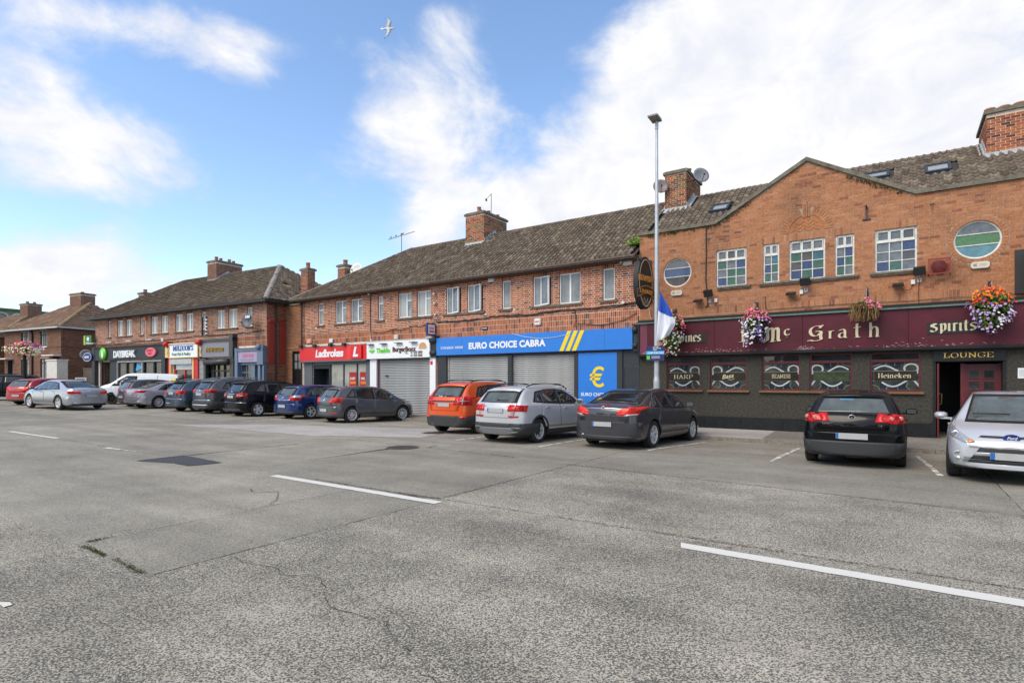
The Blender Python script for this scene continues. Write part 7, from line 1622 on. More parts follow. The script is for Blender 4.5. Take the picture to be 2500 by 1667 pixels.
TT = dict(tail=[(.36,.96),(.36,1.06),(.84,1.09),(.84,.93)], tail_side=[(.0,.93),(.06,1.10),(.30,1.06),(.24,.95)], plate_z=.87)
make_car('suv', 'dark grey SUV with silver roof rails, left of the black people carrier', 'suv', (-19.05,4.75), 1, (78,81,86), 4.49, 1.84, 1.66, .36, metal=.35, rough=.3, clad=True, rails='chrome', spokes=5, twin=True, tweak=TT, finish=fin_tig)
def fin_k2(c, root, pt):
    letters(c, 'SKODA', .27, 1.055, .055, 'dashlight', sx=1.0, sp=1.9, bold=.012); spoiler(c, .36, .56, M['seam']); wiper(c, .0, 1.145, -.3, 1.14)
    c.patch('skid_strip', [[(-.55,.40),(.55,.40),(.7,.44),(-.7,.44)]], 'B', M['rim'], off=.018, rim=.005)
    for sg in (1,-1): c.patch('reflector', [[(sg*.44,.72),(sg*.70,.72),(sg*.72,.75),(sg*.40,.75)]], 'B', M['red_lens'], off=.012, rim=.006)
make_car('crossover', 'blue-grey crossover with silver roof rails, right of the silver taxi', 'suv', (-21.45,4.9), 1, (62,78,92), 4.24, 1.79, 1.56, .335, metal=.35, rough=.3, rails='chrome', spokes=5, twin=True, tweak=KT, finish=fin_k2)
def fin_cor(c, root, pt):
    b, x = badge(c, .99, .05)
    c.patch('bumper_trim', [[(-.62,.40),(.62,.40),(.75,.66),(-.75,.66)]], 'B', paint('trim_grey', srgb(120,116,126)), off=.022, rim=.004); c.patch('chrome_bar', [[(-.78,.36),(.78,.36),(.8,.40),(-.8,.40)]], 'B', M['chrome'], off=.026, rim=.004)
    m = MB(); z = c.top(2.35); m.box(2.25,2.45,-.35,.35,z,z+.05); m.build('roof_sign_base', M['dark'], root); m = MB(); m.box(2.27,2.43,-.10,.32,z+.05,z+.19); m.build('roof_sign', flat('taxi_yellow',(215,205,90),.4), root); m = MB(); m.box(2.29,2.41,-.40,-.1,z+.05,z+.17); m.build('roof_sign', M['dark'], root)
    c.patch('door_sticker', [[(1.75,.55),(2.1,.55),(2.1,.85),(1.75,.85)]], 'R', M['red'], off=.008, rim=.001)
make_car('taxi', 'silver saloon taxi with a yellow sign on its roof', 'sedan', (-25.2,5.05), -5, (176,172,180), 4.63, 1.78, 1.435, .325, cat='taxi', metal=.4, rough=.32, spokes=10, sw=.3, glass='cartint', tweak=dict(tail=[(.28,.94),(.5,.98),(.84,.98),(.80,.86),(.55,.88)], tail_side=[(.0,.86),(.12,.99),(.42,.93),(.26,.86)], plate_z=.80), finish=fin_cor)
make_car('hatchback', 'dark grey small hatchback mostly hidden behind the silver taxi', 'hatch', (-27.35,4.8), 0, (66,68,72), 3.9, 1.68, 1.52, .30, metal=.3, rough=.35, glass='cartint', spokes=5)
make_car('panel_van', 'white panel van facing the road in front of the far shops', 'van', (-29.2,2.3), -140, (226,228,230), 4.4, 1.80, 1.85, .32, cat='van', rough=.35, zs=.22, spokes=5, twin=True, dark_rim=True)
def fin_audi(c, root, pt):
    for i in range(4): m = MB(); m.lathe([(.032,-.004),(.040,-.004),(.040,.004)], 16, axis='x', c=(c.surf(0,.93)-.012, .075-.05*i, .93)); m.build('badge_ring', M['chrome'], root)
    for y in (.62,.52): q = MB(); q.lathe([(0,.01),(.036,.01),(.036,-.02),(.046,-.02),(.046,.1)], 16, axis='x', c=(.03,y,.34)); q.build('exhaust', M['chrome'], root)
make_car('saloon_car', 'silver executive saloon standing in the roadway, far left', 'sedan', (-26.0,7.9), -97, (168,172,178), 4.92, 1.87, 1.455, .345, metal=.5, rough=.3, spokes=5, twin=True,
  tweak=dict(tail=[(.40,.80),(.40,.92),(.82,.94),(.82,.80)], tail_side=[(.0,.80),(.1,.94),(.30,.93),(.26,.82)], plate_z=.70, gate=[(-.64,.62),(.64,.62),(.66,.85),(.56,1.02),(-.56,1.02),(-.66,.85)]), finish=fin_audi, tailmat='red_lens2', tumble=.3)
make_car('hatchback', 'red hatchback behind the silver saloon, far left', 'hatch', (-32.5,8.0), -25, (178,24,30), 4.3, 1.78, 1.48, .32, metal=.1, rough=.28, glass='cartint', spokes=5, tailmat='red_lens2')
make_car('estate_car', 'black estate car partly cut off at the left edge of the photograph', 'suv', (-39.4,6.1), -155, (22,24,28), 4.8, 1.88, 1.62, .36, metal=.1, rough=.28, spokes=5, rails='cladding')

# the silver car facing the camera at the right edge
def fin_fiesta(c, root, pt):
    L_ = c.L
    for sg in (1,-1):
        c.patch('headlight', [[(sg*.47,.665),(sg*.60,.64),(sg*.80,.73),(sg*.84,.84),(sg*.80,.90),(sg*.66,.80)]], 'F', M['clear_lens'], off=.008, rim=.006, nlim=-.02)
        hl = MB(); x = c.surf(sg*.70,.76,False); hl.lathe([(0,.006),(.045,.012),(.06,.004),(.06,-.02)], 18, axis='x', c=(x+.012,sg*.70,.76)); hl.build('headlight_bowl', M['chrome'], root)
        c.patch('indicator', [[(sg*.46,.665),(sg*.55,.64),(sg*.57,.69),(sg*.50,.70)]], 'F', M['amber'], off=.017, rim=.003)
        x = c.surf(sg*.66,.43,False); m = MB(); m.lathe([(0,.0),(.045,.0),(.05,.012),(.065,.012),(.072,0)], 20, axis='x', c=(x+.008,sg*.66,.43)); m.build('fog_lamp', M['clear_lens'], root)
    pass
    c.patch('lower_grille', [[(-.56,.33),(.56,.33),(.40,.57),(-.40,.57)]], 'F', M['cladding'], off=.016, rim=.004, nlim=0)
    c.patch('grille_bar', [[(-.48,.445),(.48,.445),(.45,.50),(-.45,.50)]], 'F', pt, off=.022, rim=.008, nlim=0); c.patch('upper_grille', [[(-.42,.735),(.42,.735),(.38,.765),(-.38,.765)]], 'F', M['cladding'], off=.010, rim=.004, nlim=0)
    c.patch('front_lip', [[(-.8,.16),(.8,.16),(.78,.25),(-.78,.25)]], 'F', M['cladding'], off=.012, rim=.01, nlim=-.2)
    pz = .45; x = c.surf(0,pz,False); c.box('number_plate', x+.02, x+.036, -.26, .26, pz-.055, pz+.055, M['plate_w']); c.box('plate_band', x+.022, x+.0375, -.258, -.2, pz-.053, pz+.053, M['plate_b'])
    x = c.surf(0,.72,False); m = MB(); m.lathe([(0,.012),(.052,.012),(.056,.016),(.062,.012),(.062,-.01)], 24, axis='x', c=(x+.01,0,.735)); o = m.build('badge', M['navy'], root); o.data.materials.append(M['chrome'])
    o.scale = (1,1.7,1)
    make_text('lettering', 'Ford', .062, M['dashlight'], root, x+.024, -.058, .717, .002, shear=.3, bold=.012, rot=(R(90),0,R(90)))
    roof_antenna(c, 1.9, .34, .25) if 0 else None
    m = MB(); z = c.top(L_*.47); m.tube([(L_*.47,.0,z),(L_*.47,.0,z+.03)], .016, 8); m.tube([(L_*.47,0,z+.03),(L_*.47-.28,0,z+.22)], .004, 5); m.build('antenna', M['dark'], root)
    m = MB(); m.tube([(L_*.745,-.5,c.top(L_*.745)+.04),(L_*.74,.0,c.top(L_*.74)+.03)], .01, 6); m.build('wiper', M['dark'], root)
    m = MB(); x = c.surf(0,1.30,False); m.box(x+.008,x+.012,-.05,.05,1.27,1.295); m.build('tax_disc', M['white'], root)
make_car('small_hatchback', 'silver small hatchback facing the camera, cut off by the right edge of the photograph', 'hatch', (9.30,4.20), 186, (186,188,192), 3.95, 1.72, 1.47, .31, metal=.15, rough=.3, glass='cartint', spokes=7, sw=.4, plate=False, finish=fin_fiesta, tumble=.28)

# ------------------------------------------------------------------ small things on and around the buildings
def on(F_, x, y, z=0): return F_.w(x, y, z)
def T(name, label, cat, x, y, z, group=None, F_=FS, rz=0): return thing(name, label, cat, F_.w(x,y,z), F_.a+rz, group)
# lamp post
lp = T('street_lamp', 'tall tapered galvanised street lamp with a flat lamp head, behind the dark liftback', 'street lamp', 1.16, -1.5, .05)
q = MB(); q.tube([(0,0,0),(0,0,1.6)], .105, 18); q.tube([(0,0,1.6),(0,0,1.75)], .105, 18, r1=.085); q.tube([(0,0,1.75),(0,0,9.65)], .085, 18, r1=.042); q.build('pole', M['galv'], lp)
q = MB(); q.box(-.035,.035,-.107,-.09,.5,1.25); q.build('access_door', M['galv'], lp)
q = MB(); q.tube([(0,0,9.62),(0,0,9.9)], .055, 14); q.build('collar', M['galv'], lp)
q = MB(); q.prism([(-.15,0),(.15,0),(.15,.05),(-.15,.05)], -.42, .06); q.box(-.14,.14,-.3,.05,.05,.09); hd = q.build('lamp_head', pm('lamp_grey', (.20,.20,.19), .5, var=.1), lp, (0,0,9.86), (R(-4),0,0))
q = MB(); q.box(-.11,.11,-.39,-.20,-.012,0); q.build('lamp_glass', pm('lamp_lens', (.30,.28,.25), .3, var=.05), hd)
# flag tied to the post
fl = T('flag', 'blue and white flag hanging furled from a wooden stick on the street lamp', 'flag', 1.30, -1.64, 0)
q = MB(); q.tube([(-.02,0,2.75),(.05,.0,4.62)], .013, 8); q.build('flagstick', flat('wood_stick',(190,145,85),.6), fl)
NX, NZ = 28, 44; v = []
for j in range(NZ+1):
    t = j/NZ
    for i in range(NX+1):
        u = i/NX; z = 4.52-1.62*t*(.82+.18*(1-u)) - .12*u; w_ = .04+.50*math.sin(min(1,t*1.15)*1.35)**1.0*(1 if t < .72 else 1-(t-.72)*1.9)
        x = .03+.0*t+u*w_-.10*t*(1-u); y = -.02-.07*math.sin(u*9+t*2)*min(1,t*2)-.05*u
        v.append((x,y,z))
f = [(j*(NX+1)+i,(j+1)*(NX+1)+i,(j+1)*(NX+1)+i+1,j*(NX+1)+i+1) for j in range(NZ) for i in range(NX)]
m = MB()
for j in range(NZ):
    for i in range(NX):
        fc = f[j*NX+i]; m.sm
m.v = v; m.f = f; m.mi = [0 if (j/NZ < .40+.18*(i/NX)) else 1 for j in range(NZ) for i in range(NX)]; m.t = [0.]*len(f); m.sm = [True]*len(f)
m.build('cloth', [flat('flag_blue',(36,78,176),.8), flat('flag_white',(222,224,232),.8)], fl)
cs = T('cable_tie_sign', 'small cash for cars board tied to the street lamp below the flag', 'sign', 1.16, -1.63, 2.29, rz=R(4))
q = MB(); q.box(-.29,.29,-.012,0,0,.47); q.build('board', flat('sign_violet',(38,40,92),.4), cs)
q = MB(); q.box(-.29,.29,-.016,-.012,.20,.31); q.build('band', M['ltblue'], cs); q = MB(); q.box(-.27,-.17,-.016,-.012,.05,.16); q.build('whatsapp_square', M['green'], cs)
make_text('lettering', 'CASH FOR CARS', .075, M['white'], cs, -.24, -.018, .228, .001, bold=.02, sx=.92)
for k, (tx, zz) in enumerate((('ANY CAR', .42),('BOUGHT FOR',.375),('SCRAP',.33))): make_text('lettering', tx, .045, M['white'], cs, -.07, -.014, zz, .001, bold=.02, sx=.9)
q = MB(); [q.box(-.12,.15,-.015,-.012,.14-.03*k,.148-.03*k) for k in range(3)]; q.build('small_print', M['white'], cs)
# oval pub sign
bs_ = T('hanging_sign', 'oval black and gold stout sign with ribbon banner projecting where the two buildings meet', 'hanging sign', .40, -.70, 4.95)
def oval(a, b, n=36): return [(a*math.cos(2*math.pi*i/n), b*math.sin(2*math.pi*i/n)) for i in range(n)]
q = MB(); q.prism([(x,z) for x,z in oval(.50,.88)], -.10, .08); b1 = q.build('board', M['black'], bs_, None, (0,0,R(80)))
def ovring(a,b,w,y,mat,par,name):
    m = MB(); n = 40
    for i in range(n):
        t0, t1 = 2*math.pi*i/n, 2*math.pi*(i+1)/n
        m.prism([(a*math.cos(t0),b*math.sin(t0)),((a-w)*math.cos(t0),(b-w)*math.sin(t0)),((a-w)*math.cos(t1),(b-w)*math.sin(t1)),(a*math.cos(t1),b*math.sin(t1))][::-1], y-.006, y)
    return m.build(name, mat, par)
ovring(.42,.80,.025,-.104,M['parch'],b1,'gold_rim'); q = MB(); q.prism(oval(.36,.74), -.104, -.10); q.build('field', flat('dark_brown',(44,30,26),.4), b1)
tan = flat('amber_letters',(205,140,60),.45)
make_text('lettering', 'BEAMISH', .26, tan, b1, -.46, -.112, .06, .012, bold=.03, sx=.86); make_text('lettering', 'STOUT', .15, M['parch'], b1, -.2, -.112, -.22, .01, bold=.02, sx=.9)
q = MB(); pts = [(-.56+.14*i, -.52+.16*math.sin(math.pi*i/8)) for i in range(9)]
for (xa,za_),(xb,zb_) in zip(pts, pts[1:]): q.prism([(xa,za_),(xb,zb_),(xb,zb_+.27),(xa,za_+.27)], -.15, -.105)
rb_ = q.build('ribbon', flat('dark_brown',(44,30,26),.4), b1); q = MB(); ribbon(q, [(x,z+.01) for x,z in pts], .02, -.151); ribbon(q, [(x,z+.26) for x,z in pts], .02, -.151); q.build('ribbon_edge', tan, rb_)
make_text('lettering', 'E. McGRATH', .17, tan, rb_, -.46, -.156, -.36, .006, bold=.03, sx=.86)
q = MB(); ribbon(q, [(-.26,-.55),(0,-.80),(.26,-.55)], .02, -.108); ribbon(q, [(-.13,-.5),(0,-.68),(.13,-.5)], .02, -.108); q.build('chevron', M['parch'], b1)
q = MB(); q.tube([(0,.68,.75),(0,-.5,.75)], .022); q.tube([(0,.68,-.45),(0,.2,-.45)], .022); q.box(-.04,.04,.66,.70,-.6,.9); q.build('bracket', M['dark'], bs_)
# hanging baskets ------------------------------------------------------
M['leaf'] = tinted('basket_leaf', [(0,(.06,.12,.02)),(.5,(.10,.17,.035)),(.8,(.045,.09,.02)),(1,(.16,.20,.05))], rough=.6, stain=.1, bump=.1)
M['dry'] = pm('dried_stems', (.34,.21,.09), .9, var=.35, scale=30)
FC_ = {k: flat('petal_'+k, c, .6, var=.12) for k, c in dict(pink=(232,92,130), rose=(240,140,165), cream=(236,232,170), white=(236,232,238), lilac=(196,160,214), violet=(120,96,190), orange=(242,112,24), red=(222,44,24), yellow=(240,190,40), magenta=(196,30,110)).items()}
def basket(label, x, y, z, zones, n=520, leaves=900, rx=.42, rz_=.42, trail=.5, seed=1, bracket=True, group='hanging baskets on the public house', droop=None, F_=FS, cat='hanging basket', fs=.036):
    r2 = random.Random(seed); b = T('hanging_basket', label, cat, x, y, z, group, F_)
    m = MB(); m.lathe([(0,-.24),(.12,-.22),(.22,-.12),(.26,0)], 16); m.build('bowl', M['dark'], b)
    L1_, L2_, L3_ = r2.uniform(0,6), r2.uniform(0,6), r2.uniform(0,6)
    def P():
        p = P0(); a = math.atan2(p.y,p.x); k = 1+.16*math.sin(3*a+L1_+p.z*5)+.13*math.sin(7*a+L2_-p.z*9)+.10*math.sin(p.z*22+L3_+2*a); return Vector((p.x*k+r2.gauss(0,.025), p.y*k+r2.gauss(0,.025), p.z*(1+.22*math.sin(2*a+L2_) if p.z < 0 else k)+r2.gauss(0,.02)))
    def P0():
        while True:
            a = r2.uniform(0,6.283); t = r2.random()
            if t < .55: ph = r2.uniform(-.2,1.5); rr = r2.uniform(.72,1.05); return Vector((rx*rr*math.cos(a)*math.cos(ph), rx*rr*math.sin(a)*math.cos(ph), rz_*.75*rr*math.sin(ph)))
            k = r2.random()**.8; return Vector((rx*(1.02-.35*k)*math.cos(a), rx*(1.02-.35*k)*math.sin(a), -trail*k))
    m = MB()
    for i in range(leaves):
        p = P()*r2.uniform(.75,1); d = Vector((p.x,p.y,.3+r2.uniform(-.5,.5))).normalized(); s_ = d.cross(Vector((r2.uniform(-1,1),r2.uniform(-1,1),1))).normalized()*r2.uniform(.018,.035); l = d.cross(s_).normalized()*r2.uniform(.03,.055)
        m.add([p-l,p+s_,p+l,p-s_], [(0,1,2,3)], 0, r2.random()+.001)
    kind(m.build('foliage', M['leaf'], b), 'stuff')
    keys = list(dict.fromkeys(c for z0 in zones for c in z0[2])); m = MB()
    for i in range(n):
        p = P(); zz = p.z; cs_ = None; sx_ = p.x
        for lo, hi, cols, side in zones:
            if lo <= zz < hi and (side == 0 or sx_*side > -.05): cs_ = cols; break
        if not cs_: continue
        d = Vector((p.x,p.y-.25,.15)).normalized(); d = (d+Vector((r2.uniform(-.4,.4),r2.uniform(-.4,.4),r2.uniform(-.4,.4)))).normalized(); u = d.orthogonal().normalized(); w = d.cross(u); s_ = fs*r2.uniform(.7,1.2); c = p*1.06
        mi = keys.index(r2.choice(cs_)); k = 5; ring = [c+(u*math.cos(6.283*j/(2*k))+w*math.sin(6.283*j/(2*k)))*s_*(1 if j%2==0 else .62) for j in range(2*k)]
        m.add([c+d*s_*.3]+ring, [(0,j+1,(j+1)%(2*k)+1) for j in range(2*k)], mi)
    kind(m.build('flowers', [FC_[k] for k in keys], b), 'stuff')
    if droop:
        m = MB()
        for i in range(droop[2]):
            xx = r2.uniform(droop[0], droop[1]); yy = r2.uniform(-.3,.2); z1_ = r2.uniform(.0,.2); zz0 = -r2.uniform(.15,.42); m.tube([(xx,yy,z1_),(xx+r2.uniform(-.06,.06),yy-.08,z1_*.3),(xx+r2.uniform(-.1,.1),yy-.05,zz0)], .005, 3, close=False)
        kind(m.build('dried_stems', M['dry'], b), 'stuff')
    if bracket:
        m = MB(); h = .52; m.tube([(0,-y-.02,h),(0,0,h+.03)], .012); m.tube([(0,-y-.02,h-.22),(0,-y*.5,h-.04)], .01); m.box(-.025,.025,-y-.03,-y,h-.28,h+.08); m.build('bracket', M['dark'], b)
        for a in (.5,2.6,4.7): q = MB(); q.tube([(0,0,h+.02),(.25*math.cos(a),.25*math.sin(a),0)], .004, 4); q.build('chain', M['galv'], b)
    return b
basket('hanging basket of pink geraniums trailing cream petunias, partly behind the flag', 1.30, -.52, 3.50, [(.0,1,['pink','rose','cream'],0),(-2,.0,['cream','white','cream','rose'],-1),(-.25,.0,['pink','rose'],1),(-2,0,['cream','white'],0)], 460, 1400, .36, .50, .80, 3)
basket('hanging basket, pink flowers above a mass of white and violet petunias, over first letter', 3.88, -.50, 3.52, [(.02,1,['pink','rose','pink'],0),(-2,.02,['white','lilac','white'],-1),(-2,.02,['violet','lilac','white'],1)], 520, 1500, .34, .36, .62, 4)
basket('hanging basket with mostly dried brown stems and a few pink flowers', 6.80, -.46, 3.70, [(-.05,1,['pink','rose'],1)], 200, 500, .30, .26, .12, 5, droop=(-.36,.22,170))
basket('hanging basket of orange and red begonias trailing lilac and pale yellow petunias', 9.46, -.52, 3.62, [(.04,1,['orange','orange','red','yellow','orange'],0),(-.08,.04,['red','orange','violet'],0),(-2,-.05,['lilac','lilac','white'],1),(-2,-.05,['lilac'],0)], 560, 1800, .40, .40, .60, 6)
hb_ = T('flower_planter', 'tall black post topped by a big flower planter in front of the brick houses', 'flower planter', -38.4, -6.7, .3)
q = MB(); q.tube([(0,0,0),(0,0,3.4)], .10, 12); q.build('post', M['black_paint'], hb_)
bb = basket('large round flower basket in magenta and pale yellow on a black post', -38.4, -6.7, 3.75, [(.10,1,['magenta','pink','red','violet','cream'],0),(-2,.05,['cream','cream','white','magenta'],0)], 700, 700, .85, .42, .40, 7, bracket=False, group=None, fs=.07, cat='flower basket')
# satellite dishes ------------------------------------------------------
def dish(label, F_, x, y, z, r, rz, mat, tilt=18, arm=None, logo=None):
    d = T('satellite_dish', label, 'satellite dish', x, y, z, 'satellite dishes', F_, rz); d.rotation_euler = (R(-tilt)*1.0, 0, F_.a+rz)
    m = MB(); m.lathe([(0,.10*r/.3),(r*.35,.085*r/.3),(r*.7,.05*r/.3),(r,0),(r,.012),(r*.7,.062*r/.3),(0,.112*r/.3)], 28, axis='y'); m.build('reflector', mat, d)
    m = MB(); m.tube([(0,.06,-r*.9),(0,-r*.75,-r*.45)], .012); m.box(-.03,.03,-r*.85,-r*.7,-r*.5,-r*.36); m.build('feed_arm', M['dark'], d)
    m = MB(); m.tube([(0,.1,0),(0,.22,-.05)], .02)
    if arm: m.tube([(0,.2,-.05), arm], .02)
    m.build('mount', M['dark'], d)
    if logo: make_text('lettering', logo, r*.5, M['white'], d, -r*.42, .02, r*.35, .02, bold=.02)
    return d
dish('brown round satellite dish on the left face of the pub chimney', FS, -.20, 2.72, 9.33, .30, R(28), pm('dish_brown',(.19,.15,.145),.5,var=.1), 15, arm=(.1,.35,-.05))
dish('grey round satellite dish on an arm to the right of the pub chimney', FS, 1.30, 3.0, 9.55, .31, R(40), pm('dish_grey',(.20,.21,.23),.5,var=.1), 15, arm=(-.5,.3,-.15))
dish('large dark satellite dish on the upper wall above the lilac salon sign', FA, -.95, -.55, 4.95, .42, R(6), pm('dish_dark',(.09,.10,.115),.5,var=.08), 10, arm=(0,.5,-.1), logo='S&B')
dish('white round satellite dish on the chimney behind the betting shop roof', FS, -17.95, 2.6, 8.0, .40, R(10), M['white_pl'], 16, arm=(-.3,.2,0))
dish('dark satellite dish on the side wall of the brown brick house', FC, 1.6, .9, 3.75, .40, R(45), pm('dish_dark',(.09,.10,.115),.5,var=.08), 20, arm=(-.9,.8,-.1))
# aerials with birds
ae = T('tv_aerial', 'long television aerial on the betting shop ridge with birds perched on it', 'aerial', -15.74, 4.0, 8.9)
q = MB(); q.tube([(0,0,0),(0,0,1.05)], .018); q.tube([(-1.05,.0,.92),(1.05,0,1.08)], .012)
for k in range(13): xx = -1.0+k*.16; zz = .92+(xx+1.05)/2.1*.16; q.tube([(xx,-.12,zz),(xx,.12,zz)], .006, 4)
q.build('aerial_bars', M['iron'], ae)
for i, xx in enumerate((-.85,-.45,-.02,.10)):
    b = T('perched_bird', 'tiny dark bird perched on the long television aerial', 'bird', -15.74+xx, 4.0, 8.92+.95+(xx+1.05)/2.1*.16, 'birds perched on the aerial')
    q = MB(); rows = [(-.09,.004,-.02),(-.04,.022,.0),(.0,.032,.015),(.04,.022,.035),(.055,.016,.05),(.075,.003,.05)]; vv = []
    for xx_, rr, zz in rows: vv += [(xx_, rr*math.cos(6.283*k/8), zz+rr*math.sin(6.283*k/8)+.02) for k in range(8)]
    q.add(vv, [(i_*8+k,(i_+1)*8+k,(i_+1)*8+(k+1)%8,i_*8+(k+1)%8) for i_ in range(5) for k in range(8)], 0, 0, True); q.build('body', M['iron'], b)
ma = T('aerial_mast', 'thin rusty aerial mast standing on the middle chimney', 'aerial', -9.5, 4.1, 9.9); q = MB(); q.tube([(0,0,0),(0,0,1.25)], .016); q.tube([(0,0,1.22),(-.28,-.05,.98)], .01); q.box(-.30,-.26,-.1,.0,.9,1.02); q.build('mast', M['iron'], ma)
# gull
gu = thing('seagull', 'white gull gliding high in the blue sky with wings outstretched', 'bird', (-5.9,27,18.45), 0); ex = Vector((1,.1,.02)).normalized(); ey = Vector((-.42,.35,.84)); ey = (ey-ex*ex.dot(ey)).normalized(); ez = ex.cross(ey); gu.matrix_world = Matrix.Translation((-5.9,27,18.45)) @ Matrix((ex,ey,ez)).transposed().to_4x4()
q = MB(); rows = [(-.26,.004,.0),(-.2,.035,.0),(-.1,.06,0),(.02,.072,.0),(.12,.06,.01),(.18,.045,.02),(.23,.035,.025),(.26,.02,.02),(.30,.004,.01)]; vv = []
for x_, rr, zz in rows: vv += [(x_, rr*math.cos(6.283*k/10), zz+rr*.85*math.sin(6.283*k/10)) for k in range(10)]
gm = pm('gull_white', (.75,.75,.74), .8, var=.05); q.add(vv, [(i_*10+k,(i_+1)*10+k,(i_+1)*10+(k+1)%10,i_*10+(k+1)%10) for i_ in range(8) for k in range(10)], 0, 0, True); q.build('body', gm, gu)
for sg in (1,-1):
    q = MB(); ST = [(0.03,.10,-.10,.02),(.16,.12,-.09,.09),(.32,.15,-.05,.12),(.46,.10,-.06,.10),(.60,.0,-.10,.06),(.70,-.10,-.13,.03),(.76,-.17,-.18,.01)]; vv = []
    for yy, le, te, zz in ST: vv += [(le,sg*yy,zz),((le+te)/2,sg*yy,zz+.018),(te,sg*yy,zz-.004),((le+te)/2,sg*yy,zz-.008)]
    q.add(vv, [(i_*4+k,(i_+1)*4+k,(i_+1)*4+(k+1)%4,i_*4+(k+1)%4) for i_ in range(6) for k in range(4)], 0, 0, True); q.mi = [1 if i//4 >= 5 else 0 for i in range(len(q.f))]; q.build('wing', [pm('gull_grey', (.50,.50,.50), .8, var=.08), M['dark']], gu)
q = MB(); q.add([(-.22,-.03,0),(-.22,.03,0),(-.36,.07,0),(-.36,-.07,0)], [(0,1,2,3)]); q.add([(-.22,-.03,-.01),(-.22,.03,-.01),(-.36,.07,-.01),(-.36,-.07,-.01)], [(3,2,1,0)]); q.build('tail', gm, gu); q = MB(); q.tube([(.28,0,.012),(.34,0,.0)], .012, 6, r1=.003); q.build('beak', M['yellow'], gu)
g2 = thing('distant_gull', 'tiny pale gull far off in the sky at the left', 'bird', (-31.7,50,22.2), 0); q = MB(); q.add([(-.35,0,.1),(0,.0,0),(.35,0,.12),(0,.1,.06),(-.35,0,.12),(0,-.08,-.05)], [(0,1,3),(1,2,3),(0,5,1),(1,5,2)]); q.build('wing', gm, g2)
# floodlights on the pub
for i, (x, z, lb) in enumerate(((2.42,4.50,'square black floodlight left of the first painted window'),(5.24,4.60,'square black floodlight on the sill under the middle window'),(8.0,4.62,'square black floodlight right of the large right-hand window, next to the red fan cage'))):
    d = T('floodlight', lb, 'floodlight', x, -.22, z, 'black floodlights on the public house'); q = MB(); q.prism([(-.13,-.11),(.13,-.11),(.13,.11),(-.13,.11)], -.06, .06); q.box(-.10,.10,.06,.09,-.08,.08); o = q.build('lamp_housing', M['dark'], d, None, (R(25),0,R(-10)))
    q = MB(); q.tube([(0,.06,-.1),(0,.1,-.22),(0,.2,-.22)], .012); q.box(-.05,.05,.19,.22,-.28,-.16); q.build('bracket', M['galv'], d)
for i, (x, z, lb) in enumerate(((2.08,4.30,'small flat floodlight below the left black floodlight'),(4.85,4.29,'small flat floodlight under the middle windows'),(7.52,4.30,'small flat floodlight under the large right-hand window'))):
    d = T('floodlight', lb, 'floodlight', x, -.16, z, 'flat floodlights on the public house'); q = MB(); q.box(-.13,.13,-.12,.10,-.03,.03); q.build('lamp_housing', M['dark'], d, None, (R(20),0,0)); q = MB(); q.box(-.11,.11,-.10,.08,-.036,-.03); q.build('lamp_glass', M['clear_lens'], d, None, (R(20),0,0)); q = MB(); q.tube([(0,.05,0),(0,.16,.0)], .012); q.build('bracket', M['dark'], d)
def wire(name, label, pts, r=.008, F_=FS, mat=None, group=None):
    m = MB(); P = [Vector(p) for p in pts]; m.tube([F_.w(p.x,p.y,p.z) for p in P], r, 5); o = m.build(name, mat or M['cable']); tag(o, label, 'cable', group); return o
for x, z, wh in ((2.62,4.28,'left'),(5.12,4.33,'middle'),(7.86,4.36,'right')):
    d = T('junction_box', 'small white junction box with wires beside the %s black floodlight' % wh, 'junction box', x, -.03, z, 'white junction boxes on the public house'); q = MB(); q.box(-.045,.045,-.03,.02,-.06,.06); q.build('box', M['white_pl'], d); q = MB(); q.tube([(0,-.02,-.06),(-.06,-.03,-.2),(-.2,-.03,-.22),(-.3,-.03,-.1)], .007, 5); q.tube([(.0,-.02,.06),(.06,-.02,.16)], .007, 5); q.build('wire', M['cable'], d)
wire('downpipe_cable', 'thick black cable running down the pub wall from the parapet, left of the first window', [(2.30,-.03,6.75),(2.31,-.03,5.9),(2.29,-.03,5.0),(2.36,-.03,4.3),(2.36,-.03,4.12),(2.28,-.03,4.08)], .02)
wire('wall_cable', 'thin black cable along the soldier course above the maroon fascia', [(4.1,-.03,4.3),(4.12,-.03,3.9),(4.2,-.03,3.86),(6.0,-.03,3.88),(7.9,-.03,3.85),(8.2,-.03,3.86),(13,-.03,3.84)], .008)
wire('wall_cable', 'thin dark cable dropping to the fascia below the right floodlight', [(8.0,-.03,4.4),(7.98,-.03,4.1),(7.99,-.03,3.78)], .008)
for x, z, lb in ((1.33,4.63,'cream plaque under the left round window'),(9.28,4.66,'cream plaque under the right round window')):
    d = T('plaque', lb, 'plaque', x, -.02, z, 'cream plaques on the public house'); q = MB(); q.box(-.19,.19,-.05,.01,-.085,.085); o = q.build('plate', M['cream'], d)
    bm = bmesh.new(); bm.from_mesh(o.data); bmesh.ops.bevel(bm, geom=[e for e in bm.edges if abs((e.verts[0].co-e.verts[1].co).y) > .03], offset=.03, segments=3, affect='EDGES'); bm.to_mesh(o.data); bm.free()
    q = MB()
    for k in range(3): ribbon(q, arc(-.10+.025*k, 0, .035, 110, 250, 6), .008, -.051)
    q.build('emblem', M['black'], d); q = MB(); q.box(-.02,.14,-.052,-.05,.015,.022); q.box(-.02,.12,-.052,-.05,-.02,-.013); q.build('print', M['sill'], d)
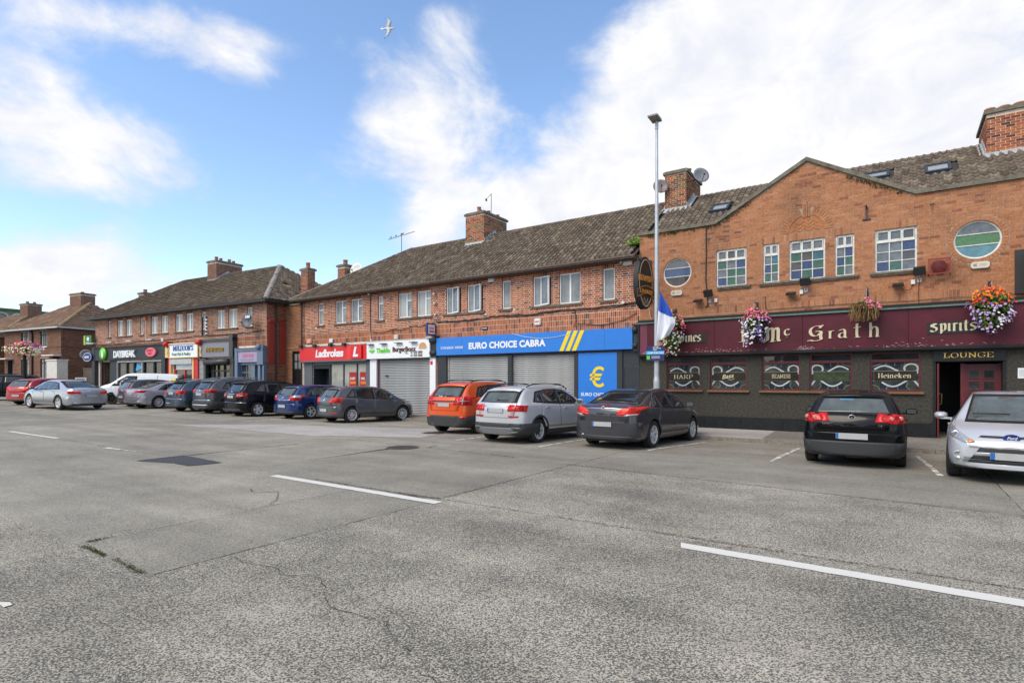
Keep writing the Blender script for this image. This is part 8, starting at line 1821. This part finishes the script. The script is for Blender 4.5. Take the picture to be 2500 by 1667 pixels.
fn = T('fan_cage', 'red mesh cage over a wall fan, between the painted window and the right round window', 'fan', 8.43, 0, 4.71); q = MB(); frame_bars(q,-.24,.24,-.21,.21,.025,-.20,-.17); [q.box(-.24+.46*k,-.22+.46*k,-.2,.0,-.21,-.19) for k in (0,1)]; [q.box(-.24+.46*k,-.22+.46*k,-.2,.0,.19,.21) for k in (0,1)]; q.build('frame', flat('red_oxide',(140,52,48),.6), fn)
q = MB(); [q.tube([(-.22+.0315*k,-.185,-.2),(-.22+.0315*k,-.185,.2)], .003, 4) for k in range(1,14)]; [q.tube([(-.22,-.186,-.2+.031*k),(.22,-.186,-.2+.031*k)], .003, 4) for k in range(1,13)]; kind(q.build('mesh', flat('red_oxide',(140,52,48),.6), fn), 'stuff')
q = MB(); q.lathe([(0,0),(.17,0),(.17,.05),(0,.05)], 20, axis='y', c=(0,-.08,0)); q.build('fan_plate', flat('red_dark',(90,36,32),.6), fn)
ib = T('iron_bracket', 'old wrought iron sign bracket high on the gable wall', 'bracket', 6.78, 0, 6.4); q = MB(); q.box(-.03,.03,-.03,0,-.18,.2); q.tube([(0,-.02,.15),(0,-.12,.22),(-.03,-.2,.18)], .02); q.tube([(-.1,-.03,-.15),(.1,-.03,-.15)], .02); q.build('ironwork', M['iron'], ib)
for x, z, lb in ((2.38,6.32,'rusty hook below the left end of the gable'),(8.28,6.42,'rusty hook below the right end of the gable')):
    d = T('wall_hook', lb, 'hook', x, 0, z); q = MB(); q.box(-.05,.05,-.04,0,0,.03); q.tube([(0,-.03,0),(0,-.05,-.14)], .01); q.build('hook', M['sill'], d)
sb = T('wall_lantern', 'large black box lantern projecting from the pub wall at the right edge', 'lantern', 10.1, 0, 3.85)
q = MB(); q.box(-.14,.5,-.10,0,.0,1.1); q.build('back_plate', M['dark'], sb); q = MB(); q.box(.06,.66,-.62,-.12,.28,1.0); q.build('housing', M['dark'], sb); q = MB(); q.prism([(.08,.0),(.6,.0),(.66,.26),(.06,.26)], -.60,-.12); q.build('lower_housing', M['dark'], sb)
q = MB(); q.lathe([(0,-.08),(.05,-.08),(.06,0),(0,.02)], 14, axis='y', c=(-.25,-.28,-.28)); q.tube([(-.25,-.27,-.28),(-.25,.0,-.25)], .02); q.build('spot_lamp', M['dark'], sb)
# terrace wall clutter
def box_thing(name, label, cat, x, z, w, h, d, mat, F_=FS, y=0, group=None, txt=None, tm='red', ts=.1):
    t = T(name, label, cat, x, y, z, group, F_); m = MB(); m.box(-w/2,w/2,-d,.0,-h/2,h/2); o = m.build('casing', mat, t)
    bm = bmesh.new(); bm.from_mesh(o.data); bmesh.ops.bevel(bm, geom=bm.edges[:], offset=min(w,h)*.12, segments=2, affect='EDGES'); bm.to_mesh(o.data); bm.free()
    if txt: make_text('lettering', txt, ts, M[tm], t, -w*.38, -d-.004, -ts*.3, .002, bold=.02)
    return t
box_thing('alarm_box', 'white shield-shaped burglar alarm with red lettering on the brickwork above the blue fascia', 'alarm box', -4.2, 3.98, .30, .28, .08, M['white_pl'], txt='ABBEY', ts=.075)
box_thing('phone_sign', 'small black phone repair sign on the brickwork above the blue fascia', 'sign', -6.80, 3.86, .28, .15, .05, M['black'], txt='PHONE', tm='white', ts=.07)
box_thing('alarm_box', 'white alarm box between windows just under the terrace eaves', 'alarm box', -6.45, 5.86, .30, .20, .1, M['white_pl'])
box_thing('alarm_box', 'white alarm box under the eaves beside the oval stout sign', 'alarm box', -.42, 5.88, .34, .22, .12, M['white_pl'])
box_thing('alarm_box', 'cream alarm box above the white takeaway fascia', 'alarm box', -12.02, 3.72, .28, .22, .08, M['cream'])
box_thing('alarm_box', 'white alarm box above the middle of the red betting shop fascia', 'alarm box', -16.75, 3.74, .30, .22, .08, M['white_pl'])
box_thing('alarm_box', 'faded pink alarm box above the left end of the red betting shop fascia', 'alarm box', -18.55, 3.78, .40, .26, .1, flat('faded_pink',(205,160,145),.7))
box_thing('alarm_box', 'orange alarm box under the far terrace eaves', 'alarm box', -12.15, 5.72, .28, .22, .08, flat('orange_box',(226,120,70),.5), FA)
box_thing('alarm_box', 'white alarm box above the right end of the grey convenience shop fascia', 'alarm box', -10.1, 4.25, .28, .22, .1, M['white_pl'], FA, txt='24', tm='navy')
box_thing('meter_box', 'small dark meter box under the oval stout sign', 'meter box', -.02, 4.62, .14, .26, .1, M['dark'])
bsn_ = T('projecting_sign', 'small blue framed lucky dip sign projecting between the takeaway and the blue shop', 'sign', -9.56, -.06, 3.93)
q = MB(); q.box(-.04,.04,-.55,-.0,-.27,.27); q.build('frame', M['navy'], bsn_); q = MB(); q.box(.041,.047,-.49,-.06,-.21,.21); pf = q.build('face', M['white'], bsn_); make_text('lettering', 'Lotto', .15, M['red'], pf, .049, -.46, .02, .001, bold=.02, rot=(R(90),0,R(90))); q = MB(); q.box(.0485,.0495,-.42,-.12,-.14,-.04); q.build('print', M['pink'], pf); q = MB(); q.tube([(0,0,.2),(0,.06,.2)], .02); q.build('bracket', M['dark'], bsn_)
for x, z, lb in ((-9.62,5.55,'upper white security camera between the takeaway and blue shop windows'),(-9.60,5.12,'middle white security camera between the takeaway and blue shop windows'),(-9.55,4.62,'lower white security camera above the projecting blue sign'),(-.72,5.92,'white security camera under the eaves at the right end of the terrace'),(-.62,4.45,'small white security camera near the meter box'),(-13.85,5.9,'dark cluster of cameras under the eaves between betting shop and takeaway')):
    d = T('security_camera', lb, 'security camera', x, 0, z, 'security cameras on the terrace'); q = MB(); q.lathe([(0,-.24),(.04,-.24),(.045,-.2),(.045,-.06),(.0,-.05)], 12, axis='y', c=(.03,0,.02)); q.build('camera_body', M['white_pl'], d, None, (R(14),0,R(20))); q = MB(); q.box(-.04,.04,-.04,0,-.05,.05); q.tube([(0,-.03,0),(.02,-.1,.0)], .014); q.build('bracket', M['white_pl'], d)
rr3 = random.Random(5)
def sag(x0, x1, z0, z1, n=14, s_=.05, amp=.02): return [(x0+(x1-x0)*i/n, -.035-rr3.uniform(0,.02), z0+(z1-z0)*i/n-s_*math.sin(math.pi*((i*3/n) % 1))+rr3.uniform(-amp,amp)) for i in range(n+1)]
wire('wall_cable', 'thick bundle of black cables looping along the brickwork above the blue fascia', sag(-9.5,-.05,4.28,4.42,40,.05), .022)
wire('wall_cable', 'second thinner cable tangled with the bundle above the blue fascia', sag(-9.5,-.05,4.30,4.38,44,.09,.03), .012)
wire('wall_cable', 'black cable running from the bundle down to the blue fascia and right to the pub', [(-2.55,-.04,4.35),(-2.5,-.04,3.9),(-2.62,-.04,3.72),(-2.4,-.04,3.80),(-1.4,-.04,3.70),(-.6,-.04,3.82),(-.1,-.04,4.05)], .014)
wire('wall_cable', 'black cable sagging along the bricks above the white takeaway fascia', sag(-13.6,-9.6,4.02,4.3,16,.10), .014)
wire('wall_cable', 'black vertical cable between betting shop and takeaway windows', [(-13.8,-.03,5.9),(-13.82,-.03,5.0),(-13.8,-.03,4.2),(-13.75,-.03,3.7)], .018)
wire('wall_cable', 'pale vertical cable left of the public house door sign', [(.28,-.03,4.4),(.34,-.05,4.3),(.40,-.05,3.9),(.46,-.05,3.75)], .008, mat=M['white_pl'])
wire('wall_cable', 'white cable drooping across the top of the blue fascia', [(-5.3,-.21,3.56),(-4.7,-.215,3.4),(-4.0,-.215,3.3),(-3.3,-.215,3.32),(-2.75,-.22,3.40),(-2.6,-.21,3.52)], .009, mat=M['white_pl'])
wire('wall_cable', 'long black cable along the brickwork of the far terrace', sag(-18.4,-.2,4.22,4.45,40,.08,.03), .02, FA)
wire('wall_cable', 'white cable down the wall between far terrace windows', [(-12.1,-.03,5.6),(-12.1,-.03,4.8),(-12.12,-.03,4.4)], .012, FA, M['white_pl'])
for x, m_, lb in ((-5.35,'black','black vertical tube sign above the dark studio shopfront'),(-4.95,'white','black and white chequered tube sign above the dark studio shopfront')):
    d = T('tube_sign', lb, 'sign', x, -.35, 4.3, None, FA); q = MB(); q.tube([(0,0,0),(0,0,1.1)], .05, 10); q.build('tube', M['black'], d); q = MB(); q.tube([(0,0,.2),(0,.34,.2)], .015); q.tube([(0,0,.9),(0,.34,.9)], .015); q.build('bracket', M['dark'], d)
    if m_ == 'white':
        q = MB(); [q.tube([(0,0,.08+.2*k),(0,0,.18+.2*k)], .054, 10) for k in range(5)]; kind(q.build('white_blocks', M['white'], d), 'stuff')
# corner signs of the convenience shop
gs = T('lottery_sign', 'green and lime projecting sign with a white star at the corner of the convenience shop', 'sign', -18.95, -.25, 4.55, None, FA); q = MB(); q.box(-.55,.40,-.08,.08,-.33,.33); q.build('sign_box', M['forest'], gs); q = MB(); q.box(-.68,-.55,-.085,.085,-.33,.33); q.build('sign_edge', M['lime'], gs)
q = MB(); st = []
for k in range(10): a = math.pi/2+k*math.pi/5; r_ = .2 if k%2==0 else .09; st.append((-.05+r_*math.cos(a)*1.2, .07+r_*math.sin(a)))
q.prism(st, -.10, -.08); q.build('star', M['white'], gs); make_text('lettering', 'Lottery', .17, M['white'], gs, -.4, -.085, -.26, .004, bold=.02)
ov = T('oval_sign', 'blue oval telegrams sign on the corner of the convenience shop', 'sign', -19.1, -.3, 3.35, None, FA); q = MB(); q.prism(oval(.62,.33), -.05, .05); q.build('board', M['navy'], ov); ovring(.60,.31,.025,-.054,M['white'],ov,'rim'); make_text('lettering', 'GRAMS', .20, M['white'], ov, -.40, -.055, -.07, .004, bold=.03)
ab = T('pavement_board', 'small white and red pavement board outside the fish shop', 'board', -8.3, -1.0, .25, None, FA); q = MB(); q.box(-.3,.3,-.03,.03,.0,1.15); q.build('frame', M['red'], ab); q = MB(); q.box(-.25,.25,-.035,-.03,.2,1.0); q.build('poster', M['white'], ab); q = MB(); q.box(-.1,.1,-.038,-.035,.4,.8); q.build('print', M['navy'], ab)
def potted(label, x, y, z, h, F_=FA, n=260):
    t = T('potted_plant', label, 'potted plant', x, y, z, None, F_); q = MB(); q.lathe([(0,0),(.13,0),(.18,.28),(.15,.28),(0,.24)], 14); q.build('pot', M['dark'], t); q = MB(); r2 = random.Random(int(x*10)+99)
    for i in range(n):
        a = r2.uniform(0,6.28); k = r2.random(); rr = .26*math.sin(math.pi*min(1,k*.9+.1)); p = Vector((rr*math.cos(a)*r2.random(), rr*math.sin(a)*r2.random(), .28+h*k)); s_ = Vector((r2.gauss(0,1),r2.gauss(0,1),r2.gauss(0,1))).normalized()*.05; l = s_.orthogonal().normalized()*.03
        q.add([p-s_,p+l,p+s_,p-l], [(0,1,2,3)], 0, r2.random()+.001)
    kind(q.build('foliage', M['leaf'], t), 'stuff')
potted('small round shrub in a pot against the slate blue salon front', -1.1, -.45, .3, .75); potted('small shrub in a pot beside the dark studio doorway', -2.85, -.45, .3, .7)
fr_ = T('roof_plant', 'clump of bright green weeds growing on the roof edge beside the pub parapet', 'plant', -.10, .25, 6.50); q = MB(); r2 = random.Random(3)
for i in range(420):
    p = Vector((r2.gauss(-.12,.14), r2.gauss(-.1,.14), abs(r2.gauss(.05,.10)))); s_ = Vector((r2.gauss(0,1),r2.gauss(0,1),r2.gauss(.6,.6))).normalized()*.05; l = s_.orthogonal().normalized()*.02; q.add([p-s_,p+l,p+s_,p-l], [(0,1,2,3)], 0, r2.random()+.001)
kind(q.build('foliage', tinted('roof_weed', [(0,(.12,.24,.03)),(.6,(.20,.34,.06)),(1,(.30,.36,.08))], rough=.7, stain=.05, bump=.05), fr_), 'stuff')
tag(fr_, fr_['label'], 'plant')
def mossline(pts, n, par, name='moss', sz=.03):
    q = MB(); r2 = random.Random(n)
    for i in range(n):
        k = r2.randrange(len(pts)-1); a, b = Vector(pts[k]), Vector(pts[k+1]); p = a.lerp(b, r2.random()**1.5 if r2.random() < .5 else r2.random())+Vector((r2.gauss(0,.03), r2.gauss(0,.015), -abs(r2.gauss(0,.05))))
        s_ = Vector((r2.gauss(0,1),r2.gauss(0,1),r2.gauss(0,1))).normalized()*sz; l = s_.orthogonal().normalized()*sz*.6; q.add([p-s_,p+l,p+s_,p-l], [(0,1,2,3)], 0, r2.random()+.001)
    kind(q.build(name, tinted('dark_moss', [(0,(.03,.04,.012)),(.6,(.05,.07,.02)),(1,(.07,.09,.03))], rough=.9, stain=.05, bump=.05), par), 'stuff')
mossline([(.3,-.05,6.73),(1.2,-.05,6.73),(2.6,-.05,6.75),(3.7,-.05,7.33)], 260, pub); mossline([(6.3,-.05,7.6),(6.9,-.05,7.27),(7.6,-.05,6.9)], 120, pub)

q = MB(); r2 = random.Random(12)
for i in range(46):
    if i < 24: s, t = r2.uniform(1.5,9), 0; t = kerb_t(s)+.16+abs(r2.gauss(0,.12))
    elif i < 34: s = r2.uniform(2.3,9); t = t1(s)+r2.gauss(0,.06)
    else: s, t = r2.uniform(-6,8), r2.uniform(4,15)
    c = FS.w(s,-t,gz(s,t)+.012); a = r2.uniform(0,6.28); l = r2.uniform(.018,.035); d = Vector((math.cos(a),math.sin(a),r2.uniform(-.1,.3)))*l; w = Vector((-math.sin(a),math.cos(a),r2.uniform(0,.3)))*l*.5
    q.add([c-d,c-w*.9,c+d,c+w*.9], [(0,1,2,3)])
tag(kind(q.build('leaf_litter', flat('dead_leaf',(176,104,52),.8,var=.4,scale=30)), 'stuff'), 'small dead orange leaves scattered along the kerb and road joints', 'leaves')
